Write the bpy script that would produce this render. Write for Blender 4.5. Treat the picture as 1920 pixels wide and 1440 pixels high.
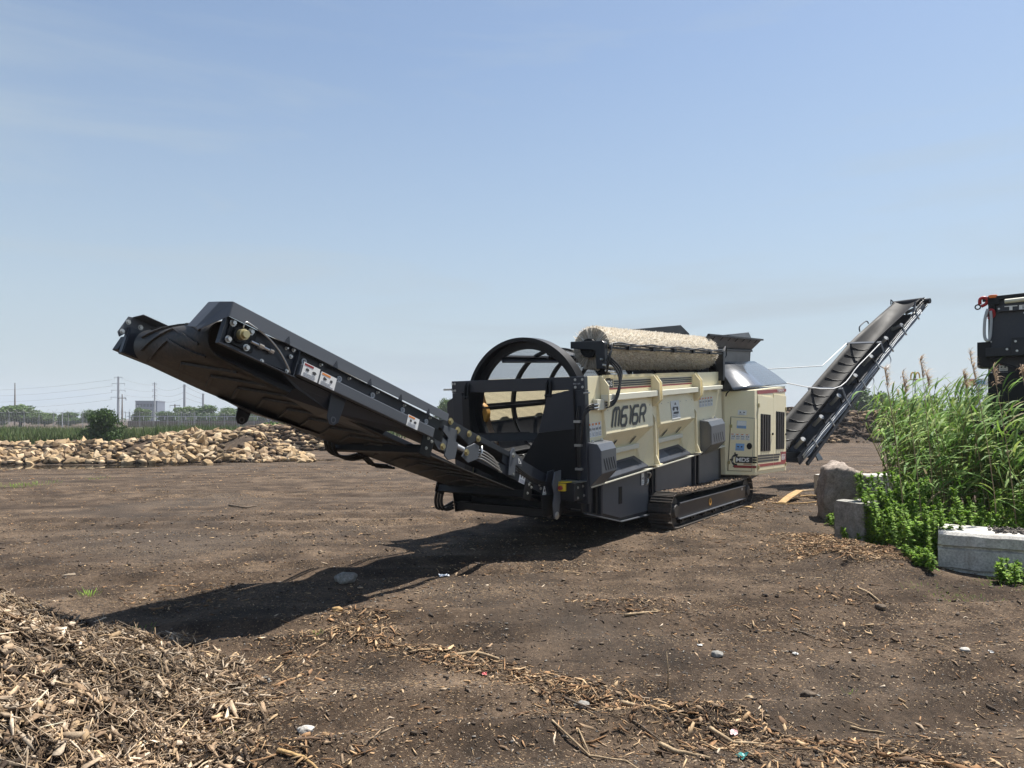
import bpy, bmesh, math, random
import numpy as np
from mathutils import Vector, Matrix, noise as mnoise

for o in list(bpy.data.objects):
    bpy.data.objects.remove(o, do_unlink=True)
SC = bpy.context.scene
COL = SC.collection
R = math.radians

# ---------------------------------------------------------------- camera
EYE = 1.95
cam_d = bpy.data.cameras.new('camera')
cam = bpy.data.objects.new('camera', cam_d)
COL.objects.link(cam)
cam.location = (0, 0, EYE)
cam.rotation_euler = (R(90), 0, 0)
cam_d.sensor_width = 36.0
cam_d.lens = 1332 / 1920 * 36.0
cam_d.shift_y = 65 / 1920
cam_d.clip_start = 0.05
cam_d.clip_end = 6000
SC.camera = cam

# ---------------------------------------------------------------- sky and sun
SUN_AZ, SUN_EL = 50.0, 63.0           # azimuth clockwise from +Y
world = bpy.data.worlds.new('World')
SC.world = world
world.use_nodes = True
wn = world.node_tree.nodes
wl = world.node_tree.links
bg = wn['Background']
sky = wn.new('ShaderNodeTexSky')
sky.sky_type = 'NISHITA'
sky.sun_disc = False
sky.sun_elevation = R(SUN_EL)
sky.sun_rotation = R(SUN_AZ)
sky.altitude = 0
sky.air_density = 1.1
sky.dust_density = .55
sky.ozone_density = 1.2
# summer haze: the sky pales evenly towards the horizon all the way round, with faint high cirrus
wtc = wn.new('ShaderNodeTexCoord')
wsp = wn.new('ShaderNodeSeparateXYZ')
wl.new(wtc.outputs['Generated'], wsp.inputs[0])
wrm = wn.new('ShaderNodeValToRGB')
we = wrm.color_ramp.elements
we[0].position, we[0].color = 0.0, (.93, .93, .93, 1)
we[1].position, we[1].color = .75, (.03, .03, .03, 1)
for p_, v_ in ((.10, .80), (.25, .46), (.45, .15)):
    k_ = we.new(p_)
    k_.color = (v_, v_, v_, 1)
wl.new(wsp.outputs['Z'], wrm.inputs[0])
wmp = wn.new('ShaderNodeMapping')
wmp.inputs['Scale'].default_value = (1.0, 1.6, 8.5)
wmp.inputs['Rotation'].default_value = (0, R(9), R(20))
wl.new(wtc.outputs['Generated'], wmp.inputs[0])
wno = wn.new('ShaderNodeTexNoise')
wno.inputs['Scale'].default_value = 1.5
wno.inputs['Detail'].default_value = 6
wno.inputs['Roughness'].default_value = .55
wno.inputs['Distortion'].default_value = .5
wl.new(wmp.outputs[0], wno.inputs['Vector'])
wr2 = wn.new('ShaderNodeMapRange')
wl.new(wno.outputs[0], wr2.inputs[0])
wr2.inputs[1].default_value = .50
wr2.inputs[2].default_value = .76
wr2.inputs[3].default_value = 0.0
wr2.inputs[4].default_value = .42
wad = wn.new('ShaderNodeMath')
wad.operation = 'ADD'
wad.use_clamp = True
wl.new(wrm.outputs[0], wad.inputs[0])
wl.new(wr2.outputs[0], wad.inputs[1])
wmx = wn.new('ShaderNodeMix')
wmx.data_type = 'RGBA'
wl.new(wad.outputs[0], wmx.inputs[0])
wl.new(sky.outputs[0], wmx.inputs[6])
wmx.inputs[7].default_value = (3.6, 4.25, 4.8, 1)
wl.new(wmx.outputs[2], bg.inputs[0])
bg.inputs[1].default_value = 0.072

sd = bpy.data.lights.new('sun', 'SUN')
sd.energy = 5.0
sd.angle = R(0.53)
sd.color = (1.0, 0.955, 0.88)
sun = bpy.data.objects.new('sun', sd)
COL.objects.link(sun)
sv = Vector((math.sin(R(SUN_AZ)) * math.cos(R(SUN_EL)), math.cos(R(SUN_AZ)) * math.cos(R(SUN_EL)), math.sin(R(SUN_EL))))
sun.rotation_euler = sv.to_track_quat('Z', 'Y').to_euler()
sun.location = sv * 60

vs = SC.view_settings
vs.view_transform = 'Standard'
vs.look = 'None'
vs.exposure = 0.95
vs.gamma = 1.0
vs.use_curve_mapping = False
try:
    SC.cycles.max_bounces = 6
    SC.cycles.diffuse_bounces = 3
    SC.cycles.glossy_bounces = 3
    SC.cycles.transmission_bounces = 3
    SC.cycles.volume_bounces = 0
    SC.cycles.transparent_max_bounces = 8
except Exception:
    pass

# ---------------------------------------------------------------- helpers
rng = np.random.default_rng(7)
random.seed(11)


def at_ground(px, py, z=0.0):
    """photo position -> point on the level plane z (used to survey the site)"""
    d = (EYE - z) * 1332 / (py - 785)
    return Vector(((px - 960) / 1332 * d, d, z))


def at_dist(px, py, d):
    return Vector(((px - 960) / 1332 * d, d, EYE - (py - 785) / 1332 * d))


def tag(o, label=None, cat=None, group=None, kind=None):
    if label:
        o['label'] = label
    if cat:
        o['category'] = cat
    if group:
        o['group'] = group
    if kind:
        o['kind'] = kind
    return o


def empty(name, loc=(0, 0, 0), rz=0.0):
    o = bpy.data.objects.new(name, None)
    o.location = loc
    o.rotation_euler = (0, 0, rz)
    o.empty_display_size = 0.3
    COL.objects.link(o)
    return o


def link_mesh(name, me, parent=None, loc=None, rot=None, scale=None):
    o = bpy.data.objects.new(name, me)
    if parent:
        o.parent = parent
    if loc is not None:
        o.location = loc
    if rot is not None:
        o.rotation_euler = rot
    if scale is not None:
        o.scale = scale
    COL.objects.link(o)
    return o


class MB:
    """collects shapes for ONE mesh object"""

    def __init__(s, tf=None):
        s.v, s.f, s.mi = [], [], []
        s.cur = 0
        s.tf = tf

    def add(s, verts, faces):
        b = len(s.v)
        for p in verts:
            p = Vector(p)
            s.v.append(s.tf(p) if s.tf else p)
        for f in faces:
            s.f.append([b + i for i in f])
            s.mi.append(s.cur)
        return s

    def box(s, a, b):
        x0, y0, z0 = a
        x1, y1, z1 = b
        return s.add([(x0, y0, z0), (x1, y0, z0), (x1, y1, z0), (x0, y1, z0), (x0, y0, z1), (x1, y0, z1), (x1, y1, z1), (x0, y1, z1)],
                     [(0, 3, 2, 1), (4, 5, 6, 7), (0, 1, 5, 4), (1, 2, 6, 5), (2, 3, 7, 6), (3, 0, 4, 7)])

    def prism(s, pts, vec):
        n = len(pts)
        vec = Vector(vec)
        P = [Vector(p) for p in pts]
        return s.add(P + [p + vec for p in P],
                     [tuple(range(n))[::-1], tuple(range(n, 2 * n))] + [(i, (i + 1) % n, n + (i + 1) % n, n + i) for i in range(n)])

    def plate(s, pts, t):
        P = [Vector(p) for p in pts]
        nr = Vector((0, 0, 0))
        for i in range(len(P)):
            nr += (P[i] - P[0]).cross(P[(i + 1) % len(P)] - P[0])
        nr.normalize()
        return s.prism([p - nr * t / 2 for p in P], nr * t)

    def beam(s, p0, p1, w, h, up=(0, 0, 1)):
        p0, p1 = Vector(p0), Vector(p1)
        d = (p1 - p0).normalized()
        sx = d.cross(Vector(up)).normalized() * (w / 2)
        uz = sx.cross(d).normalized() * (h / 2)
        return s.prism([p0 - sx - uz, p0 + sx - uz, p0 + sx + uz, p0 - sx + uz], p1 - p0)

    def cyl(s, p0, p1, r0, r1=None, n=12, caps=True):
        r1 = r0 if r1 is None else r1
        p0, p1 = Vector(p0), Vector(p1)
        d = (p1 - p0).normalized()
        u = d.orthogonal().normalized()
        w = d.cross(u)
        vs_ = []
        for p, r in ((p0, r0), (p1, r1)):
            for i in range(n):
                a = 2 * math.pi * i / n
                vs_.append(p + (u * math.cos(a) + w * math.sin(a)) * r)
        fs = [(i, (i + 1) % n, n + (i + 1) % n, n + i) for i in range(n)]
        if caps:
            fs += [tuple(range(n))[::-1], tuple(range(n, 2 * n))]
        return s.add(vs_, fs)

    def tube(s, path, r, n=6):
        P = [Vector(p) for p in path]
        if 4 <= len(P) <= 9 and not isinstance(r, (list, tuple)):
            Q_ = []
            for i in range(len(P) - 1):
                a, b, c, d = P[max(i - 1, 0)], P[i], P[i + 1], P[min(i + 2, len(P) - 1)]
                for k in range(5):
                    t = k / 5
                    Q_.append(.5 * (2 * b + (c - a) * t + (2 * a - 5 * b + 4 * c - d) * t * t + (3 * b - a - 3 * c + d) * t ** 3))
            P = Q_ + [P[-1]]
        m = len(P)
        rs = r if isinstance(r, (list, tuple)) else [r] * m
        vs_, fs = [], []
        pu = None
        for i in range(m):
            d = (P[min(i + 1, m - 1)] - P[max(i - 1, 0)]).normalized()
            if pu is None:
                u = d.orthogonal().normalized()
            else:
                u = pu - d * pu.dot(d)
                u = u.normalized() if u.length > 1e-6 else d.orthogonal().normalized()
            pu = u
            w = d.cross(u)
            for k in range(n):
                a = 2 * math.pi * k / n
                vs_.append(P[i] + (u * math.cos(a) + w * math.sin(a)) * rs[i])
        for i in range(m - 1):
            for k in range(n):
                fs.append((i * n + k, i * n + (k + 1) % n, (i + 1) * n + (k + 1) % n, (i + 1) * n + k))
        fs += [tuple(range(n))[::-1], tuple(range((m - 1) * n, m * n))]
        return s.add(vs_, fs)

    def ring(s, c, ax, ro, ri, t, n=48, a0=0.0, a1=2 * math.pi):
        """flat annulus of thickness t centred on c"""
        c, ax = Vector(c), Vector(ax).normalized()
        u = Vector((0, 1, 0)) if abs(ax.y) < .5 else Vector((0, 0, 1))
        u = (u - ax * u.dot(ax)).normalized()
        w = ax.cross(u)
        full = abs(a1 - a0 - 2 * math.pi) < 1e-6
        m = n if full else n + 1
        vs_, fs = [], []
        for i in range(m):
            a = a0 + (a1 - a0) * i / n
            e = u * math.cos(a) + w * math.sin(a)
            vs_ += [c + e * ro - ax * t / 2, c + e * ro + ax * t / 2, c + e * ri + ax * t / 2, c + e * ri - ax * t / 2]
        for i in range(n):
            j = (i + 1) % m
            for k in range(4):
                fs.append((4 * i + k, 4 * j + k, 4 * j + (k + 1) % 4, 4 * i + (k + 1) % 4))
        if not full:
            fs += [(0, 1, 2, 3), (4 * n + 3, 4 * n + 2, 4 * n + 1, 4 * n)]
        return s.add(vs_, fs)

    def mesh(s, name, mats, smooth=False, recalc=True):
        me = bpy.data.meshes.new(name)
        me.from_pydata([tuple(p) for p in s.v], [], s.f)
        mats = mats if isinstance(mats, (list, tuple)) else [mats]
        for m in mats:
            me.materials.append(m)
        me.polygons.foreach_set('material_index', s.mi)
        if recalc:
            bm = bmesh.new()
            bm.from_mesh(me)
            bmesh.ops.recalc_face_normals(bm, faces=bm.faces)
            bm.to_mesh(me)
            bm.free()
        if smooth:
            me.polygons.foreach_set('use_smooth', [True] * len(me.polygons))
        me.update()
        return me

    def build(s, name, mats, parent=None, bevel=0.0, smooth=False, recalc=True, auto=0):
        me = s.mesh(name, mats, smooth, recalc)
        o = link_mesh(name, me, parent)
        if auto:
            try:
                me.set_sharp_from_angle(angle=R(auto))
            except Exception:
                pass
        if bevel > 0:
            b = o.modifiers.new('bevel', 'BEVEL')
            b.width = bevel
            b.segments = 2
            b.limit_method = 'ANGLE'
            b.angle_limit = R(40)
            b.harden_normals = False
        return o


def raw_mesh(name, V, F, mats, cols=None, smooth=False):
    """numpy verts (n,3) and faces (m,k) -> mesh, optional per-vertex colour"""
    me = bpy.data.meshes.new(name)
    V = np.asarray(V, np.float32)
    F = np.asarray(F, np.int32)
    k = F.shape[1]
    me.vertices.add(len(V))
    me.vertices.foreach_set('co', V.ravel())
    me.loops.add(F.size)
    me.loops.foreach_set('vertex_index', F.ravel())
    me.polygons.add(len(F))
    me.polygons.foreach_set('loop_start', np.arange(0, F.size, k, dtype=np.int32))
    me.polygons.foreach_set('loop_total', np.full(len(F), k, np.int32))
    if smooth:
        me.polygons.foreach_set('use_smooth', np.ones(len(F), bool))
    me.update(calc_edges=True)
    for m in (mats if isinstance(mats, (list, tuple)) else [mats]):
        me.materials.append(m)
    if cols is not None:
        ca = me.color_attributes.new('tint', 'FLOAT_COLOR', 'POINT')
        c4 = np.ones((len(V), 4), np.float32)
        c4[:, :3] = cols
        ca.data.foreach_set('color', c4.ravel())
    return me


# ---- fast value noise for terrain
_tab = rng.random((256, 256))


def vnoise(x, y):
    xi, yi = np.floor(x).astype(int), np.floor(y).astype(int)
    fx, fy = x - xi, y - yi
    fx, fy = fx * fx * (3 - 2 * fx), fy * fy * (3 - 2 * fy)
    a = _tab[xi & 255, yi & 255]
    b = _tab[(xi + 1) & 255, yi & 255]
    c = _tab[xi & 255, (yi + 1) & 255]
    d = _tab[(xi + 1) & 255, (yi + 1) & 255]
    return (a * (1 - fx) + b * fx) * (1 - fy) + (c * (1 - fx) + d * fx) * fy


def fbm(x, y, o=4):
    s, a, t = 0, .5, 0
    for i in range(o):
        s = s + a * vnoise(x * 2 ** i + 17.3 * i, y * 2 ** i - 9.1 * i)
        t += a
        a *= .5
    return s / t - .5


def smooth01(t):
    t = np.clip(t, 0, 1)
    return t * t * (3 - 2 * t)


# ---------------------------------------------------------------- materials
def new_mat(name):
    m = bpy.data.materials.new(name)
    m.use_nodes = True
    nt = m.node_tree
    return m, nt.nodes, nt.links, nt.nodes['Principled BSDF']


def ramp(nd, pts):
    r = nd.new('ShaderNodeValToRGB')
    e = r.color_ramp.elements
    e[0].position, e[0].color = pts[0][0], (*pts[0][1], 1)
    e[1].position, e[1].color = pts[1][0], (*pts[1][1], 1)
    for p, c in pts[2:]:
        k = e.new(p)
        k.color = (*c, 1)
    return r


def tex_noise(nd, ln, scale, detail=4, coord='Object', rough=.55, vec=None):
    n = nd.new('ShaderNodeTexNoise')
    n.inputs['Scale'].default_value = scale
    n.inputs['Detail'].default_value = detail
    n.inputs['Roughness'].default_value = rough
    if vec is None:
        tc = nd.new('ShaderNodeTexCoord')
        vec = tc.outputs[coord]
    ln.new(vec, n.inputs['Vector'])
    return n


def bump(nd, ln, src, bs, strength, dist):
    b = nd.new('ShaderNodeBump')
    b.inputs['Strength'].default_value = strength
    b.inputs['Distance'].default_value = dist
    ln.new(src, b.inputs['Height'])
    ln.new(b.outputs[0], bs.inputs['Normal'])
    return b


def mixc(nd, ln, fac, a, b, blend='MIX'):
    m = nd.new('ShaderNodeMix')
    m.data_type = 'RGBA'
    m.blend_type = blend
    if hasattr(fac, 'is_linked') or hasattr(fac, 'node'):
        ln.new(fac, m.inputs[0])
    else:
        m.inputs[0].default_value = fac
    for i, q in ((6, a), (7, b)):
        if isinstance(q, (tuple, list)):
            m.inputs[i].default_value = (*q, 1)
        else:
            ln.new(q, m.inputs[i])
    return m.outputs[2]


def paint(name, col, rough=.4, dust=(.16, .13, .10), dust_amt=.35, metal=0.0, bumpy=.0, spec=.5, coat=0.0):
    m, nd, ln, bs = new_mat(name)
    n1 = tex_noise(nd, ln, 2.3, 6)
    n2 = tex_noise(nd, ln, 26, 5)
    mu = nd.new('ShaderNodeMath')
    mu.operation = 'MULTIPLY'
    ln.new(n1.outputs[0], mu.inputs[0])
    ln.new(n2.outputs[0], mu.inputs[1])
    r = ramp(nd, [(.22, (0, 0, 0)), (.52, (1, 1, 1))])
    ln.new(mu.outputs[0], r.inputs[0])
    m2 = nd.new('ShaderNodeMath')
    m2.operation = 'MULTIPLY'
    ln.new(r.outputs[0], m2.inputs[0])
    m2.inputs[1].default_value = dust_amt
    c = mixc(nd, ln, m2.outputs[0], col, dust)
    ln.new(c, bs.inputs['Base Color'])
    rr = nd.new('ShaderNodeMapRange')
    ln.new(n1.outputs[0], rr.inputs[0])
    rr.inputs[3].default_value = max(0.05, rough - .08)
    rr.inputs[4].default_value = min(1, rough + .14)
    ln.new(rr.outputs[0], bs.inputs['Roughness'])
    bs.inputs['Metallic'].default_value = metal
    bs.inputs['Specular IOR Level'].default_value = spec
    if coat:
        bs.inputs['Coat Weight'].default_value = coat
        bs.inputs['Coat Roughness'].default_value = .12
    if bumpy:
        bump(nd, ln, n2.outputs[0], bs, bumpy, .01)
    return m


def tinted(name, rough=.8, bumpy=.0, scale=60, transl=0.0, gain=1.0, spec=.3):
    """colour comes from the piece's own tint"""
    m, nd, ln, bs = new_mat(name)
    a = nd.new('ShaderNodeAttribute')
    a.attribute_name = 'tint'
    n = tex_noise(nd, ln, scale, 4)
    r = ramp(nd, [(.25, (.62 * gain,) * 3), (.75, (1.3 * gain,) * 3)])
    ln.new(n.outputs[0], r.inputs[0])
    c = mixc(nd, ln, 1.0, a.outputs['Color'], r.outputs[0], 'MULTIPLY')
    ln.new(c, bs.inputs['Base Color'])
    bs.inputs['Roughness'].default_value = rough
    bs.inputs['Specular IOR Level'].default_value = spec
    if bumpy:
        bump(nd, ln, n.outputs[0], bs, bumpy, .01)
    if transl:
        out = nd['Material Output']
        tr = nd.new('ShaderNodeBsdfTranslucent')
        ln.new(c, tr.inputs[0])
        mx = nd.new('ShaderNodeMixShader')
        mx.inputs[0].default_value = transl
        ln.new(bs.outputs[0], mx.inputs[1])
        ln.new(tr.outputs[0], mx.inputs[2])
        ln.new(mx.outputs[0], out.inputs[0])
    return m


M = {}
M['dark'] = paint('dark_grey_paint', (.028, .032, .041), .32, dust_amt=.05, spec=.42)
M['darker'] = paint('charcoal_paint', (.015, .017, .021), .36, dust_amt=.05, spec=.35)
M['grey'] = paint('mid_grey_paint', (.090, .098, .112), .34, dust_amt=.05)
M['black'] = paint('black_steel', (.0075, .008, .0095), .42, dust_amt=.04, spec=.28)
M['rubber'] = paint('belt_rubber', (.016, .0155, .015), .55, dust=(.13, .10, .075), dust_amt=.6, bumpy=.15)
M['rubber_shine'] = paint('worn_belt_rubber', (.014, .014, .015), .6, dust=(.05, .045, .04), dust_amt=.4, spec=.18)
M['hose'] = paint('hose_rubber', (.012, .012, .012), .38, dust_amt=.1)
M['cream'] = paint('cream_paint', (.88, .785, .53), .34, dust=(.55, .46, .3), dust_amt=.16)
M['creamrail'] = paint('pale_grey_cream_paint', (.72, .69, .56), .36, dust_amt=.08)
M['steel'] = paint('zinc_steel', (.55, .55, .53), .32, dust_amt=.12, metal=.85)
M['brass'] = paint('plated_bolt', (.50, .43, .24), .35, dust_amt=.2, metal=.8)
M['tracksteel'] = paint('track_steel', (.035, .031, .028), .55, dust=(.13, .095, .065), dust_amt=.75, bumpy=.25)
M['white'] = paint('label_white', (.78, .78, .76), .5, dust_amt=.12)
M['print'] = paint('label_print', (.05, .05, .055), .5, dust_amt=.1)
M['printgrey'] = paint('label_print_grey', (.32, .34, .37), .5, dust_amt=.1)
M['lblblue'] = paint('label_blue', (.22, .42, .72), .45, dust_amt=.1)
M['orange'] = paint('label_orange', (.75, .26, .05), .5, dust_amt=.1)
M['red'] = paint('stripe_red', (.30, .035, .035), .38, dust_amt=.12)
M['stripe'] = paint('stripe_black', (.03, .028, .027), .4, dust_amt=.15)
M['yellow'] = paint('safety_yellow', (.78, .56, .04), .42, dust_amt=.15)
M['roller'] = paint('idler_orange', (.62, .32, .06), .45, dust_amt=.25)
M['idler'] = paint('idler_end_grey', (.42, .43, .43), .4, dust_amt=.2)
M['hood'] = paint('hood_grey_gloss', (.10, .108, .12), .16, dust_amt=.1, coat=.6)
M['galv'] = paint('galvanised_steel', (.42, .44, .46), .5, dust_amt=.15, metal=.35)
M['beacon'] = paint('beacon_orange', (.85, .19, .02), .25, dust_amt=.05)
M['conered'] = paint('cone_orange', (.72, .13, .03), .5, dust_amt=.3)


def concrete(name, c0, c1, scale=5, stain=0.0):
    m, nd, ln, bs = new_mat(name)
    n = tex_noise(nd, ln, scale, 8, rough=.65)
    n2 = tex_noise(nd, ln, 38, 6, rough=.7)
    r = ramp(nd, [(.3, c0), (.66, c1)])
    ln.new(n.outputs[0], r.inputs[0])
    r2 = ramp(nd, [(.35, (.6, .6, .6)), (.6, (1.05, 1.05, 1.05))])
    ln.new(n2.outputs[0], r2.inputs[0])
    cc = mixc(nd, ln, 1, r.outputs[0], r2.outputs[0], 'MULTIPLY')
    if stain:
        tcs = nd.new('ShaderNodeTexCoord')
        mps = nd.new('ShaderNodeMapping')
        mps.inputs['Scale'].default_value = (3.2, 3.2, .7)
        ln.new(tcs.outputs['Object'], mps.inputs[0])
        n3 = tex_noise(nd, ln, 2.0, 7, vec=mps.outputs[0], rough=.7)
        r4 = ramp(nd, [(.50, (0, 0, 0)), (.70, (1, 1, 1))])
        ln.new(n3.outputs[0], r4.inputs[0])
        ms = nd.new('ShaderNodeMath')
        ms.operation = 'MULTIPLY'
        ln.new(r4.outputs[0], ms.inputs[0])
        ms.inputs[1].default_value = stain
        cc = mixc(nd, ln, ms.outputs[0], cc, (.20, .155, .11))
    ln.new(cc, bs.inputs['Base Color'])
    bs.inputs['Roughness'].default_value = .9
    bump(nd, ln, n2.outputs[0], bs, .6, .012)
    return m


M['conc_white'] = concrete('pale_concrete', (.40, .38, .345), (.62, .60, .55), stain=.6)
M['conc_grey'] = concrete('weathered_concrete', (.17, .165, .15), (.36, .35, .32), stain=.5)
M['granite'] = concrete('brown_granite', (.20, .158, .13), (.42, .35, .30), 7)
M['stone'] = tinted('pile_stone', .85, .4, 9)
M['chip'] = tinted('wood_chip', .82, .2, 70)
M['clod'] = tinted('compost_clod', .9, .5, 14)
M['leaf'] = tinted('leaf_green', .62, 0, 30, transl=.36, spec=.22)
M['treeleaf'] = tinted('tree_leaf', .6, 0, 3, transl=.2, spec=.25)
M['grassm'] = tinted('grass_blade', .6, 0, 20, transl=.25, spec=.25)
M['bark'] = concrete('bark', (.05, .038, .028), (.13, .10, .075), 12)
M['wood'] = concrete('weathered_wood', (.22, .15, .085), (.48, .36, .22), 14)
M['wood_pale'] = concrete('split_wood', (.30, .18, .075), (.50, .33, .145), 10)
M['wood_dark'] = concrete('wet_bark_wood', (.06, .045, .033), (.17, .125, .085), 14)
M['pole'] = paint('pole_grey', (.40, .42, .44), .6, dust_amt=.1)
M['poledark'] = paint('pole_wood', (.16, .12, .09), .8, dust_amt=.2)
M['bluebuild'] = paint('far_wall_blue', (.13, .15, .20), .5, dust_amt=.05)
M['bluewin'] = paint('far_window', (.06, .07, .10), .15, dust_amt=0)
M['brickm'] = paint('far_brick', (.30, .12, .08), .8, dust_amt=.1)
M['fence'] = paint('fence_wire', (.34, .35, .35), .6, dust_amt=.1)


def screen_mat():
    m, nd, ln, bs = new_mat('perforated_screen')
    uv = nd.new('ShaderNodeUVMap')
    sp = nd.new('ShaderNodeSeparateXYZ')
    ln.new(uv.outputs[0], sp.inputs[0])
    outs = []
    for k, ax in ((0, 'X'), (1, 'Y')):
        mu = nd.new('ShaderNodeMath')
        mu.operation = 'MULTIPLY'
        ln.new(sp.outputs[ax], mu.inputs[0])
        mu.inputs[1].default_value = 2 * math.pi / .021
        si = nd.new('ShaderNodeMath')
        si.operation = 'SINE'
        ln.new(mu.outputs[0], si.inputs[0])
        outs.append(si)
    pr = nd.new('ShaderNodeMath')
    pr.operation = 'ADD'
    ln.new(outs[0].outputs[0], pr.inputs[0])
    ln.new(outs[1].outputs[0], pr.inputs[1])
    gt = nd.new('ShaderNodeMath')
    gt.operation = 'GREATER_THAN'
    ln.new(pr.outputs[0], gt.inputs[0])
    gt.inputs[1].default_value = -.10
    bs.inputs['Base Color'].default_value = (.03, .03, .031, 1)
    bs.inputs['Roughness'].default_value = .5
    bs.inputs['Metallic'].default_value = .4
    inv = nd.new('ShaderNodeMath')
    inv.operation = 'SUBTRACT'
    inv.inputs[0].default_value = 1
    ln.new(gt.outputs[0], inv.inputs[1])
    ln.new(inv.outputs[0], bs.inputs['Alpha'])
    return m


M['screen'] = screen_mat()


def brush_mat():
    m, nd, ln, bs = new_mat('brush_bristle')
    a = nd.new('ShaderNodeAttribute')
    a.attribute_name = 'tint'
    ln.new(a.outputs['Color'], bs.inputs['Base Color'])
    bs.inputs['Roughness'].default_value = .7
    tr = nd.new('ShaderNodeBsdfTranslucent')
    ln.new(a.outputs['Color'], tr.inputs[0])
    mx = nd.new('ShaderNodeMixShader')
    mx.inputs[0].default_value = .4
    ln.new(bs.outputs[0], mx.inputs[1])
    ln.new(tr.outputs[0], mx.inputs[2])
    ln.new(mx.outputs[0], nd['Material Output'].inputs[0])
    return m


M['bristle'] = brush_mat()


def ground_mat():
    m, nd, ln, bs = new_mat('soil')
    geo = nd.new('ShaderNodeNewGeometry')
    P = geo.outputs['Position']
    big = tex_noise(nd, ln, .22, 5, vec=P)
    mid = tex_noise(nd, ln, 1.3, 6, vec=P, rough=.62)
    fine = tex_noise(nd, ln, 22, 6, vec=P, rough=.7)
    grit = tex_noise(nd, ln, 120, 3, vec=P, rough=.7)
    # wheel streaks: stretched noise running across the yard
    mp = nd.new('ShaderNodeMapping')
    mp.inputs['Rotation'].default_value = (0, 0, R(-12))
    mp.inputs['Scale'].default_value = (.22, 1.0, 1)
    ln.new(P, mp.inputs['Vector'])
    streak = tex_noise(nd, ln, 1.1, 6, vec=mp.outputs[0], rough=.6)
    r1 = ramp(nd, [(.30, (.022, .0150, .0102)), (.48, (.060, .0415, .0285)), (.66, (.122, .088, .062))])
    ln.new(mid.outputs[0], r1.inputs[0])
    r2 = ramp(nd, [(.34, (.74, .73, .72)), (.64, (1.18, 1.17, 1.15))])
    ln.new(streak.outputs[0], r2.inputs[0])
    c = mixc(nd, ln, 1, r1.outputs[0], r2.outputs[0], 'MULTIPLY')
    r3 = ramp(nd, [(.32, (.50, .49, .48)), (.68, (1.52, 1.5, 1.46))])
    ln.new(fine.outputs[0], r3.inputs[0])
    c = mixc(nd, ln, 1, c, r3.outputs[0], 'MULTIPLY')
    # greyer gravelly patches
    rb = ramp(nd, [(.50, (0, 0, 0)), (.62, (1, 1, 1))])
    ln.new(big.outputs[0], rb.inputs[0])
    mg = nd.new('ShaderNodeMath')
    mg.operation = 'MULTIPLY'
    ln.new(rb.outputs[0], mg.inputs[0])
    mg.inputs[1].default_value = .55
    c = mixc(nd, ln, mg.outputs[0], c, (.070, .056, .045))
    # tiny flecks of pale wood and stone
    for sc, th, cl in ((55, .16, (.30, .215, .13)), (90, .15, (.22, .18, .14)), (24, .10, (.25, .165, .09)), (38, .13, (.03, .022, .016)), (12, .075, (.24, .165, .10)), (7, .05, (.20, .15, .105)), (9, .09, (.034, .024, .017))):
        vo = nd.new('ShaderNodeTexVoronoi')
        vo.inputs['Scale'].default_value = sc
        mpp = nd.new('ShaderNodeMapping')
        mpp.inputs['Scale'].default_value = (.6, 1.2, .6)
        mpp.inputs['Rotation'].default_value = (0, 0, R(sc * 7))
        ln.new(P, mpp.inputs[0])
        ln.new(mpp.outputs[0], vo.inputs['Vector'])
        lt = nd.new('ShaderNodeMath')
        lt.operation = 'LESS_THAN'
        ln.new(vo.outputs['Distance'], lt.inputs[0])
        th_n = nd.new('ShaderNodeMapRange')
        ln.new(streak.outputs[0], th_n.inputs[0])
        th_n.inputs[1].default_value = .35
        th_n.inputs[2].default_value = .7
        th_n.inputs[3].default_value = th * .5
        th_n.inputs[4].default_value = th * 2.3
        ln.new(th_n.outputs[0], lt.inputs[1])
        vr = nd.new('ShaderNodeSeparateColor')
        ln.new(vo.outputs['Color'], vr.inputs[0])
        pick = nd.new('ShaderNodeMath')
        pick.operation = 'GREATER_THAN'
        ln.new(vr.outputs[0], pick.inputs[0])
        pick.inputs[1].default_value = .45
        an = nd.new('ShaderNodeMath')
        an.operation = 'MULTIPLY'
        ln.new(lt.outputs[0], an.inputs[0])
        ln.new(pick.outputs[0], an.inputs[1])
        c = mixc(nd, ln, an.outputs[0], c, cl)
    ln.new(c, bs.inputs['Base Color'])
    bs.inputs['Roughness'].default_value = .95
    bs.inputs['Specular IOR Level'].default_value = .2
    ad = nd.new('ShaderNodeMath')
    ad.operation = 'ADD'
    ln.new(fine.outputs[0], ad.inputs[0])
    ln.new(grit.outputs[0], ad.inputs[1])
    bump(nd, ln, ad.outputs[0], bs, .8, .02)
    return m


M['soil'] = ground_mat()


def water_mat():
    m, nd, ln, bs = new_mat('puddle_water')
    bs.inputs['Base Color'].default_value = (.035, .028, .02, 1)
    bs.inputs['Roughness'].default_value = .04
    n = tex_noise(nd, ln, 3, 3)
    bump(nd, ln, n.outputs[0], bs, .03, .01)
    return m


M['water'] = water_mat()

# ================================================================ ground
MO = Vector((.172, 11.20, 0))                 # screener: front axle line of its body on the ground
MYAW = R(34.3)
MA = Vector((math.sin(MYAW), math.cos(MYAW), 0))
MN = Vector((math.cos(MYAW), -math.sin(MYAW), 0))
PUD = [(-20.5, 29.0, 6.0, 1.3), (-14.6, 30.3, 3.2, .5), (-8.5, 33.8, 3.4, .55)]
PILE_C, PILE_R, PILE_H = (-4.52, 3.66), 2.75, 1.84


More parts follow.
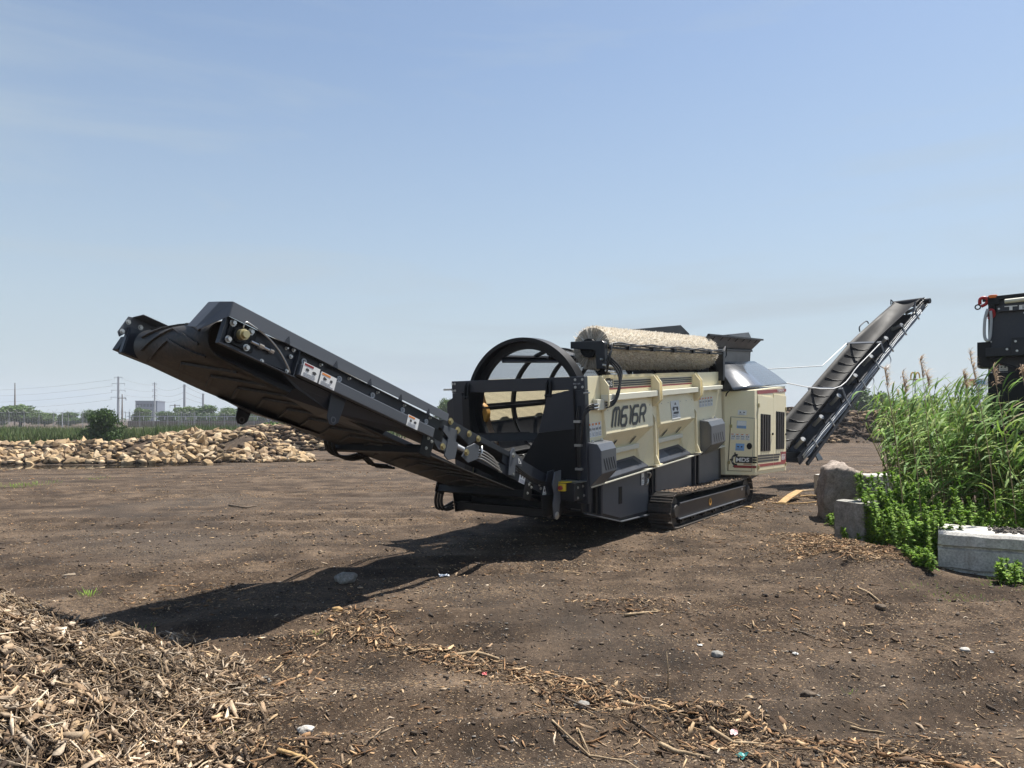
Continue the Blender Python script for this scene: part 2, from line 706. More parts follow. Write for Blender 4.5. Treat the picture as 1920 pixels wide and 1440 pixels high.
def pile_h(x, y):
    """height of the foreground wood-chip heap above the yard"""
    d = np.hypot((x - PILE_C[0]) * .97, y - PILE_C[1])
    w = fbm(x * .9 + 5, y * .9, 3)
    rr = PILE_R * (1 + .25 * w)
    t = np.clip(1 - d / rr, 0, 1)
    return PILE_H * (t ** 1.12) + np.where(t > 0, .10 * fbm(x * 2.4, y * 2.4, 4) * np.clip(t * 5, 0, 1), 0)


def berm_h(x, y):
    """low bank of mulch at the foot of the blocks"""
    cx, cy = 4.75, 9.6
    t = np.clip(1 - np.hypot((x - cx) / 1.15, (y - cy) / 1.5), 0, 1)
    return .20 * smooth01(t * 1.3)


def ground_h(x, y):
    x, y = np.asarray(x, float), np.asarray(y, float)
    r = np.hypot(x, y)
    f = np.clip(1 - r / 60, 0, 1)
    h = .10 * fbm(x * .35, y * .35, 3) * f + .055 * fbm(x * 2.1, y * 2.1, 4) * np.clip(1 - r / 35, 0, 1)
    h = h + .022 * fbm(x * 9, y * 9, 3) * np.clip(1 - r / 14, 0, 1)
    # wheel ruts that run past the screener
    for off, dep in ((4.1, .05), (4.75, .05), (6.3, .05), (7.0, .045), (9.1, .04), (9.8, .04), (13.5, .05), (14.4, .05), (18.5, .06), (19.6, .06)):
        q = (y - (off + .10 * x + .25 * np.sin(x * .35)))
        h = h - dep * np.exp(-(q / .16) ** 2) + dep * .6 * np.exp(-((np.abs(q) - .3) / .12) ** 2)
    # level pad under the tracks
    lx = (x - MO.x) * MA.x + (y - MO.y) * MA.y
    ly = (x - MO.x) * MN.x + (y - MO.y) * MN.y
    pad = smooth01((1.0 - np.maximum(np.abs(lx - 4.9) - 2.6, np.abs(ly) - 1.7)) / 1.0)
    h = h * (1 - pad)
    h = h + berm_h(x, y)
    for cx, cy, ax, ay in PUD:
        t = np.clip(1.25 - np.hypot((x - cx) / ax, (y - cy) / ay), 0, 1)
        h = h * (1 - smooth01(t * 2)) - .06 * smooth01(t * 2)
    return h


# rings round the viewer, fine nearby and coarse towards the horizon
ang = np.concatenate([np.linspace(R(-48), R(48), 421), np.linspace(R(48), R(312), 62)[1:-1]])
rad = [0.4, 1.0, 1.6]
while rad[-1] < 3.2:
    rad.append(rad[-1] + .2)
while rad[-1] < 55:
    rad.append(rad[-1] * 1.0135)
while rad[-1] < 5200:
    rad.append(rad[-1] * 1.16)
rad = np.array(rad)
AA, RR = np.meshgrid(ang, rad)
gx, gy = RR * np.sin(AA), RR * np.cos(AA)
gz = ground_h(gx, gy)
V = np.stack([gx, gy, gz], -1).reshape(-1, 3)
na, nr = len(ang), len(rad)
I = np.arange(nr * na).reshape(nr, na)
F = np.stack([I[:-1, :], np.roll(I, -1, 1)[:-1, :], np.roll(I, -1, 1)[1:, :], I[1:, :]], -1).reshape(-1, 4)
c_i = len(V)
gme = raw_mesh('ground', V, F, M['soil'], smooth=True)
ground = link_mesh('ground', gme)
tag(ground, kind='structure')
ce = MB().add([(math.sin(a) * .4, math.cos(a) * .4, float(ground_h(math.sin(a) * .4, math.cos(a) * .4))) for a in ang[::12]], [tuple(range(len(ang[::12])))])
gc = ce.build('ground', M['soil'], ground)

for i, (cx, cy, ax, ay) in enumerate(PUD):
    mb = MB()
    pts = []
    for k in range(40):
        a = 2 * math.pi * k / 40
        q = 1 + .16 * math.sin(3 * a + i) + .1 * math.sin(5 * a + 2 * i)
        pts.append((cx + ax * q * math.cos(a), cy + ay * q * math.sin(a), -.022))
    mb.add(pts, [tuple(range(40))])
    tag(mb.build('puddle', M['water'], recalc=False), kind='structure')


# ---- slivers of shredded wood (numpy, one mesh)
def chips(P, N, L, W, T, cols, curl=.3, yaw=None, pitch_sd=.35, simple=False):
    """P centres, N surface normals, L W T sizes; every sliver is a bent, tapered bar of 16 triangles"""
    n = len(P)
    yaw = rng.uniform(0, 2 * math.pi, n) if yaw is None else yaw
    h = np.stack([np.cos(yaw), np.sin(yaw), np.zeros(n)], -1)
    N = N / np.linalg.norm(N, axis=1, keepdims=True)
    h = h - N * (h * N).sum(1, keepdims=True)
    h /= np.linalg.norm(h, axis=1, keepdims=True)
    pt = rng.normal(0, pitch_sd, n)[:, None]
    d = h * np.cos(pt) + N * np.sin(pt)
    s = np.cross(N, d)
    s /= np.linalg.norm(s, axis=1, keepdims=True)
    ro = rng.normal(0, .8, n)[:, None]
    u = np.cross(d, s)
    s2 = s * np.cos(ro) + u * np.sin(ro)
    u2 = np.cross(d, s2)
    ts = [-.5, .5] if simple else [-.5, 0.0, .5]
    rows = []
    w0 = rng.uniform(.1, 1.0, n)
    w2 = rng.uniform(.05, .8, n)
    sk = rng.normal(0, .5, n)
    cb = rng.normal(0, curl, n)
    for t, wf in zip(ts, (w0, w2) if simple else (w0, np.ones(n), w2)):
        c = P + d * (L * t)[:, None] + u2 * (cb * L * (t * t * 2 - .25))[:, None]
        tw = (sk * t)[:, None]
        s3 = s2 * np.cos(tw) + u2 * np.sin(tw)
        u3 = np.cross(d, s3)
        sw = s3 * (W * wf / 2)[:, None] + d * (W * sk * t * .8)[:, None]
        uw = u3 * (T / 2)[:, None]
        rows += [c - sw - uw, c + sw - uw, c + sw + uw, c - sw + uw]
    Vv = np.stack(rows, 1)                       # n,12,3
    q = []
    for k in ((0,) if simple else (0, 4)):
        for j in range(4):
            q.append((k + j, k + (j + 1) % 4, k + 4 + (j + 1) % 4, k + 4 + j))
    q += [(3, 2, 1, 0), (4, 5, 6, 7) if simple else (8, 9, 10, 11)]
    q = np.array(q)
    nv = 8 if simple else 12
    Ff = (np.arange(n)[:, None, None] * nv + q[None]).reshape(-1, 4)
    C = np.repeat(cols[:, None, :], nv, 1).reshape(-1, 3)
    return Vv.reshape(-1, 3), Ff, C


CH = np.array([(.30, .212, .135), (.39, .295, .20), (.22, .148, .09), (.12, .079, .049), (.52, .42, .31), (.070, .049, .034), (.25, .188, .13), (.37, .26, .152)])
CHD = np.array([(.075, .052, .034), (.12, .082, .05), (.17, .118, .072), (.26, .185, .11), (.055, .04, .028), (.34, .255, .165)])


CHR = np.array([(.30, .175, .088), (.22, .125, .062), (.38, .245, .13), (.15, .088, .048), (.44, .31, .18), (.10, .062, .038), (.26, .18, .11)])


def chip_cols(n, tab, p=None):
    c = tab[rng.choice(len(tab), n, p=p)]
    k = rng.normal(1, .2, (n, 1))
    return np.clip(c * k * np.array([[1, 1, 1]]) ** 1 + rng.normal(0, .012, (n, 1)) * np.array([[1.0, .75, .5]]), .015, .8)


# foreground heap
hx = np.linspace(PILE_C[0] - 3.2, PILE_C[0] + 3.4, 130)
hy = np.linspace(PILE_C[1] - 3.2, PILE_C[1] + 3.4, 130)
HX, HY = np.meshgrid(hx, hy)
HZ = ground_h(HX, HY) + pile_h(HX, HY) - .03
I = np.arange(130 * 130).reshape(130, 130)
F = np.stack([I[:-1, :-1], I[:-1, 1:], I[1:, 1:], I[1:, :-1]], -1).reshape(-1, 4)
heap = link_mesh('wood_chip_heap', raw_mesh('wood_chip_heap', np.stack([HX, HY, HZ], -1).reshape(-1, 3), F, M['soil'], smooth=True))
tag(heap, 'heap of pale shredded wood chips in the lower left foreground', 'wood chips', kind='stuff')


def surf_n(x, y, hf, e=.06):
    dx = (hf(x + e, y) - hf(x - e, y)) / (2 * e)
    dy = (hf(x, y + e) - hf(x, y - e)) / (2 * e)
    return np.stack([-dx, -dy, np.ones_like(dx)], -1)


def gp(x, y):
    return ground_h(x, y) + pile_h(x, y)


Vs, Fs, Cs = [], [], []
off = 0


def push(a):
    global off
    Vs.append(a[0]); Fs.append(a[1] + off); Cs.append(a[2]); off += len(a[0])


def flush(name, label, cat, mat='chip', parent=None):
    global Vs, Fs, Cs, off
    o = link_mesh(name, raw_mesh(name, np.concatenate(Vs), np.concatenate(Fs), M[mat], np.concatenate(Cs)), parent)
    if parent is None:
        tag(o, label, cat)
    tag(o, kind='stuff')
    Vs, Fs, Cs, off = [], [], [], 0
    return o


def scatter_heap(n, l0, l1, w0, w1, lift, tab, simple=False, th=(.12, .4), pw=2.0):
    x = rng.uniform(PILE_C[0] - .5, PILE_C[0] + 3.1, n)
    y = rng.uniform(PILE_C[1] - 2.2, PILE_C[1] + 3.0, n)
    d = np.hypot(x - PILE_C[0], y - PILE_C[1])
    k = (d < PILE_R * (1.02 + .12 * rng.random(n))) & (y > 1.6)
    x, y = x[k], y[k]
    n = len(x)
    N = surf_n(x, y, gp)
    P = np.stack([x, y, gp(x, y) + rng.uniform(-.01, lift, n)], -1)
    L = rng.uniform(0, 1, n) ** pw * (l1 - l0) + l0
    W = np.minimum(w0 + (w1 - w0) * rng.random(n) ** 1.6, L * .6)
    T = np.maximum(W * rng.uniform(th[0], th[1], n), .0015)
    clump = fbm(x * 1.6, y * 1.6, 3)
    cols = chip_cols(n, tab) * (1 + 1.5 * clump)[:, None]
    push(chips(P, N, L, W, T, np.clip(cols, .015, .8), simple=simple))


scatter_heap(27000, .02, .10, .003, .018, .03, CHD, True)
scatter_heap(36000, .02, .12, .003, .018, .06, CH, True)
scatter_heap(20000, .03, .15, .006, .030, .06, CH)
scatter_heap(5500, .05, .16, .018, .050, .06, CH, False, (.08, .25), 1.3)
scatter_heap(7000, .10, .30, .003, .010, .08, CH, False, (.4, .9))
flush('wood_chip_slivers', 'loose pale wood slivers covering the heap at lower left', 'wood chips', parent=heap)

# litter on the yard: thick along the windrows, thin elsewhere
LINES = []
for pl, wd, dens in (
        ([(430, 1345), (520, 1270), (600, 1195), (700, 1140)], .26, .55),
        ([(600, 1178), (690, 1195), (760, 1222), (870, 1250), (1000, 1278), (1130, 1308), (1250, 1335), (1380, 1365), (1550, 1405), (1720, 1440), (1900, 1480)], .13, .75),
        ([(1000, 1310), (1150, 1345), (1300, 1395), (1420, 1430), (1600, 1480)], .24, .42),
        ([(470, 1395), (560, 1425), (640, 1450)], .22, .45),
        ([(240, 1140), (330, 1120), (430, 1100)], .40, .35),
        ([(1090, 1140), (1180, 1128), (1260, 1150)], .26, .30),
        ([(1530, 1000), (1560, 1060), (1640, 1050), (1700, 1075)], .38, 2.0),
        ([(1500, 1100), (1590, 1120), (1660, 1130)], .35, .35),
        ([(900, 1050), (1040, 1075), (1200, 1030), (1420, 960)], .45, .10),
        ([(1350, 1140), (1500, 1180), (1640, 1200), (1900, 1240)], .30, .15),
        ([(1420, 960), (1480, 930), (1540, 930)], .4, .35)):
    P2 = [at_ground(*p) for p in pl]
    LINES.append((P2, wd, dens))


def along(n_per_m, l0, l1, w0, w1, tab, lift=.02, flat=.16):
    for P2, wd, dens in LINES:
        for a, b in zip(P2[:-1], P2[1:]):
            ln_ = (b - a).length
            n = int(n_per_m * ln_ * dens)
            if n < 1:
                continue
            t = rng.random(n)
            d = (b - a).normalized()
            s = np.array((-d.y, d.x))
            ofs = rng.normal(0, wd, n)
            x = a.x + (b.x - a.x) * t + s[0] * ofs
            y = a.y + (b.y - a.y) * t + s[1] * ofs
            N = surf_n(x, y, gp)
            L = rng.uniform(0, 1, n) ** 2.2 * (l1 - l0) + l0
            W = np.minimum(rng.uniform(w0, w1, n), L * .6)
            T = W * (rng.uniform(.2, .6, n) if w1 < .03 else rng.uniform(.07, .22, n))
            P = np.stack([x, y, gp(x, y) + T * .4 + rng.uniform(-.004, lift, n) * np.exp(-(ofs / wd) ** 2)], -1)
            push(chips(P, N, L, W, T, chip_cols(n, tab), pitch_sd=flat, simple=(l1 < .11)))


along(1300, .010, .05, .004, .012, CHD, .016)
along(360, .02, .10, .005, .020, CHR, .03)
along(60, .06, .24, .006, .016, CHR, .04)
along(45, .05, .13, .016, .04, CHR, .04)


def field(n, rmax, l0, l1, w0, w1, tab, thr=None, half=44):
    r = 2.6 + (rmax - 2.6) * rng.random(n) ** 1.5
    a = R(half) * (rng.random(n) * 2 - 1)
    x, y = r * np.sin(a), r * np.cos(a)
    if thr is not None:
        k = fbm(x * .5 + 3, y * 1.1, 4) + .25 * rng.normal(0, 1, n) * .3 > thr
        x, y, r = x[k], y[k], r[k]
    n = len(x)
    N = surf_n(x, y, gp)
    sc = (.75 + r / 22)
    L = (rng.uniform(0, 1, n) ** 2.5 * (l1 - l0) + l0) * sc
    W = np.minimum(rng.uniform(w0, w1, n) * sc, L * .7)
    T = W * rng.uniform(.3, .8, n)
    P = np.stack([x, y, gp(x, y) + T * .3], -1)
    push(chips(P, N, L, W, T, chip_cols(n, tab), pitch_sd=.12, simple=(l1 < .1)))


field(18000, 16, .006, .035, .004, .012, CHD)
field(13000, 11, .005, .022, .004, .012, CH)
field(24000, 34, .012, .06, .005, .016, CHR * 1.1, -.02)
field(1200, 14, .04, .13, .008, .02, CH, -.05)
GREY = np.array([(.20, .185, .17), (.13, .12, .11), (.30, .28, .25), (.09, .08, .075)])
field(12000, 15, .006, .026, .006, .020, GREY * .7)
SOIL = np.array([(.085, .063, .046), (.11, .083, .061), (.06, .044, .033)])
field(8000, 16, .010, .045, .012, .04, SOIL)
flush('ground_litter', 'scattered wood chips and grit strewn over the dark yard', 'wood chips')


# ---- single sticks, stones and scraps that stand out
def stick(pts, r, mat, label, group=None):
    P = []
    for (px, py) in pts:
        g = at_ground(px, py)
        P.append(Vector((g.x, g.y, float(gp(np.array(g.x), np.array(g.y))) + r * .9)))
    Q = []
    for i in range(len(P) - 1):
        for k in range(4):
            t = k / 4
            q = P[i].lerp(P[i + 1], t)
            q.x += random.uniform(-1, 1) * r * .35
            q.z += random.uniform(0, 1) * r * .4
            Q.append(q)
    Q.append(P[-1])
    m = len(Q)
    base = Q[0].copy()
    mb = MB()
    mb.tube([q - base for q in Q], [r * (1.1 - .55 * i / m) * random.uniform(.88, 1.1) for i in range(m)], 7)
    o = mb.build('stick', M[mat], smooth=True)
    o.location = base
    tag(o, label, 'stick', group or 'loose sticks on the yard')
    return o


stick([(1165, 1312), (1215, 1330), (1292, 1342)], .016, 'wood', 'pale peeled stick, thickest in the right-hand chip row')
stick([(845, 1240), (890, 1234), (935, 1243)], .016, 'wood', 'bent pale stick lying across the middle chip row')
stick([(1172, 1165), (1200, 1162), (1233, 1155)], .014, 'wood', 'straight brown stick beside the small chip cluster')
stick([(1035, 1372), (1105, 1408), (1175, 1440), (1230, 1470)], .007, 'wood', 'long thin twig at the bottom centre')
stick([(1056, 1343), (1085, 1378), (1108, 1410)], .006, 'wood', 'thin reddish twig slanting towards the bottom centre')
stick([(1060, 1310), (1120, 1340), (1190, 1366), (1240, 1385)], .008, 'wood_dark', 'dark thin branch below the middle chip row')
stick([(1330, 1368), (1375, 1390), (1435, 1396)], .013, 'wood', 'curved pale root lying near the red scrap')
stick([(1238, 1392), (1270, 1416), (1330, 1440)], .014, 'wood', 'grey peeled branch at the bottom edge right of centre')
stick([(1595, 1355), (1620, 1360), (1660, 1367)], .008, 'wood', 'thin stick lying beside the upright pale chip')
stick([(1487, 1188), (1508, 1192), (1528, 1198)], .010, 'wood_dark', 'dark stick on the bare ground at right')
stick([(520, 1420), (570, 1425), (600, 1440)], .012, 'wood_pale', 'orange split stick at the foot of the chip heap')
stick([(340, 1392), (400, 1420), (470, 1440)], .010, 'wood_dark', 'black twig lying on the lower edge of the chip heap')
stick([(1610, 1105), (1630, 1115), (1652, 1124)], .012, 'wood', 'short stick below the mulch bank')
stick([(430, 950), (460, 955), (480, 950)], .02, 'wood_dark', 'dark branch lying on the far yard at left')
# one twig standing upright
b = at_ground(1252, 1290)
mb = MB()
mb.tube([(0, 0, -.02), (.004, .0, .12), (-.006, .01, .26)], [.006, .004, .002], 6)
o = mb.build('twig', M['wood'], smooth=True)
o.location = (b.x, b.y, float(ground_h(b.x, b.y)))
tag(o, 'thin dry stalk standing upright in the right-hand chip row', 'twig')


def rock(name, loc, size, mat, label, cat, seed=0, sub=3, rough=.22, flat=1.0, chunk=.0, group=None):
    bm = bmesh.new()
    bmesh.ops.create_icosphere(bm, subdivisions=sub, radius=1)
    off_ = Vector((seed * 3.7, seed * 1.9, -seed * 2.3))
    for v in bm.verts:
        d = v.co.normalized()
        if chunk:
            # boxier: push towards a cube
            mx = max(abs(d.x), abs(d.y), abs(d.z))
            d = d.lerp(d / mx, chunk)
        k = 1 + rough * mnoise.fractal(v.co * 1.3 + off_, 1.0, 2.0, 4) + rough * .3 * mnoise.fractal(v.co * 5 + off_, 1.0, 2.0, 3)
        v.co = Vector((d.x * size[0], d.y * size[1], d.z * size[2])) * k
    me = bpy.data.meshes.new(name)
    bm.to_mesh(me)
    bm.free()
    me.materials.append(M[mat])
    me.polygons.foreach_set('use_smooth', [True] * len(me.polygons))
    if sub >= 4:
        try:
            me.set_sharp_from_angle(angle=R(28))
        except Exception:
            pass
    o = link_mesh(name, me, loc=loc)
    if label:
        tag(o, label, cat, group)
    return o


for i, (px, py, s, lb, mt) in enumerate((
        (648, 1093, .13, 'rounded grey stone lying in the conveyor shadow', 'conc_grey'),
        (632, 1146, .06, 'yellowish flat stone at the edge of the shadow', 'wood_pale'),
        (497, 1278, .045, 'grey pebble beside the chip heap', 'conc_grey'),
        (574, 1360, .05, 'flat pale grey pebble right of the chip heap', 'conc_white'),
        (1405, 1298, .03, 'small round tan pebble right of centre', 'wood'),
        (1345, 1230, .05, 'flat grey pebble on the bare ground', 'conc_grey'),
        (1515, 1296, .05, 'brown lump of earth on the bare soil', 'wood_dark'),
        (1092, 1318, .05, 'grey stone below the middle chip row', 'conc_grey'),
        (1650, 1146, .05, 'dark clod of earth below the mulch bank', 'wood_dark'),
        (1810, 1225, .04, 'pale pebble on the gravel at right', 'conc_white'))):
    g = at_ground(px, py)
    rock('stone', (g.x, g.y, float(ground_h(g.x, g.y)) + s * .25), (s, s * .8, s * .55), mt, lb, 'stone', i + 1, 3, .3, group='single stones on the yard')


def scrap(px, py, s, col, label, seed):
    """crumpled sheet of litter"""
    g = at_ground(px, py)
    rs = random.Random(seed)
    n = 5
    vv, ff = [], []
    for i in range(n + 1):
        for j in range(n + 1):
            vv.append(((i / n - .5) * s * 1.5 + rs.uniform(-1, 1) * s * .12, (j / n - .5) * s + rs.uniform(-1, 1) * s * .12, abs(rs.gauss(0, 1)) * s * .22 + .006))
    for i in range(n):
        for j in range(n):
            a = i * (n + 1) + j
            ff.append((a, a + n + 1, a + n + 2, a + 1))
    mb = MB().add(vv, ff)
    o = mb.build('litter_scrap', paint('litter_' + str(seed), col, .4, dust_amt=.2), recalc=False)
    sm = o.modifiers.new('thickness', 'SOLIDIFY')
    sm.thickness = .002
    o.location = (g.x, g.y, float(gp(np.array(g.x), np.array(g.y))))
    o.rotation_euler = (0, 0, rs.uniform(0, 6))
    tag(o, label, 'litter', 'bits of litter')


scrap(833, 1083, .08, (.75, .78, .82), 'crumpled white paper on the edge of the shadow', 1)
scrap(126, 1196, .14, (.09, .20, .38), 'blue plastic scrap caught in the chip heap', 2)
scrap(1376, 1371, .04, (.72, .45, .44), 'red and white scrap in the right-hand chip row', 3)
scrap(1392, 1434, .045, (.05, .27, .25), 'teal plastic strip at the bottom edge', 4)
scrap(1492, 1228, .03, (.75, .74, .70), 'small white scrap on the bare ground at right', 5)
scrap(1312, 1212, .03, (.70, .69, .66), 'white fleck of paper right of centre', 6)
scrap(1858, 1230, .03, (.72, .72, .70), 'white scrap near the right edge', 7)
scrap(908, 1270, .035, (.5, .10, .10), 'red scrap in the middle chip row', 8)
scrap(440, 1398, .06, (.66, .64, .6), 'white torn sheet at the foot of the chip heap', 9)

# boards and split planks by the boulder
for i, (a, b, w, lb) in enumerate((
        ((1466, 945), (1500, 934), .20, 'orange split plank propped up beside the boulder'),
        ((1448, 948), (1540, 946), .05, 'long curved orange slat in front of the split planks'),
        ((1500, 938), (1538, 939), .10, 'flat orange board against the boulder foot'),
        ((1490, 932), (1530, 930), .12, 'brown board behind the split planks'),
        ((1390, 966), (1410, 968), .12, 'square offcut of pale board by the track'))):
    A, B = at_ground(*a), at_ground(*b)
    d = (B - A)
    L = d.length
    n = 8
    mb = MB()
    bend = .07 if i == 1 else .02
    up = .16 if i == 0 else .02
    for k in range(n):
        t0, t1 = k / n, (k + 1) / n
        def zz(t):
            return .03 + .03 * i + up * t + bend * 4 * t * (1 - t) * (-.5 if i == 1 else 1)
        p0, p1 = Vector((L * t0, 0, zz(t0))), Vector((L * t1, 0, zz(t1)))
        mb.beam(p0, p1, w * (1 - .3 * abs(t0 - .5)), .022)
    o = mb.build('plank', M['wood_pale' if i != 3 else 'wood'])
    o.location = A
    o.rotation_euler = (0, 0, math.atan2(d.y, d.x))
    tag(o, lb, 'plank', 'split planks by the boulder')

# ================================================================ the trommel screener
TR = empty('trommel_screener', MO, math.atan2(MA.y, MA.x))
tag(TR, 'cream and dark grey tracked trommel screener with long raised conveyor, centre of the yard', 'screening machine')
TH = R(3.75)
CT, ST = math.cos(TH), math.sin(TH)


def T(p):                                   # the drum housing leans: feed end high, discharge end low
    return Vector((p[0] * CT - p[2] * ST, p[1], p[0] * ST + p[2] * CT))


def to_local(w):
    d = Vector(w) - MO
    return Vector((d.x * MA.x + d.y * MA.y, -(d.x * MN.x + d.y * MN.y), w[2]))


def frame2d(o, ex, ey, h=.004):
    """flat print on a panel: (s,t) on the panel, lifted h"""
    o, ex, ey = Vector(o), Vector(ex).normalized(), Vector(ey)
    ey = (ey - ex * ey.dot(ex)).normalized()
    nz = ex.cross(ey)

    def f(s, t, d=0.0):
        return o + ex * s + ey * t + nz * (h + d)
    return f


def quad(mb, fr, s0, t0, s1, t1, d=0.0, th=.002, skew=0.0):
    mb.prism([fr(s0, t0, d), fr(s1, t0, d), fr(s1 + skew, t1, d), fr(s0 + skew, t1, d)], fr(0, 0, d + th) - fr(0, 0, d))


def text_mesh(txt, offset=.0, shear=0.0, space=1.0):
    cu = bpy.data.curves.new('lettering', 'FONT')
    cu.body = txt
    cu.size = 1
    cu.offset = offset
    cu.shear = shear
    cu.space_character = space
    cu.resolution_u = 3
    ob = bpy.data.objects.new('lettering', cu)
    COL.objects.link(ob)
    dg = bpy.context.evaluated_depsgraph_get()
    me = bpy.data.meshes.new_from_object(ob.evaluated_get(dg))
    vv = [v.co.copy() for v in me.vertices]
    ff = [tuple(p.vertices) for p in me.polygons]
    bpy.data.objects.remove(ob, do_unlink=True)
    bpy.data.meshes.remove(me)
    bpy.data.curves.remove(cu)
    x0, x1 = min(v.x for v in vv), max(v.x for v in vv)
    y0, y1 = min(v.y for v in vv), max(v.y for v in vv)
    return [((v.x - x0) / (x1 - x0), (v.y - y0) / (y1 - y0)) for v in vv], ff


def put_text(mb, fr, txt, s0, t0, w, h, d=.003, offset=.02, shear=0.0, space=1.0):
    vv, ff = text_mesh(txt, offset, shear, space)
    mb.add([fr(s0 + a * w, t0 + b * h, d) for a, b in vv], ff)


def strokes(mb, fr, polys, sx, sy, s0, t0, w, shear=.0, d=.003):
    """block lettering from stroke polylines (unit cells)"""
    for pl in polys:
        pq = [pl[0]]
        for i in range(1, len(pl) - 1):
            a, b, c = (Vector(pl[i + j]) for j in (-1, 0, 1))
            pq += [tuple(b + (a - b).normalized() * .17), tuple(b + (c - b).normalized() * .17)]
        pq.append(pl[-1])
        pts = [Vector((p[0] * sx + p[1] * sy * shear, p[1] * sy)) for p in pq]
        for i in range(len(pts) - 1):
            a, b = pts[i], pts[i + 1]
            dv = (b - a).normalized()
            a2 = a - dv * (w * .2 if i > 0 else 0)
            b2 = b + dv * (w * .2 if i < len(pts) - 2 else 0)
            nn = Vector((-dv.y, dv.x)) * w / 2
            q = [a2 - nn, b2 - nn, b2 + nn, a2 + nn]
            mb.add([fr(s0 + p.x, t0 + p.y, d + .0006 * (i % 3)) for p in q], [(0, 1, 2, 3)])


LABEL_MATS = None


def label_plate(parent, fr, s0, t0, w, h, head='orange', name='warning_label', seed=0):
    rs = random.Random(seed)
    mb = MB()
    quad(mb, fr, s0, t0, s0 + w, t0 + h, 0, .002)
    mb.cur = 1
    if head:
        quad(mb, fr, s0 + w * .06, t0 + h * .80, s0 + w * .60, t0 + h * .95, .0025, .001)
    mb.cur = 2
    for k in range(2):
        cx = s0 + w * (.28 + .42 * k)
        cy = t0 + h * .55
        q = [(rs.uniform(.5, 1) * w * .16 * math.cos(a), rs.uniform(.5, 1) * h * .16 * math.sin(a)) for a in [i * math.pi / 3 for i in range(6)]]
        mb.add([fr(cx + a, cy + b, .004) for a, b in q], [tuple(range(6))])
    mb.cur = 3
    for k in range(3):
        quad(mb, fr, s0 + w * .1, t0 + h * (.08 + .09 * k), s0 + w * rs.uniform(.6, .92), t0 + h * (.12 + .09 * k), .0025, .001)
    hm = {'orange': M['orange'], 'red': M['red'], None: M['white'], 'blue': M['lblblue']}[head]
    return mb.build(name, [M['white'] if head != 'blue' else M['lblblue'], hm, M['print'], M['printgrey']], parent, recalc=False)


def bolt_mb(pts, axis, r=.016, t=.018, n=6):
    mb = MB()
    ax = Vector(axis).normalized()
    for p in pts:
        mb.cyl(Vector(p) - ax * .004, Vector(p) + ax * t, r, r * .9, n)
        mb.cyl(Vector(p), Vector(p) + ax * .004, r * 1.45, None, 10)
    return mb


def bolts(parent, pts, axis, r=.016, t=.018, mat='steel'):
    """each visible bolt head is a piece of its own, sharing one mesh"""
    ax = Vector(axis).normalized()
    me = bolt_mb([(0, 0, 0)], (0, 0, 1), r, t).mesh('bolt', M[mat])
    q = ax.to_track_quat('Z', 'Y')
    for p in pts:
        o = bpy.data.objects.new('bolt', me)
        o.parent = parent
        o.location = p
        o.rotation_mode = 'QUATERNION'
        o.rotation_quaternion = q
        COL.objects.link(o)


# ------------------------------------------------ chassis
mb = MB()
YS = 1.08                                              # half width of the chassis


def ztop(x):
    return .93 + .066 * x


side = [(-.05, .56), (1.2, .29), (2.5, .27), (7.6, .32), (9.6, .5), (9.6, 1.5)]
for s in (-1, 1):
    pts = [(x, s * YS, z) for x, z in side] + [(9.6, s * YS, ztop(9.6)), (-.1, s * YS, ztop(-.1))]
    pts.pop(5)
    mb.prism(pts, (0, -s * .02, 0))
mb.box((-.03, -YS + .02, .6), (.0, YS - .02, .90))
mb.box((9.55, -YS + .02, .6), (9.6, YS - .02, 1.5))
mb.prism([(-.04, -YS + .03, .57), (1.2, -YS + .03, .30), (1.2, YS - .03, .30), (-.04, YS - .03, .57)], (0, 0, .012))
mb.box((1.2, -YS + .03, .29), (7.6, YS - .03, .31))
chassis = mb.build('chassis', M['darker'], TR, bevel=.006)
# ledge on top and bright lower flange
mb = MB()
for s in (-1, 1):
    mb.prism([(.0, s * (YS - .02), ztop(0)), (6.3, s * (YS - .02), ztop(6.3)), (6.3, s * (YS + .13), ztop(6.3) - .012), (.0, s * (YS + .13), ztop(0) - .012)], (0, 0, .022))
mb.build('ledge', M['creamrail'], chassis, bevel=.003)
mb = MB()
mb.beam((0, -YS - .03, .535), (1.2, -YS - .03, .275), .06, .018)
mb.beam((1.2, -YS - .03, .275), (2.55, -YS - .03, .262), .06, .018)
mb.build('lower_flange', M['grey'], chassis, bevel=.003)
# side panels, proud of the frame, with uprights between
for x0, x1, b0, b1 in ((.56, 2.36, .50, .31), (2.72, 4.5, .36, .36), (4.95, 6.2, .36, .36)):
    mb = MB()
    zb0 = .60 - .21 * x0 if x0 < 1.2 else .33
    pts = [(x0, -YS - .012, max(zb0, .33)), (min(x1, 1.25), -YS - .012, .33)] if x0 < 1.2 else [(x0, -YS - .012, .33)]
    pts += [(x1, -YS - .012, .33), (x1, -YS - .012, ztop(x1) - .05), (x0, -YS - .012, ztop(x0) - .05)]
    mb.prism(pts, (0, .014, 0))
    sp = mb.build('side_panel', M['grey'], chassis, bevel=.004)
for x in (.1, .30, .48, 2.44, 2.58, 4.6, 4.8):
    mb = MB()
    zb = .33 if x > 1.2 else .57 - .22 * x
    mb.box((x, -YS - .05, zb), (x + .06, -YS - .001, ztop(x) - .03))
    mb.build('upright', M['dark' if x in (.1, .48, 2.58, 4.6) else 'black'], chassis, bevel=.006)
mb = MB()
mb.box((1.17, -YS - .018, .56), (1.29, -YS - .008, .84))
mb.build('slot', M['black'], chassis)
mb = MB()
mb.tube([(2.22, -YS - .015, .80), (2.22, -YS - .055, .81), (2.235, -YS - .06, .89), (2.235, -YS - .015, .90)], .016, 8)
mb.build('handle', M['steel'], chassis, smooth=True)
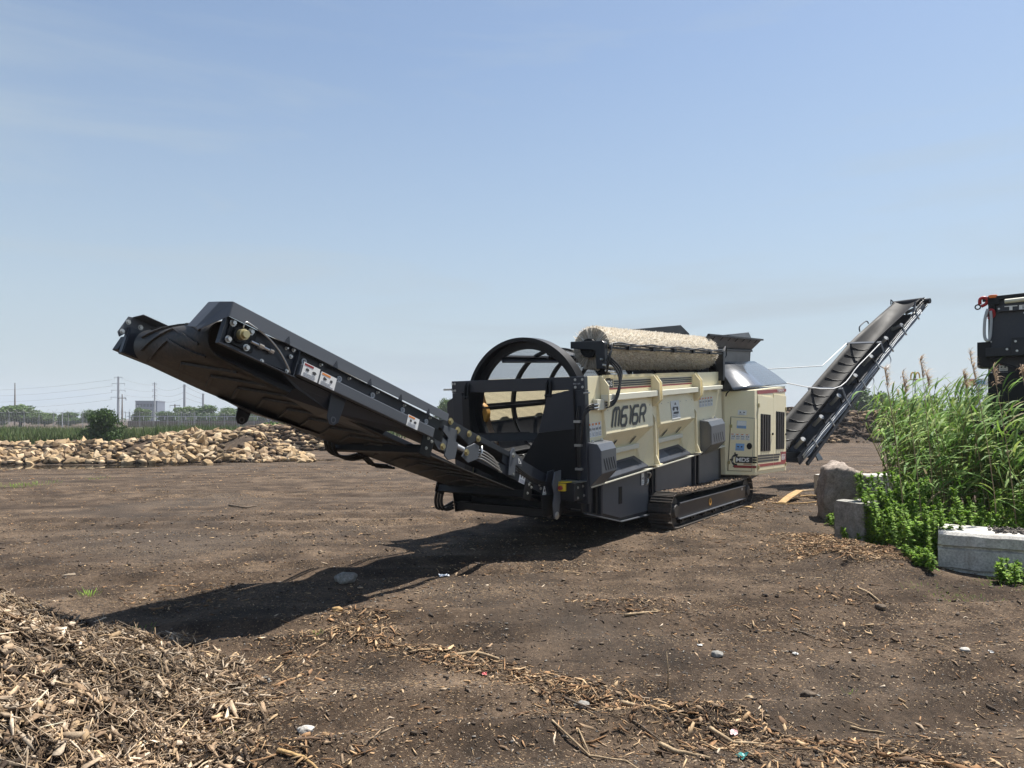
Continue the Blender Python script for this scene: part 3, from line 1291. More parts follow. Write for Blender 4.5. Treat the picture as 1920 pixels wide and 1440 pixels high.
mb = MB()
mb.tube([(2.30, -YS - .012, 1.00), (2.34, -YS - .05, 1.0), (2.38, -YS - .05, .95), (2.38, -YS - .012, .90)], .014, 8)
mb.build('handle', M['steel'], chassis, smooth=True)
label_plate(chassis, frame2d((2.04, -YS - .02, .80), (1, 0, 0), (0, 0, 1)), 0, 0, .11, .21, None, seed=4)

# ------------------------------------------------ tracks
TX0, TX1, TRR = 2.62, 7.0, .30
seg = TX1 - TX0
per = 2 * seg + 2 * math.pi * TRR


def track_pt(s):
    s %= per
    if s < seg:
        return Vector((TX0 + s, 0, .02)), 0.0
    s -= seg
    if s < math.pi * TRR:
        a = s / TRR
        return Vector((TX1 + TRR * math.sin(a), 0, .02 + TRR - TRR * math.cos(a))), a
    s -= math.pi * TRR
    if s < seg:
        return Vector((TX1 - s, 0, .02 + 2 * TRR)), math.pi
    s -= seg
    a = s / TRR
    return Vector((TX0 - TRR * math.sin(a), 0, .02 + TRR + TRR * math.cos(a))), math.pi + a


NSH = 68
shoe = MB()
shoe.box((-.071, -.21, -.011), (.071, .21, .008))
shoe.box((-.071, -.21, -.032), (-.055, .21, -.010))
shoe.box((-.01, -.205, -.024), (.004, .205, -.010))
shoe.box((.05, -.205, -.022), (.062, .205, -.010))
shoe_me = shoe.mesh('track_shoe', M['tracksteel'])
for s in (-1, 1):
    yc = s * 1.32
    mb = MB()
    mb.prism([(2.75, yc - .17 * 1, .15), (6.75, yc - .17, .15), (6.85, yc - .17, .24), (6.85, yc - .17, .38), (6.75, yc - .17, .45), (2.85, yc - .17, .45), (2.72, yc - .17, .36)], (0, .34, 0))
    trk = mb.build('track', M['dark'], TR, bevel=.008)
    mb = MB()
    yo = yc + s * .17
    mb.box((2.78, min(yo, yo + s * .03), .432), (6.78, max(yo, yo + s * .03), .455))
    mb.box((2.78, min(yo, yo + s * .03), .150), (6.78, max(yo, yo + s * .03), .172))
    mb.build('frame_rail', M['grey'], trk, bevel=.003)
    for x in (TX0, TX1):
        mb = MB()
        mb.cyl((x, yc - .13, .32), (x, yc + .13, .32), .255, None, 24)
        mb.cyl((x, yc + s * .13, .32), (x, yc + s * .2, .32), .13, .11, 16)
        mb.build('idler_wheel', M['tracksteel'], trk, bevel=.01)
    for k in range(7):
        mb = MB()
        x = 3.0 + k * .6
        mb.cyl((x, yc - .14, .13), (x, yc + .14, .13), .085, None, 16)
        mb.cyl((x, yc - .17, .13), (x, yc + .17, .13), .05, None, 12)
        mb.build('track_roller', M['tracksteel'], trk)
    if s < 0:
        mb = MB()
        mb.ring((4.45, yo - .006, .31), (0, 1, 0), .075, .043, .014, 20)
        mb.build('tie_down_ring', M['roller'], trk)
        label_plate(trk, frame2d((6.52, yo - .003, .36), (1, 0, 0), (0, 0, 1)), 0, 0, .09, .05, None, seed=3)
    # chain links and shoes
    mb = MB()
    n = 120
    for y in (yc - .09, yc + .09):
        vv, ff = [], []
        for k in range(n):
            p, a = track_pt(per * k / n)
            inn = Vector((-math.sin(a), 0, math.cos(a)))
            for dy in (-.025, .025):
                vv += [Vector((p.x, y + dy, p.z)) + inn * .01, Vector((p.x, y + dy, p.z)) + inn * .07]
        for k in range(n):
            a_, b_ = 4 * k, 4 * ((k + 1) % n)
            ff += [(a_, b_, b_ + 1, a_ + 1), (a_ + 2, a_ + 3, b_ + 3, b_ + 2), (a_ + 1, b_ + 1, b_ + 3, a_ + 3)]
        mb.add(vv, ff)
    mb.build('track_chain', M['black'], trk)
    for k in range(NSH):
        p, a = track_pt(per * (k + .5) / NSH)
        # sagging upper run
        if abs(a - math.pi) < 1e-6:
            t = (p.x - TX0) / seg
            p.z -= .07 * math.sin(math.pi * min(max(t, 0), 1)) ** .8 * .6
        o = link_mesh('track_shoe', shoe_me, trk, (p.x, yc, p.z), (0, -a, 0))
# compost lying on the near track
xs = rng.uniform(2.7, 6.9, 1700)
ys = rng.uniform(-1.50, -1.12, 1700)
zs = .632 - .042 * np.sin(np.pi * (xs - TX0) / seg) ** .8 + rng.uniform(0, .006, 1700)
a_ = chips(np.stack([xs, ys, zs], -1), np.tile(np.array([[0, 0, 1.0]]), (1700, 1)), rng.uniform(.03, .10, 1700), rng.uniform(.02, .06, 1700), rng.uniform(.004, .010, 1700), chip_cols(1700, np.array([(.15, .10, .065), (.21, .145, .09), (.12, .085, .06)])))
o = link_mesh('track_dirt', raw_mesh('track_dirt', a_[0], a_[1], M['chip'], a_[2]), TR)
tag(o, kind='stuff')

# ------------------------------------------------ drum
DZ, DR = 2.12, .93
DX0, DX1 = .24, 5.9


def cyl_uv(name, x0, x1, r, nseg, nx, mat, parent):
    me = bpy.data.meshes.new(name)
    vv, ff, uvs = [], [], []
    for i in range(nx + 1):
        for k in range(nseg + 1):
            a = 2 * math.pi * k / nseg
            x = x0 + (x1 - x0) * i / nx
            vv.append(T((x, r * math.sin(a), DZ + r * math.cos(a))))
            uvs.append((a * r, x))
    for i in range(nx):
        for k in range(nseg):
            a = i * (nseg + 1) + k
            ff.append((a, a + 1, a + nseg + 2, a + nseg + 1))
    me.from_pydata([tuple(v) for v in vv], [], ff)
    ul = me.uv_layers.new(name='UVMap')
    for lp in me.loops:
        ul.data[lp.index].uv = uvs[lp.vertex_index]
    me.materials.append(mat)
    me.polygons.foreach_set('use_smooth', [True] * len(me.polygons))
    return link_mesh(name, me, parent)


drum = cyl_uv('drum', DX0, DX1, DR, 96, 6, M['screen'], TR)
for i, x in enumerate((.10, 1.25, 2.4, 3.55, 4.7, 5.85)):
    mb = MB(T)
    if i == 0:
        mb.ring((x + .12, 0, DZ), (1, 0, 0), DR + .17, DR + .11, .22, 96)
        mb.ring((x + .19, 0, DZ), (1, 0, 0), DR + .12, DR - .01, .08, 96)
    else:
        mb.ring((x, 0, DZ), (1, 0, 0), DR + .03, DR - .02, .09, 96)
    mb.build('drum_hoop', M['black'], drum, smooth=True, auto=35)
for k in range(6):
    a = R(30 + 60 * k)
    mb = MB(T)
    e = Vector((0, math.sin(a), math.cos(a)))
    t_ = Vector((0, math.cos(a), -math.sin(a)))
    c = Vector((DX0, 0, DZ)) + e * DR
    pts = [c - t_ * .055 + e * .015, c + t_ * .055 + e * .015, c + t_ * .055 - e * .02, c - t_ * .055 - e * .02]
    mb.prism(pts, (DX1 - DX0, 0, 0))
    # inner lifter bar
    c2 = c - e * .02
    mb.prism([c2 - t_ * .012, c2 + t_ * .012, c2 + t_ * .012 - e * .07, c2 - t_ * .012 - e * .07], (DX1 - DX0 - .3, 0, 0))
    lb_ = mb.build('lifter_bar', M['black'], drum)
    bp = [T(Vector((DX0 + .25 + .21 * j, 0, DZ)) + e * (DR - .02) + t_ * .07) for j in range(6)]
    if k in (2, 3):
        bolts(lb_, bp, T(-e) - T((0, 0, 0)), .012, .012)

# ------------------------------------------------ front frame round the drum mouth
mb = MB(T)
mb.box((-.05, -1.21, 2.38), (.06, 1.27, 2.575))
ff_ = mb.build('front_frame', M['dark'], TR, bevel=.008)
for y0, y1 in ((-1.21, -1.02), (1.06, 1.27)):
    mb = MB(T)
    mb.box((-.045, y0, .70), (.075, y1, 2.378))
    mb.build('post', M['dark'], ff_, bevel=.008)
mb = MB(T)
mb.prism([(-.055, 1.0, 2.36), (-.055, .92, 2.36), (-.055, .92, .9), (-.055, 1.06, .9), (-.055, 1.06, 2.3)], (.03, 0, 0))
mb.build('jamb', M['black'], ff_)
for y in (.93, -.62):
    mb = MB(T)
    for dy in (-.045, .02):
        mb.prism([(-.05, y + dy, 2.55), (-.10, y + dy, 2.50), (-.13, y + dy, 2.28), (-.07, y + dy, 2.28), (-.05, y + dy, 2.40)], (0, .02, 0))
    mb.cyl((-.10, y - .06, 2.31), (-.10, y + .06, 2.31), .018, None, 10)
    mb.build('hook', M['black'], ff_, bevel=.003)
bolts(ff_, [T((-.05, y, z)) for y in (-1.18, -1.06) for z in (2.42, 2.53)] + [T((-.05, y, z)) for y in (1.20, 1.25) for z in (2.42, 2.53)], T((-1, 0, 0)), .014, .014)
mb = MB(T)
fr = frame2d((-.051, -1.03, 2.46), (0, -1, 0), (0, 0, 1))
put_text(mb, fr, 'M616R', .0, .0, .12, .022, .001)
mb.build('serial_plate', M['printgrey'], ff_, recalc=False)
# far guard wing and pale idler roller behind it
mb = MB(T)
mb.plate([(.1, 1.30, 1.62), (.1, 1.30, 2.35), (.12, 1.52, 2.22), (.12, 1.52, 1.45)], .012)
mb.plate([(.1, 1.30, 1.62), (.1, 1.30, 2.35), (.7, 1.30, 2.35), (.7, 1.30, 1.62)], .012)
mb.build('guard_wing', M['dark'], ff_, bevel=.003)
mb = MB(T)
mb.cyl((.30, 1.02, 2.02), (.42, 1.02, 2.02), .19, None, 24)
mb.build('support_roller', M['roller'], ff_, bevel=.02)
mb = MB(T)
mb.beam((-.06, 1.42, 2.44), (-.06, 1.26, 2.44), .05, .03)
mb.tube([(-.06, -1.20, 2.33), (-.06, -1.30, 2.335)], .012)
mb.build('latch_pin', M['steel'], ff_)
# discharge chute plates on the near side of the mouth
mb = MB()
mb.plate([(-.24, -.60, 2.30), (-.25, -1.04, 2.38), (-.20, -1.04, 1.80), (-.20, -.42, 1.74)], .014)
c1 = mb.build('chute_plate', M['dark'], TR, bevel=.003)
mb = MB()
mb.plate([(-.205, -.42, 1.735), (-.205, -1.04, 1.80), (-.10, -1.04, .95), (-.10, -.25, .95), (-.12, -.02, 1.22)], .014)
mb.plate([(-.25, -1.045, 2.38), (-.04, -1.045, 2.40), (-.0, -1.045, 1.0), (-.10, -1.045, .95), (-.20, -1.045, 1.80)], .012)
mb.build('chute_plate', M['black'], TR, bevel=.003)
mb = MB()
mb.plate([(-.05, .92, 1.3), (-.05, -.02, 1.22), (-.05, -.25, .80), (-.05, .95, .80)], .014)
mb.build('chute_plate', M['black'], TR, bevel=.003)
mb = MB(T)
mb.tube([(.0, .92, 1.70), (.0, .2, 1.73), (.0, -.2, 1.74)], .012)
mb.plate([(.0, .95, 1.70), (.0, -.35, 1.74), (-.04, -.35, 1.62), (-.04, .95, 1.58)], .01)
mb.build('mouth_sill', M['black'], TR)
bolts(c1, [Vector((-.085, -.30 + .0 - .12 * k, 1.30 - .13 * k)) for k in range(4)], (-1, 0, 0), .014, .012)
# hydraulic hose clipped to the near post
mb = MB()
mb.tube([T((-.06, -1.10, 2.15)), T((-.085, -1.08, 1.9)), T((-.085, -1.09, 1.4)), T((-.085, -1.07, 1.0)), (-.12, -1.0, .98)], .012, 8)
mb.tube([T((-.06, -1.13, 2.15)), T((-.085, -1.11, 1.9)), T((-.085, -1.12, 1.4)), T((-.085, -1.10, 1.05))], .010, 8)
hs = mb.build('hose', M['hose'], TR, smooth=True)
mb = MB(T)
for z in (1.9, 1.55, 1.2):
    mb.box((-.105, -1.15, z), (-.05, -1.04, z + .035))
mb.build('hose_clip', M['steel'], hs)

# ------------------------------------------------ cream side housing
hous = None
for s in (-1, 1):
    mb = MB(T)
    # structural wall: front column, top band, lower chute walls (inner skin)
    y = s * 1.17
    mb.box((.02, min(y, y - s * .02), .97), (.56, max(y, y - s * .02), 2.575))
    mb.box((4.62, min(y, y - s * .02), .97), (6.3, max(y, y - s * .02), 2.575))
    mb.box((.56, min(y, y - s * .02), 2.05), (4.62, max(y, y - s * .02), 2.575))
    mb.box((2.38, min(y, y - s * .02), .97), (2.74, max(y, y - s * .02), 2.05))
    mb.box((4.44, min(y, y - s * .02), .97), (4.62, max(y, y - s * .02), 2.05))
    hz = mb.build('side_housing', M['cream'], TR, bevel=.004)
    if s < 0:
        hous = hz
    yo = s * 1.20
    for bx0, bx1 in ((.565, 2.42), (2.70, 4.48)):
        mb = MB(T)
        # upper panel, slightly leaning, then crease, then chute running inwards
        A = [(bx0, s * 1.185, 2.17), (bx1, s * 1.185, 2.17), (bx1 - .05, s * 1.23, 1.68), (bx0, s * 1.23, 1.68)]
        B = [(bx0, s * 1.23, 1.678), (bx1 - .05, s * 1.23, 1.678), (bx1 - .34, s * 1.02, 1.40), (bx0, s * 1.02, 1.40)]
        Cc = [(bx0, s * 1.02, 1.40), (bx1 - .34, s * 1.02, 1.40), (bx1 - .34, s * 1.0, 1.10), (bx0, s * 1.0, 1.10)]
        for q in (A, B, Cc):
            mb.plate(q, .010)
        hp = mb.build('hopper_panel', M['cream'], hz, bevel=.002)
        mb = MB(T)
        xa = bx0 - .004
        mb.plate([(xa, s * 1.15, 2.17), (xa, s * 1.185, 2.17), (xa, s * 1.232, 1.68), (xa, s * 1.15, 1.57)], .008)
        mb.plate([(xa, s * 1.18, 1.61), (xa, s * 1.02, 1.40), (xa, s * 1.0, 1.0), (xa, s * 1.18, 1.0)], .008)
        mb.build('end_plate', M['cream'], hz)
        # plain column beside the chute
        mb = MB(T)
        mb.plate([(bx1 - .05, s * 1.225, 1.69), (bx1 + .03, s * 1.19, 1.69), (bx1 + .03, s * 1.19, .97), (bx1 - .28, s * 1.10, .97), (bx1 - .34, s * 1.02, 1.40)], .010)
        mb.plate([(bx1 - .34, s * 1.02, 1.40), (bx1 - .28, s * 1.10, .97), (bx1 - .30, s * 1.0, .97), (bx1 - .34, s * 1.0, 1.1)], .008)
        mb.build('column_panel', M['cream'], hz, bevel=.002)
        mb = MB(T)
        ya, yb = s * 1.02, s * 1.10
        mb.box((bx0, min(ya, yb), 1.315), (bx1 - .36, max(ya, yb), 1.395))
        mb.build('ledge_rail', M['creamrail'], hz, bevel=.01)
        # slatted grille cover at the foot
        gx0, gx1 = bx0, bx1 - .30
        mb = MB(T)
        P0, P1 = Vector((gx0, s * 1.005, 1.165)), Vector((gx1 - .10, s * 1.005, 1.185))
        P2, P3 = Vector((gx1 + .06, s * 1.20, 1.0)), Vector((gx0, s * 1.20, .985))
        mb.plate([P0, P1, P2, P3], .008)
        mb.prism([P3, P2, P2 - Vector((0, 0, .03)), P3 - Vector((0, 0, .03))], (0, s * .006, 0))
        gr = mb.build('grille', M['dark'], hz, bevel=.002)
        nrm = (P1 - P0).cross(P3 - P0).normalized()
        if nrm.z < 0:
            nrm = -nrm
        mb = MB(T)
        for k in range(15):
            f0 = .42 + .033 * k
            a = P0.lerp(P1, f0).lerp(P3.lerp(P2, f0), .16) + nrm * .006
            b = P0.lerp(P1, f0).lerp(P3.lerp(P2, f0), .74) + nrm * .006
            mb.beam(a, b, .019, .003, up=nrm)
        mb.build('grille_slot', M['black'], gr)
        if s < 0:
            # oval inspection holes
            for fx in (.30, .74):
                mb = MB(T)
                cx = bx0 + (bx1 - .2 - bx0) * fx
                c = Vector((cx, -1.085, 1.485))
                ex, ey = Vector((1, 0, 0)), Vector((0, -.21, .28)).normalized()
                nn = ex.cross(ey)
                mb.add([c - nn * -.012 + ex * (.035 * math.cos(a) + .03 * math.sin(a)) + ey * .085 * math.sin(a) for a in [2 * math.pi * i / 20 for i in range(20)]], [tuple(range(20))])
                hl = mb.build('inspection_hole', M['black'], hp, recalc=False)
                hl.location = (0, -.012, 0.002)
            mb = MB(T)
            for k in range(6):
                cx = bx0 + .12 + k * (bx1 - bx0 - .25) / 5
                mb.prism([(cx, -1.196, 2.045), (cx + .03, -1.196, 2.05), (cx + .015, -1.198, 2.03)], (0, -.006, 0))
            mb.build('panel_nick', M['print'], hp)
    # long rail
    mb = MB(T)
    y0, y1 = s * 1.185, s * 1.30
    mb.box((.50, min(y0, y1), 2.185), (2.46, max(y0, y1), 2.285))
    mb.box((2.66, min(y0, y1), 2.185), (4.50, max(y0, y1), 2.285))
    mb.box((4.78, min(y0, y1), 2.205), (6.0, max(y0, y1), 2.285))
    mb.build('side_rail', M['creamrail'], hz, bevel=.008)
    # fins
    for x in (.52, 2.48, 2.60, 4.54, 4.68):
        mb = MB(T)
        mb.prism([(x, s * 1.17, 2.58), (x, s * 1.20, 2.575), (x, s * 1.315, 2.42), (x, s * 1.32, 2.12), (x, s * 1.24, 2.04), (x, s * 1.18, 2.0)], (.022, 0, 0))
        mb.build('fin', M['cream'], hz, bevel=.003)
    for x in (2.46, 4.52):
        mb = MB(T)
        mb.prism([(x, s * 1.15, 1.95), (x, s * 1.235, 1.80), (x, s * 1.235, 1.15), (x, s * 1.30, .99), (x, s * 1.15, .97)], (.03, 0, 0))
        mb.prism([(x - .10, s * 1.15, .972), (x + .16, s * 1.15, .972), (x + .12, s * 1.31, .972), (x - .04, s * 1.31, .972)], (0, 0, .018))
        mb.build('fin_foot', M['cream'], hz, bevel=.003)
    # comb along the top edge
    mb = MB(T)
    for k in range(78):
        x = .60 + k * .0505
        if 2.44 < x < 2.66:
            continue
        mb.box((x, min(s * 1.17, s * 1.212), 2.535), (x + .022, max(s * 1.17, s * 1.212), 2.585))
    tag(mb.build('comb', M['cream'], hz), kind='stuff')

for s in (-1, 1):
    mb = MB(T)
    mb.plate([(.62, s * 1.150, 2.50), (5.9, s * 1.150, 2.50), (5.9, s * .985, 1.86), (.62, s * .985, 1.86)], .008)
    mb.build('collecting_chute', M['cream'], TR)
    mb = MB(T)
    mb.plate([(.62, s * .985, 1.85), (5.9, s * .985, 1.85), (5.9, s * .60, .95), (.62, s * .60, .95)], .008)
    mb.build('collecting_chute', M['black'], TR)
# stripes and lettering on the near side
FX = frame2d(T((0, -1.172, 0)), T((1, 0, 0)), T((0, 0, 1)))
mb = MB()
for x0, x1 in ((.98, 2.44), (2.66, 4.46)):
    for k in range(3):
        quad(mb, FX, x0, 2.395 + .036 * k, x1, 2.420 + .036 * k)
mb.build('stripe', M['stripe'], hous)
mb = MB()
for x0, x1 in ((.72, 2.44), (2.66, 4.46)):
    quad(mb, FX, x0, 2.352, x1, 2.378)
mb.build('stripe', M['red'], hous)
mb = MB()
quad(mb, FX, .62, 2.385, .95, 2.515)
mb.build('badge', M['stripe'], hous)
mb = MB()
put_text(mb, FX, 'MDS', .66, 2.405, .27, .09, .004, offset=.03)
mb.build('lettering', M['white'], hous, recalc=False)
UP = (T((0, -1.23, 1.68)) - T((0, -1.185, 2.17))) * -1
FU = frame2d(T((.60, -1.2385, 1.68)), T((1, 0, 0)), UP, .002)
mb = MB()
m_ = [[(0, 0), (0, 1), (.85, 1), (.85, 0)], [(.42, 1), (.42, 0)]]
six = [[(.8, 1), (0, 1), (0, 0), (.8, 0), (.8, .52), (0, .52)]]
one = [[(0, 1), (.28, 1), (.28, 0)]]
r_ = [[(0, 0), (0, 1), (.8, 1), (.8, .5), (0, .5)], [(.45, .5), (.8, 0)]]
cur = .16
SX, SYY, SW = .262, .285, .052
for gl, adv in ((m_, 1.17), (six, 1.07), (one, .58), (six, 1.12), (r_, 1.0)):
    strokes(mb, FU, gl, SX, SYY, cur, .09, SW, .50)
    cur += adv * SX
mb.build('lettering', M['stripe'], hous, recalc=False)
FU2 = frame2d(T((2.72, -1.2385, 1.68)), T((1, 0, 0)), UP, .002)
o = label_plate(hous, FU2, .52, .05, .42, .34, None, 'notice', 9)
mb = MB()
quad(mb, FU2, .62, .25, .86, .27, .004)
quad(mb, FU2, .62, .14, .86, .18, .004)
mb.add([FU2(.69, .31, .005), FU2(.79, .31, .005), FU2(.74, .36, .005)], [(0, 1, 2)])
mb.build('notice_print', M['print'], hous, recalc=False)
for k in range(4):
    label_plate(hous, FX, .10 + .105 * k, 1.66, .095, .22, 'orange', seed=20 + k)
for k in range(5):
    label_plate(hous, FX, 4.86 + .17 * k, 1.86, .15, .20, 'orange', seed=30 + k)
# hydraulic manifold and hoses beside the badge
mb = MB(T)
mb.box((.26, -1.25, 2.06), (.50, -1.18, 2.22))
mf = mb.build('manifold', M['creamrail'], hous, bevel=.004)
mb = MB()
for k in range(3):
    z = 2.09 + .035 * k
    mb.tube([T((.24, -1.26, z)), T((.10, -1.27, z)), T((-.02, -1.25, z - .02)), T((-.09, -1.2, z - .14)), T((-.09, -1.14, z - .5))], .014, 8)
    mb.tube([T((.50, -1.27, z)), T((.66, -1.33, z + .05)), T((.80, -1.36, z + .25)), T((.84 + .05 * k, -1.33, z + .5)), T((.80, -1.2, z + .70)), T((.74, -1.05, z + .78))], .016, 8)
mb.build('hose', M['hose'], mf, smooth=True)
mb = MB(T)
for k in range(2):
    z = 2.10 + .05 * k
    mb.cyl((.10, -1.27, z), (.26, -1.26, z), .019, None, 8)
    mb.cyl((.50, -1.26, z), (.58, -1.29, z), .019, None, 8)
mb.build('hose_end', M['steel'], mf)

# grey guard boxes
def guard(x0, x1, z0, z1, ydp):
    mb = MB(T)
    y0, y1 = -1.175, -1.175 - ydp
    pr = [(x0, y0, z0 - .12), (x0, y0, z1), (x0, y1 + .06, z1 - .02), (x0, y1, z1 - .12), (x0, y1, z0 + .08), (x0, y0 - .04, z0 - .12)]
    mb.prism(pr, (x1 - x0, 0, 0))
    g = mb.build('guard_box', M['grey'], hous, bevel=.01)
    mb = MB(T)
    w = x1 - x0
    for k in range(5):
        cx = x0 + w * (.14 + .155 * k)
        mb.prism([(cx, y1 - .001, z0 + .30), (cx + .02, y1 - .001, z0 + .30), (cx + .02 + .07, y1 - .001, z0 + .12), (cx + .07, y1 - .001, z0 + .12)], (0, -.002, 0))
    mb.build('vent_slot', M['black'], g)
    bolts(g, [T((x0 + .1, y0 - .05, z1 + .0)), T((x1 - .1, y0 - .05, z1 + .0))], (0, 0, 1), .02, .03)


guard(.02, .52, 1.06, 1.60, .24)
guard(4.86, 5.75, 1.02, 1.60, .24)

# ------------------------------------------------ cleaning brush above the drum
M['bristlecore'] = concrete('packed_bristle', (.36, .31, .24), (.68, .62, .51), 45)
BA, BB = T((.86, -.86, 3.02)), T((6.05, -.86, 3.00))
bd = (BB - BA).normalized()
mb = MB()
mb.cyl(BA - bd * .12, BB + bd * .12, .085, None, 16)
mb.cyl(BA - bd * .03, BA - bd * .01, .14, None, 20)
brush = mb.build('brush', M['black'], TR, bevel=.004)
mb = MB()
mb.cyl(BA + bd * .02, BB - bd * .02, .322, None, 40)
core = mb.build('bristle_core', M['bristlecore'], brush, smooth=True, auto=40)
nb = 30000
t = rng.random(nb)
aa = rng.uniform(0, 2 * math.pi, nb)
e1 = np.array(bd.orthogonal().normalized())
e2 = np.cross(np.array(bd), e1)
E_ = np.cos(aa)[:, None] * e1 + np.sin(aa)[:, None] * e2
Tn = -np.sin(aa)[:, None] * e1 + np.cos(aa)[:, None] * e2
base = np.array(BA)[None] + np.array(BB - BA)[None] * t[:, None]
tipr = .348 + rng.normal(0, .010, nb)
skew = rng.normal(0, .022, (nb, 1)) * np.array(bd)[None] + rng.normal(0, .018, (nb, 1)) * Tn
wph = rng.uniform(0, math.pi, nb)[:, None]
wv = (Tn * np.cos(wph) + np.array(bd)[None] * np.sin(wph)) * .007
p0 = base + E_ * .10
p1 = base + E_ * tipr[:, None] + skew
Vb = np.stack([p0 - wv, p0 + wv, p1 + wv * .6, p1 - wv * .6], 1).reshape(-1, 3)
Fb = np.arange(nb * 4).reshape(-1, 4)
cb = np.array([(.72, .66, .56), (.78, .73, .64), (.62, .55, .45), (.46, .39, .30), (.82, .79, .72)])[rng.choice(5, nb, p=[.3, .3, .2, .08, .12])]
o = link_mesh('bristles', raw_mesh('bristles', Vb, Fb, M['bristle'], np.repeat(cb, 4, 0)), brush)
tag(o, kind='stuff')
# near-end arm, far-end arm, hose tray
mb = MB()
a0 = BA - bd * .10
mb.prism([a0 + Vector((0, .26, .11)), a0 + Vector((0, .26, .0)), a0 + Vector((0, -.18, -.05)), a0 + Vector((0, -.20, -.34)), a0 + Vector((0, -.34, -.34)), a0 + Vector((0, -.34, .06)), a0 + Vector((0, -.30, .09))], bd * -.11)
arm = mb.build('brush_arm', M['darker'], TR, bevel=.01)
mb = MB()
mb.prism([a0 + Vector((-.03, -.22, -.34)), a0 + Vector((-.03, -.34, -.34)), a0 + Vector((.04, -.30, -.62)), a0 + Vector((.04, -.18, -.62))], bd * .14)
mb.build('arm_pivot', M['black'], arm, bevel=.006)
mb = MB()
mb.cyl(a0 + Vector((.10, -.0, .0)), a0 + Vector((.0, -.0, .0)), .15, .15, 24)
mb.build('brush_motor', M['black'], arm, bevel=.008)
mb = MB()
b0 = BB + bd * .10
mb.prism([b0 + Vector((0, .06, .06)), b0 + Vector((0, .06, -.06)), b0 + Vector((0, -.25, -.2)), b0 + Vector((0, -.28, -.62)), b0 + Vector((0, -.42, -.62)), b0 + Vector((0, -.42, .0))], bd * .12)
mb.build('brush_arm', M['darker'], TR, bevel=.01)
mb = MB()
h0, h1 = a0 + Vector((.02, -.36, .02)), b0 + Vector((.05, -.38, .0))
mb.beam(h0 + Vector((0, 0, -.035)), h1 + Vector((0, 0, -.035)), .05, .03)
ht = mb.build('hose_tray', M['black'], TR)
mb = MB()
for k in range(3):
    pts = []
    for i in range(26):
        q = h0.lerp(h1, i / 25) + Vector((0, -.02 + .03 * math.sin(i * 1.1 + k * 2.1), .015 * math.cos(i * 1.1 + k * 2.1) + .01 + .012 * k))
        pts.append(q)
    pts = [h0 + Vector((-.2, -.05, -.25 - .1 * k)), h0 + Vector((-.05, -.06, -.08))] + pts
    if k < 2:
        pts += [h1 + Vector((.2, .0, .14)), h1 + Vector((.38, .03, .10)), h1 + Vector((.42, .04, -.04)), h1 + Vector((.30, .05, -.14)), h1 + Vector((.05, .06, -.1))]
    mb.tube(pts, .014, 6)
mb.build('hose', M['hose'], ht, smooth=True)
mb = MB()
for k in range(5):
    q = h0.lerp(h1, .12 + .18 * k)
    mb.box(q - Vector((.05, .05, .06)), q + Vector((.05, .03, .0)))
mb.build('hose_clamp', M['black'], ht)
mb = MB()
for k in range(3):
    q = a0 + Vector((-.16, -.30 - .04 * k, -.20 - .09 * k))
    mb.cyl(q, q + Vector((.26, -.05, -.02)), .014, None, 8)
mb.build('hose_end', M['steel'], ht)

# ------------------------------------------------ engine housing
EB = [(6.4, -.55, .70), (6.4, -1.18, .70), (7.1, -1.65, .66), (9.92, -1.65, .60), (9.92, -.55, .60)]


def etop(x):
    return 2.60 + .070 * (x - 7.1)


mb = MB()
n = len(EB)
vv = [Vector(p) for p in EB] + [Vector((p[0] - .10, p[1], etop(p[0]))) for p in EB]
mb.add(vv, [tuple(range(n))[::-1], tuple(range(n, 2 * n))] + [(i, (i + 1) % n, n + (i + 1) % n, n + i) for i in range(n)])
eng = mb.build('engine_housing', M['cream'], TR, bevel=.012)
lean = Vector((-.10, 0, 1.93)).normalized()
# chamfered face
p1, p2 = Vector(EB[1]), Vector(EB[2])
cx_ = (p2 - p1).normalized()
FA = frame2d(p1, cx_, lean, .003)
WA = (p2 - p1).length
mb = MB()
quad(mb, FA, .06, .10, WA - .14, 1.29, .0, .014)
hd = mb.build('hatch', M['cream'], eng, bevel=.003)
mb = MB()
for q in ((.05, .09, WA - .13, .10), (.05, 1.29, WA - .13, 1.30), (.045, .09, .055, 1.30), (WA - .135, .09, WA - .125, 1.30)):
    quad(mb, FA, *q, .0, .004)
mb.build('hatch_gap', M['print'], eng)
FH = frame2d(p1, cx_, lean, .018)
label_plate(hd, FH, .22, 1.05, .26, .17, 'blue', 'data_plate', 41)
mb = MB(); quad(mb, FH, .225, 1.11, .475, 1.215, .004); mb.build('data_plate', M['white'], hd, recalc=False)
label_plate(hd, FH, .22, .55, .24, .16, 'blue', 'data_plate', 42)
for k in range(4):
    label_plate(hd, FH, .075 + .135 * k, .79, .115, .14, 'orange', seed=50 + k)
label_plate(eng, FA, .24, 1.35, .24, .11, None, 'data_plate', 43)
mb = MB()
mb.cyl(FH(.60, .66, -.002), FH(.60, .66, .012), .075, .07, 24)
mb.build('filler_cap', M['black'], hd, bevel=.004)
for t_ in (.28, 1.09):
    mb = MB()
    quad(mb, FH, .025, t_ - .035, .085, t_ + .035, .0, .016)
    mb.build('hinge', M['brass'], hd, bevel=.003)
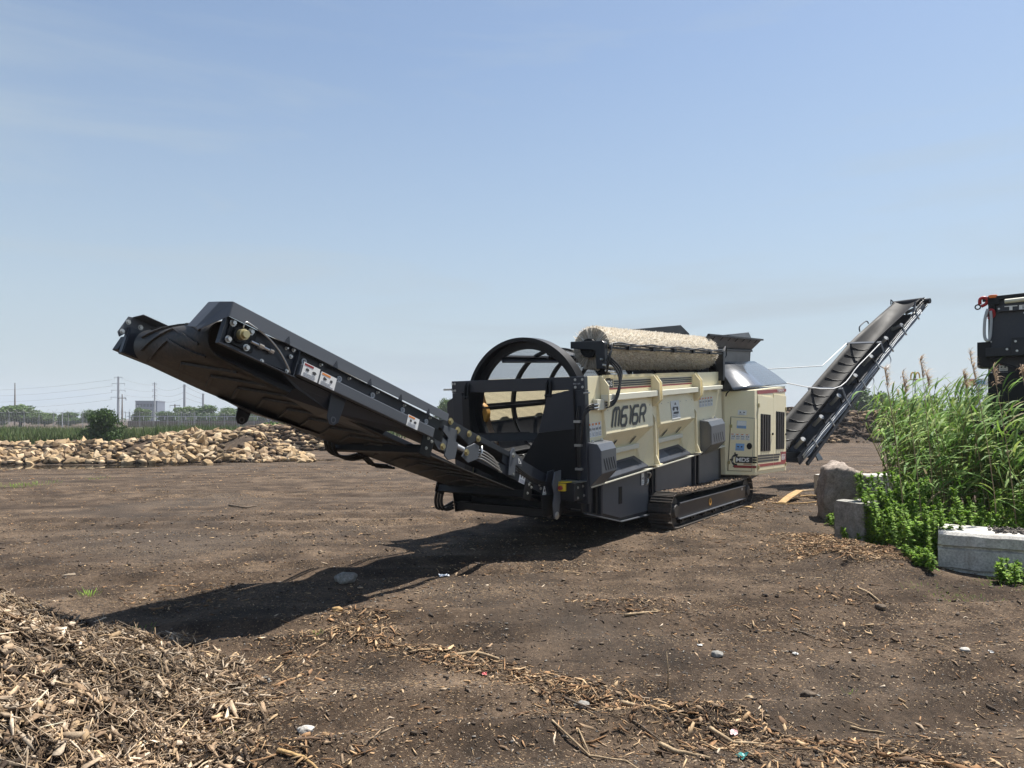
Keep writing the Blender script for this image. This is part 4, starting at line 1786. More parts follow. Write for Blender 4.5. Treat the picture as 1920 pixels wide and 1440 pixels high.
# round toothed emblem with the letters
mb = MB()
c_s, c_t, rr_ = .25, .34, .135
for i in range(40):
    a0_ = R(70) + R(220) * i / 40
    a1_ = R(70) + R(220) * (i + 1) / 40
    q = [(c_s + r * math.cos(a), c_t + r * math.sin(a)) for r, a in ((rr_, a0_), (rr_, a1_), (rr_ * .62, a1_), (rr_ * .62, a0_))]
    mb.add([FH(x, y, .004) for x, y in q], [(0, 1, 2, 3)])
for a in (R(105), R(180), R(248)):
    for w in (.10,):
        q = [(c_s + r * math.cos(a + d), c_t + r * math.sin(a + d)) for r, d in ((rr_ * .9, -w), (rr_ * 1.28, -w * 1.25), (rr_ * 1.28, w * 1.25), (rr_ * .9, w))]
        mb.add([FH(x, y, .0046) for x, y in q], [(0, 1, 2, 3)])
quad(mb, FH, c_s - .02, .275, WA - .145, .42, .003)
emb = mb.build('emblem', M['stripe'], hd, recalc=False)
mb = MB()
put_text(mb, FH, 'MDS', .245, .30, .37, .095, .008, offset=.035)
for a in (R(150), R(205)):
    q = [(c_s + r * math.cos(a + d), c_t + r * math.sin(a + d)) for r, d in ((rr_ * .72, -.2), (rr_ * .8, -.2), (rr_ * .8, .2), (rr_ * .72, .2))]
    mb.add([FH(x, y, .0075) for x, y in q], [(0, 1, 2, 3)])
mb.build('emblem_lettering', M['white'], hd, recalc=False)
mb = MB()
quad(mb, FH, .20, .165, WA - .145, .22, .003)
quad(mb, FH, .46, .245, WA - .16, .262, .004)
mb.build('stripe', M['red'], hd, recalc=False)
mb = MB()
for k in range(3):
    quad(mb, FA, WA - .12, .275 + .055 * k, WA - .004, .315 + .055 * k, .003)
mb.build('stripe', M['stripe'], eng, recalc=False)
mb = MB(); quad(mb, FA, WA - .12, .165, WA - .004, .22, .003); mb.build('stripe', M['red'], eng, recalc=False)
# long side with double doors
p3 = Vector(EB[3])
FB = frame2d(p2, (p3 - p2), lean, .003)
WB = (p3 - p2).length
for s0, s1, nm in ((.10, 1.47, 0), (1.48, WB - .10, 1)):
    mb = MB()
    quad(mb, FB, s0, .10, s1, 1.83 + .07 * s0, 0, .012)
    dr = mb.build('door', M['cream'], eng, bevel=.003)
    FD = frame2d(p2, (p3 - p2), lean, .0165)
    g0, g1 = (s0 + .22, s1 - .28) if nm == 0 else (s0 + .22, s1 - .20)
    mb = MB()
    quad(mb, FD, g0, .54 + .03 * nm, g1, 1.41 + .10 * nm, 0, .003)
    gg = mb.build('grille', M['black'], dr)
    mb = MB()
    for k in range(4):
        a_s = g0 + (g1 - g0) * (.10 + .24 * k)
        quad(mb, FD, a_s, .55 + .03 * nm, a_s + (g1 - g0) * .10, 1.40 + .10 * nm, .003, .02)
    mb.build('grille_bar', M['tracksteel'], gg)
    # stripes run on over the doors
    mb = MB()
    for k in range(3):
        quad(mb, FD, s0 + .01, .29 + .062 * k, s1 - .01 if nm == 0 else s1 - .62 - .06 * (2 - k), .335 + .062 * k, 0, .002)
    mb.build('stripe', M['stripe'], dr, recalc=False)
    mb = MB()
    quad(mb, FD, s0 + .01, .185, s1 - .01, .25, 0, .002)
    if nm:
        mb.prism([FD(s1 - .50, .25, 0), FD(s1 - .01, .25, 0), FD(s1 - .01, .50, 0), FD(s1 - .56, .50, 0)], FD(0, 0, .002) - FD(0, 0, 0))
    mb.build('stripe', M['red'], dr, recalc=False)
    if nm:
        mb = MB()
        cu_ = s1 - .47
        for gl, adv in (([[(0, 0), (0, 1), (.85, 1), (.85, 0)], [(.42, 1), (.42, 0)]], 1.15), ([[(.8, 1), (0, 1), (0, 0), (.8, 0), (.8, .52), (0, .52)]], 1.05), ([[(0, 1), (.28, 1), (.28, 0)]], .58), ([[(.8, 1), (0, 1), (0, 0), (.8, 0), (.8, .52), (0, .52)]], 1.12), ([[(0, 0), (0, 1), (.8, 1), (.8, .5), (0, .5)], [(.45, .5), (.8, 0)]], 1.0)):
            strokes(mb, FD, gl, .078, .13, cu_, .30, .018, .2)
            cu_ += adv * .078
        mb.build('lettering', M['white'], dr, recalc=False)
    mb = MB()
    mb.cyl(FD(s1 - .12 if nm == 0 else s1 - .06, .95, 0), FD(s1 - .12 if nm == 0 else s1 - .06, .95, .03), .03, None, 12)
    mb.build('door_latch', M['black'], dr)
    for t_ in (.18, 1.60):
        mb = MB()
        x = s0 + .05 if nm == 0 else s1 - .05
        quad(mb, FD, x - .04, t_ - .045, x + .04, t_ + .045, 0, .02)
        mb.build('hinge', M['brass'], dr, bevel=.003)
mb = MB()
mb.prism([FB(.10, 1.85), FB(WB - .06, 2.05), FB(WB - .06, 2.13), FB(.04, 1.935)], FB(0, 0, .002) - FB(0, 0))
mb.build('stripe', M['red'], eng, recalc=False)
mb = MB()
FT = frame2d(FB(0, 0), FB(1, .07) - FB(0, 0), lean, .004)
put_text(mb, FT, 'TEREX', WB - .85, 1.865, .70, .055, .002, offset=.03)
mb.build('lettering', M['white'], eng, recalc=False)
mb = MB()
mb.tube([(7.4, -1.40, .66), (7.42, -1.42, .60), (7.5, -1.42, .55), (7.55, -1.40, .60), (7.53, -1.4, .66)], .018, 8)
mb.build('lifting_eye', M['steel'], eng, smooth=True)
# grey hood
mb = MB()
HN = 12
cor = [Vector((6.35, -.92, 3.22)), Vector((9.60, -.92, 3.46)), Vector((5.95, -1.50, 2.57)), Vector((9.92, -1.68, 2.87))]
vv = []
for i in range(HN + 1):
    t_ = i / HN
    bul = .035 * math.sin(math.pi * t_)
    for j in range(2):
        a = cor[j].lerp(cor[2 + j], t_)
        vv.append(a + Vector((0, -.55 * bul, .75 * bul)))
fc = [(2 * i, 2 * i + 1, 2 * i + 3, 2 * i + 2) for i in range(HN)]
mb.add(vv, fc)
hood = mb.build('hood', M['hood'], eng, smooth=True)
sm = hood.modifiers.new('thickness', 'SOLIDIFY'); sm.thickness = .018
mb = MB()
mb.plate([(6.40, -.80, 2.55), (6.40, -1.10, 2.55), (6.36, -1.20, 2.85), (6.38, -.95, 3.18), (6.40, -.80, 3.2)], .012)
mb.tube([(6.0, -1.42, 2.58), (6.1, -1.3, 2.50), (6.12, -1.28, 2.44)], .014, 8)
mb.box((6.42, -1.02, 2.5), (9.7, -.58, 3.15))
mb.build('hood_gap_filler', M['black'], eng)  # black plate and box added to darken the open gap under the hood

# ------------------------------------------------ feed hopper
mb = MB()
q0 = lambda x: 3.32 + .066 * (x - 6.0)
mb.prism([(5.9, -.80, q0(5.9) - .5), (9.55, -.80, q0(9.55) - .5), (9.55, -.83, q0(9.55) + .18), (5.9, -.83, q0(5.9) + .18)], (0, .02, 0))
mb.prism([(5.9, .80, q0(5.9) - .5), (9.55, .80, q0(9.55) - .5), (9.55, .83, q0(9.55) + .18), (5.9, .83, q0(5.9) + .18)], (0, -.02, 0))
mb.prism([(9.55, -.80, q0(9.5) - .5), (9.55, .80, q0(9.5) - .5), (9.60, .83, q0(9.5) + .18), (9.60, -.83, q0(9.5) + .18)], (.02, 0, 0))
mb.prism([(5.9, -.80, q0(5.9) - .5), (5.9, .80, q0(5.9) - .5), (5.85, .83, q0(5.9) + .18), (5.85, -.83, q0(5.9) + .18)], (-.02, 0, 0))
fh = mb.build('feed_hopper', M['dark'], TR, bevel=.006)
mb = MB()
for s in (-1, 1):
    mb.plate([(5.75, s * .84, q0(5.75) + .19), (9.6, s * .84, q0(9.6) + .19), (9.85, s * 1.05, q0(9.85) + .46), (5.6, s * 1.05, q0(5.6) + .46)], .014)
mb.plate([(9.6, -.84, q0(9.6) + .19), (9.6, .84, q0(9.6) + .19), (9.85, 1.05, q0(9.85) + .46), (9.85, -1.05, q0(9.85) + .46)], .014)
mb.build('hopper_flare', M['dark'], fh, bevel=.003)
mb = MB()
mb.beam((5.6, -1.07, q0(5.6) + .455), (9.86, -1.07, q0(9.86) + .455), .05, .045)
mb.beam((5.85, -.86, q0(5.85) + .17), (9.6, -.86, q0(9.6) + .17), .05, .05)
mb.build('hopper_rim', M['black'], fh, bevel=.004)
for k in range(7):
    x = 6.0 + k * .55
    mb = MB()
    mb.prism([(x, -1.07, q0(x) + .43), (x, -1.0, q0(x) + .36), (x, -1.02, q0(x) + .36), (x, -1.085, q0(x) + .42)], (.014, 0, 0))
    mb.build('gusset', M['black'], fh)
# raised wing on the far edge and the tipping wing ahead of it
mb = MB()
mb.plate([(6.3, -.45, 3.55), (10.6, -.45, 3.95), (11.0, -.45, 4.22), (10.75, -.45, 4.36), (6.4, -.45, 3.80)], .02)
wg = mb.build('hopper_wing', M['grey'], fh, bevel=.004)
mb = MB()
mb.box((7.9, -.80, 3.78), (8.7, -.55, 4.0))
mb.box((8.7, -.78, 3.84), (9.6, -.56, 4.0))
mb.cyl((9.6, -.68, 3.96), (9.9, -.68, 3.98), .07, None, 12)
mb.build('hopper_drive', M['black'], fh, bevel=.02)
mb = MB()
mb.plate([(3.6, .0, 3.32), (6.95, .0, 3.70), (7.35, .0, 3.90), (7.3, .0, 4.02), (6.75, .0, 4.16), (3.7, .0, 3.73)], .02)
mb.plate([(6.95, .0, 3.70), (7.32, .0, 3.92), (7.32, -.7, 3.75), (6.95, -.7, 3.62)], .014)
mb.build('feed_deflector', M['black'], fh, bevel=.004)

# ------------------------------------------------ front discharge conveyor
AN = R(18.2)
DC, DS = math.cos(AN), math.sin(AN)
HEAD = Vector((-5.62, 0, 2.67))


def K(u, y, v):
    return Vector((HEAD.x + u * DC + v * DS, y, HEAD.z - u * DS + v * DC))


def KT(p):
    return K(p[0], p[1], p[2])


mb = MB(KT)
HW = .76
for s in (-1, 1):
    y0, y1 = s * HW, s * (HW - .012)
    mb.prism([(-.17, y0, -.14), (-.17, y0, .12), (2.80, y0, .14), (2.80, y0, -.10), (.62, y0, -.11)], (0, y1 - y0, 0))
    # lower flange and end return
    mb.box((-.17, min(y0, y0 + s * .05), -.148), (.66, max(y0, y0 + s * .05), -.138))
    mb.box((-.178, min(y0, y0 + s * .05), -.148), (-.168, max(y0, y0 + s * .05), .12))
    mb.box((.62, min(y0, y0 + s * .05), -.138), (.632, max(y0, y0 + s * .05), .13))
cv = mb.build('discharge_conveyor', M['dark'], TR, bevel=.003)
for s in (-1, 1):
    mb = MB(KT)
    yo = s * (HW + .001)
    mb.box((.66, min(yo, yo + s * .07), -.115), (2.66, max(yo, yo + s * .07), .0))
    mb.build('side_beam', M['grey'], cv, bevel=.008)
    # folded cover along the top edge
    mb = MB(KT)
    mb.plate([(-.16, s * (HW + .06), .10), (2.86, s * (HW + .06), .145), (2.86, s * (HW + .055), .24), (-.16, s * (HW + .055), .235)], .008)
    mb.plate([(-.16, s * (HW + .055), .235), (2.86, s * (HW + .055), .24), (2.86, s * (HW - .14), .25), (-.16, s * (HW - .14), .245)], .006)
    if s < 0:
        mb.plate([(-.16, s * (HW + .06), .10), (-.16, s * (HW + .055), .235), (-.235, s * (HW - .01), .205), (-.32, s * (HW - .10), -.06), (-.31, s * (HW - .08), -.08)], .008)
        mb.plate([(-.16, s * (HW + .055), .235), (-.16, s * (HW - .14), .245), (-.25, s * (HW - .16), .21), (-.235, s * (HW - .01), .205)], .006)
        mb.plate([(-.235, s * (HW - .01), .205), (-.25, s * (HW - .16), .21), (-.335, s * (HW - .22), -.05), (-.32, s * (HW - .10), -.06)], .006)
    else:
        mb.plate([(-.155, HW + .058, .08), (-.155, HW + .055, .235), (-.20, HW + .055, .225), (-.25, HW + .055, .04), (-.22, HW + .055, .0)], .008)
    cvr = mb.build('top_cover', M['grey'], cv, bevel=.003)
    for u in (.42, 1.02, 1.50, 1.98, 2.46):
        mb = MB(KT)
        mb.prism([(u, s * (HW + .066), .11), (u + .06, s * (HW + .066), .11), (u + .03, s * (HW + .064), .18)], (0, s * .012, 0))
        mb.build('cover_tab', M['dark'], cvr)
    ub = [.08, .5, .92, 1.3, 1.72, 2.15, 2.6]
    if s < 0:
        bolts(cvr, [K(u, s * (HW + .004), .085 + .008 * u) for u in ub], (0, s, 0), .011, .03)
        for u in (.72, 1.18, 1.66, 2.14, 2.55):
            mb = MB(KT)
            mb.ring((u, s * (HW + .012), .045), (0, 1, 0), .030, .017, .016, 16)
            mb.ring((u, s * (HW + .012), .045), (0, 1, 0), .010, .003, .02, 10)
            mb.build('roller_end', M['galv'], cv)
# head bearing, adjuster and hose on the near side
mb = MB(KT)
mb.box((-.11, -HW - .018, -.10), (.17, -HW - .004, .10))
mb.cyl((0, -HW - .018, 0), (0, -HW - .05, 0), .075, .068, 20)
br = mb.build('head_bearing', M['black'], cv, bevel=.004)
mb = MB(KT)
mb.cyl((0, -HW - .03, 0), (0, -HW - .10, 0), .048, None, 20)
mb.cyl((0, -HW - .10, 0), (0, -HW - .13, 0), .034, None, 20)
mb.build('shaft_end', M['brass'], br, bevel=.003)
bolts(br, [K(u, -HW - .018, v) for u, v in ((-.085, .075), (.10, .075), (-.085, -.075), (.10, -.075))], (0, -1, 0), .022, .03)
mb = MB(KT)
mb.cyl((.12, -HW - .03, -.01), (.34, -HW - .03, -.01), .014, None, 8)
mb.cyl((.2, -HW - .03, -.01), (.25, -HW - .03, -.01), .026, None, 6)
mb.cyl((.32, -HW - .03, -.01), (.36, -HW - .03, -.01), .024, None, 6)
mb.build('belt_adjuster', M['steel'], br)
mb = MB(KT)
mb.tube([(.0, -HW - .05, .07), (.0, -HW - .06, .115), (.05, -HW - .06, .12), (.25, -HW - .05, .09), (.42, -HW - .04, .02), (.56, -HW - .03, -.08), (.6, -HW - .02, -.12)], .008, 8)
mb.build('grease_hose', M['steel'], br, smooth=True)
bolts(cv, [K(u, -HW - .02, v) for u, v in ((.56, -.115), (.57, .10), (.56, .03), (.28, -.128))], (0, -1, 0), .014, .02)
FC = frame2d(K(0, -HW - .072, -.115), K(1, 0, 0) - K(0, 0, 0), K(0, 0, 1) - K(0, 0, 0), .002)
label_plate(cv, FC, .68, .005, .20, .135, 'red', seed=61)
label_plate(cv, FC, .90, .005, .20, .125, 'orange', seed=62)
label_plate(cv, FC, 2.18, .0, .19, .125, 'orange', seed=63)
# far-side drive motor
mb = MB(KT)
mb.box((-.15, HW + .02, -.14), (.16, HW + .13, .10))
mb.prism([(-.16, HW + .13, -.10), (.10, HW + .13, -.10), (.10, HW + .13, .06), (-.12, HW + .13, .06)], (0, .12, 0))
mb.cyl((-.02, HW + .25, -.02), (-.02, HW + .31, -.02), .08, .07, 16)
mb.build('drive_motor', M['black'], cv, bevel=.01)
bolts(cv, [K(-.185, HW + .05, .17), K(-.06, HW + .05, .17), K(-.21, HW + .05, .06)], (0, -1, 0), .018, .02)
# belt: loop round the head drum and back underneath
BW = .60
HR = .165
path = []
for k in range(25):
    a = R(90 + 180 * k / 24)
    path.append((HR * math.cos(a), -.035 + HR * math.sin(a)))
top_y = -.035 + HR
nB = 36
lo = [(6.0 * k / nB, -.035 - HR - .03 * math.sin(math.pi * min(1, k / nB * 1.3))) for k in range(1, nB + 1)]
hi = [(6.0 * (1 - k / nB), top_y) for k in range(nB)]
loop = hi + path + lo
cross = [(-BW, .03), (-BW * .6, .0), (0, -.008), (BW * .6, .0), (BW, .03)]
mb = MB()
vv = []
nc = len(cross)
for (u, v) in loop:
    isret = v < -.06
    for (y, dv) in cross:
        k_ = 1.0 if u > .6 else max(0, u / .6)
        vv.append(K(u, y, v + (dv * 2.2 if not isret else -dv * .9) * k_))
ff = []
for i in range(len(loop) - 1):
    for j in range(nc - 1):
        ff.append((i * nc + j, i * nc + j + 1, (i + 1) * nc + j + 1, (i + 1) * nc + j))
mb.add(vv, ff)
belt = mb.build('belt', M['rubber'], cv, smooth=True)
sm = belt.modifiers.new('thickness', 'SOLIDIFY'); sm.thickness = .012; sm.offset = 0
# chevron cleats, each of two bars meeting at the centre
cle = []
mbc = MB()


def cleat(mb, u, ret):
    for s in (-1, 1):
        pts = []
        for i in range(6):
            t_ = i / 5
            y = s * BW * .78 * t_
            uu = u + (.26 * t_ if ret else .26 * t_)
            if uu < -.02:
                continue
            v = (-.035 - HR - .03 * math.sin(math.pi * min(1, uu / 6 * 1.3)) - .016) if ret else top_y + .012
            pts.append(K(uu, y, v))
        for a, b in zip(pts[:-1], pts[1:]):
            mb.beam(a, b, .028, .022)


for k in range(19):
    mb = MB()
    cleat(mb, .02 + .31 * k, True)
    mb.build('cleat', M['rubber'], belt)
for a in (110, 150, 190, 230):
    mb = MB()
    for s in (-1, 1):
        pts = []
        for i in range(7):
            t_ = i / 6
            aa_ = R(a + 62 * t_ - 40)
            aa_ = max(min(aa_, R(262)), R(95))
            pts.append(K((HR + .012) * math.cos(aa_), s * BW * .78 * t_, -.035 + (HR + .012) * math.sin(aa_)))
        for p, q in zip(pts[:-1], pts[1:]):
            if (p - q).length > .01:
                mb.beam(p, q, .022, .026, up=(p - K(0, p.y, -.035)))
    mb.build('cleat', M['rubber'], belt)
# belly skirts and lugs under the head section
for s in (-1, 1):
    mb = MB(KT)
    y = s * (HW - .03)
    mb.plate([(.50, y, -.12), (2.4, y, -.11), (2.1, y - s * .10, -.21), (1.25, y - s * .06, -.27), (.75, y - s * .02, -.20)], .008)
    mb.plate([(.75, y - s * .02, -.20), (1.25, y - s * .06, -.27), (1.3, y - s * .30, -.30), (.8, y - s * .20, -.27)], .006)
    mb.plate([(1.25, y - s * .06, -.27), (2.1, y - s * .10, -.21), (2.2, y - s * .28, -.25), (1.3, y - s * .30, -.30)], .006)
    mb.build('belly_skirt', M['dark'], cv)
    mb = MB(KT)
    y = s * (HW - .015)
    mb.prism([(1.15, y, -.10), (1.36, y, -.10), (1.33, y, -.36), (1.28, y, -.41), (1.22, y, -.41), (1.18, y, -.36)], (0, -s * .014, 0))
    lug = mb.build('lug', M['dark'], cv, bevel=.003)
    mb = MB(KT)
    mb.ring((1.255, y - s * .007, -.36), (0, 1, 0), .035, .022, .024, 16)
    mb.build('lug_eye', M['grey'], lug)
# cross tubes
for u, v in ((2.62, -.27), (4.85, -.27)):
    mb = MB(KT)
    mb.box((u - .05, -HW - .02, v - .05), (u + .05, HW + .04, v + .05))
    mb.prism([(u - .09, -HW - .02, v - .07), (u + .10, -HW - .02, v - .07), (u + .12, -HW - .02, v + .17), (u - .09, -HW - .02, v + .17)], (0, -.014, 0))
    mb.prism([(u - .09, HW + .02, v - .07), (u + .10, HW + .02, v - .07), (u + .12, HW + .02, v + .17), (u - .09, HW + .02, v + .17)], (0, .014, 0))
    ct_ = mb.build('cross_tube', M['black'], cv, bevel=.004)
    bolts(ct_, [K(u, -HW - .035, v + .02), K(u + .07, -HW - .035, v + .12), K(u + .0, -HW - .035, v + .14)], (0, -1, 0), .014, .016)
# folding joint and lower section
mb = MB(KT)
for s in (-1, 1):
    y0 = s * (HW - .02)
    mb.prism([(2.78, y0, .14), (2.95, y0, .205), (4.35, y0, .185), (4.35, y0, .12), (3.55, y0, .125), (3.42, y0, .02), (3.2, y0, .08), (2.80, y0, .06)], (0, s * .022, 0))
    mb.prism([(2.80, y0, -.10), (6.1, y0, -.16), (6.1, y0, -.02), (4.4, y0, .0), (3.6, y0, -.03), (2.80, y0, .02)], (0, -s * .014, 0))
    mb.prism([(4.2, y0, .19), (6.15, y0, .11), (6.15, y0, -.02), (4.4, y0, .0), (4.2, y0, .02)], (0, -s * .014, 0))
lw = mb.build('lower_section', M['dark'], cv, bevel=.003)
mb = MB(KT)
y0 = -HW - .004
mb.prism([(2.86, y0, .10), (3.12, y0, .12), (3.13, y0, -.02), (3.18, y0, -.03), (3.18, y0, -.22), (3.06, y0, -.27), (2.98, y0, -.24), (2.98, y0, -.02), (2.86, y0, .03)], (0, -.02, 0))
mb.build('hinge_plate', M['grey'], lw, bevel=.004)
mb = MB(KT)
mb.prism([(3.30, y0, -.16), (3.36, y0, -.02), (3.50, y0, .07), (3.60, y0, .06), (3.62, y0, -.10), (3.44, y0, -.20)], (0, -.02, 0))
mb.build('hinge_plate', M['grey'], lw, bevel=.004)
mb = MB(KT)
mb.prism([(2.70, y0, -.10), (2.80, y0, -.02), (2.98, y0, -.06), (2.98, y0, -.18), (2.86, y0, -.20)], (0, -.012, 0))
mb.build('hinge_plate', M['grey'], lw, bevel=.004)
mb = MB(KT)
mb.box((2.66, -HW - .02, .0), (2.90, -HW - .004, .02))
mb.box((2.66, -HW - .025, -.10), (2.88, -HW - .004, .0))
mb.build('joint_cover', M['black'], lw)
mb = MB(KT)
mb.cyl((3.18, -HW + .0, -.06), (3.30, -HW - .02, -.07), .03, None, 12)
mb.build('joint_pin', M['galv'], lw)
bolts(lw, [K(u, -HW - .012, v) for u, v in ((2.97, .185), (3.13, .125), (3.36, .15), (3.56, .145))], (0, -1, 0), .03, .025, 'brass')
bolts(lw, [K(u, -HW - .03, v) for u, v in ((3.36, -.09), (2.90, -.15))], (0, -1, 0), .03, .025, 'brass')
# latch plate with lifting eye
mb = MB(KT)
mb.prism([(4.30, y0, .16), (4.33, y0, .25), (4.38, y0, .26), (4.41, y0, .20), (4.60, y0, .17), (4.62, y0, .07), (4.46, y0, .05), (4.50, y0, -.10), (4.34, y0, -.12)], (0, -.018, 0))
lp = mb.build('latch_plate', M['grey'], lw, bevel=.003)
bolts(lp, [K(4.37, -HW - .02, .16)], (0, -1, 0), .024, .02)
mb = MB(KT)
for a, b in (((4.50, .15), (4.52, .09)), ((4.52, .09), (4.58, .10)), ((4.58, .10), (4.50, .15))):
    mb.beam((a[0], -HW - .026, a[1]), (b[0], -HW - .026, b[1]), .008, .008)
mb.build('latch_mark', M['white'], lp)
# belt-drive hoses and fittings in the gap
mb = MB(KT)
for k in range(4):
    z = .01 - .035 * k
    mb.tube([(3.62, -HW + .04, z), (3.72, -HW - .01, z + .02), (3.92 + .06 * k, -HW - .012, z - .005 * k), (4.02 + .06 * k, -HW - .005, z - .03), (4.2, -HW + .05, z - .02)], .010, 8)
mb.tube([(3.66, -HW - .01, .08), (3.68, -HW - .02, .0), (3.66, -HW - .01, -.06)], .014, 8)
mb.build('hydraulic_pipe', M['steel'], lw, smooth=True)
mb = MB(KT)
for k in range(3):
    mb.tube([(4.5, -HW - .01, .04 - .03 * k), (4.9, -HW - .02, -.01 - .02 * k), (5.3, -HW - .03, .01 - .02 * k), (5.6, -HW - .03, .10), (5.9, -HW - .06, .24), (6.2, -HW - .12, .26), (6.38, -HW - .16, .10)], .012, 8)
mb.build('hose', M['hose'], lw, smooth=True)
FL = frame2d(K(0, -HW - .006, 0), K(1, 0, 0) - K(0, 0, 0), K(0, 0, 1) - K(0, 0, 0), .004)
label_plate(lw, FL, 4.62, -.15, .15, .16, 'orange', seed=71)
label_plate(lw, FL, 5.28, -.20, .14, .18, None, seed=72)
bolts(lw, [K(u, -HW - .012, v) for u, v in ((4.45, -.08), (4.9, -.1), (5.15, -.06), (5.2, -.1), (5.4, -.13))], (0, -1, 0), .016, .016)
# tail frame, hanging hoses and the curved support arm
mb = MB()
mb.beam((-.62, -.82, .60), (-.62, .82, .60), .10, .12)
mb.beam((-.10, -.82, .58), (-.10, .82, .58), .10, .10)
mb.plate([(-.70, .80, .50), (.1, .80, .50), (.1, .80, .95), (-.80, .80, 1.02)], .02)
mb.plate([(-.70, -.80, .54), (.1, -.80, .54), (.1, -.80, .80), (-.75, -.80, .86)], .02)
mb.plate([(-.72, -.8, .66), (-.72, .8, .66), (-.05, .8, .52), (-.05, -.8, .52)], .012)
mb.cyl((-.2, -.75, .62), (-.2, .75, .62), .17, None, 20)
mb.build('tail_frame', M['black'], TR, bevel=.008)
mb = MB()
for k in range(3):
    d = .06 * k
    mb.tube([(-.84, .78 + d, 1.02), (-.93, .84 + d, .86), (-.94, .88 + d, .68), (-.88, .86 + d, .55), (-.72, .82, .56 + .05 * k)], .022, 8)
mb.build('hose', M['hose'], TR, smooth=True)
mb = MB()
for k in range(3):
    d = .07 * k
    mb.tube([K(2.35 + d, .62, -.25), K(2.5 + d, .66, -.36), K(2.75 + d, .66, -.36), K(2.95 + d, .62, -.26)], .02, 8)
    mb.tube([K(2.95 + d, .62, -.26), K(3.2 + d, .66, -.33), K(3.5 + d, .62, -.27)], .018, 8)
mb.build('hose', M['hose'], cv, smooth=True)
for y, mt in ((-.92, 'grey'), (-.80, 'dark')):
    mb = MB()
    pr = [(-.55, 1.18), (-.38, 1.20), (-.38, 1.02), (-.34, .86), (-.42, .70), (-.44, .54), (-.50, .49), (-.57, .52), (-.60, .72), (-.56, .86), (-.62, 1.0)]
    mb.prism([(x, y, z) for x, z in pr], (0, .02, 0))
    sa = mb.build('support_arm', M[mt], TR, bevel=.003)
bolts(sa, [(-.505, -.922, .55)], (0, -1, 0), .04, .02)
# control box with emergency stop
mb = MB()
mb.box((-.40, -1.15, .76), (-.06, -.86, 1.02))
cb_ = mb.build('control_box', M['darker'], TR, bevel=.008)
mb = MB()
mb.box((-.46, -1.05, 1.022), (-.30, -.86, 1.035))
mb.build('lid', M['yellow'], cb_)
mb = MB()
mb.box((-.30, -1.20, 1.024), (.12, -.86, 1.037))
mb.build('lid', M['steel'], cb_)
mb = MB()
mb.box((-.465, -1.02, .90), (-.402, -.91, 1.01))
es = mb.build('stop_switch', M['yellow'], cb_, bevel=.006)
mb = MB()
mb.cyl((-.465, -.965, .95), (-.51, -.965, .95), .034, .03, 16)
mb.build('stop_button', M['red'], es, bevel=.005)
bolts(cb_, [(-.30, -1.152, .80), (-.12, -1.152, .82), (-.30, -1.152, .95), (-.15, -1.152, .96)], (0, -1, 0), .014, .014)

# ------------------------------------------------ rear fines conveyor, swung out to the right
R0 = to_local((7.6, 20.08, .84))
R1 = to_local((13.75, 24.55, 5.98))
rd = (R1 - R0)
RL = rd.length
rd.normalize()
rs_ = rd.cross(Vector((0, 0, 1))).normalized()         # towards the right side seen along the belt
ru = rs_.cross(rd).normalized()


def Q(u, y, v):
    return R0 + rd * u + rs_ * y * .82 + ru * v * .9


def QT(p):
    return Q(p[0], p[1], p[2])


FOLD = RL - .5


def Qb(u, y, v):
    """top piece bends towards level"""
    if u <= FOLD:
        return Q(u, y, v)
    t_ = u - FOLD
    d2 = (rd + Vector((0, 0, -.0))).normalized()
    return Q(FOLD, y, v) + d2 * t_


mb = MB()
for s in (-1, 1):
    y = s * .62
    for a, b in ((0, FOLD), (FOLD, RL)):
        mb.plate([Qb(a, y, -.20), Qb(b, y, -.20), Qb(b, y, .02), Qb(a, y, .02)], .012)
    for v in (-.20, .0):
        mb.beam(Qb(0, y, v), Qb(FOLD, y, v), .05, .05)
        mb.beam(Qb(FOLD, y, v), Qb(RL, y, v), .05, .05)
    mb.plate([Qb(RL - 1.4, y, .0), Qb(RL, y, .0), Qb(RL + .02, y, .08), Qb(RL - .5, y, .12), Qb(RL - 1.2, y, .10)], .012)
mb.beam(Q(.3, .62, -.45), Q(5.2, .62, -.26), .07, .10)
mb.beam(Q(.3, -.62, -.45), Q(5.2, -.62, -.26), .07, .10)
for u in (1.0, 2.6, 4.2, 5.8):
    mb.beam(Q(u, -.62, -.22), Q(u, .62, -.22), .05, .05)
    if u < 5:
        mb.beam(Q(u, .62, -.22), Q(u + .6, .62, -.5 + .045 * u), .04, .04)
fc_ = mb.build('fines_conveyor', M['dark'], TR, bevel=.003)
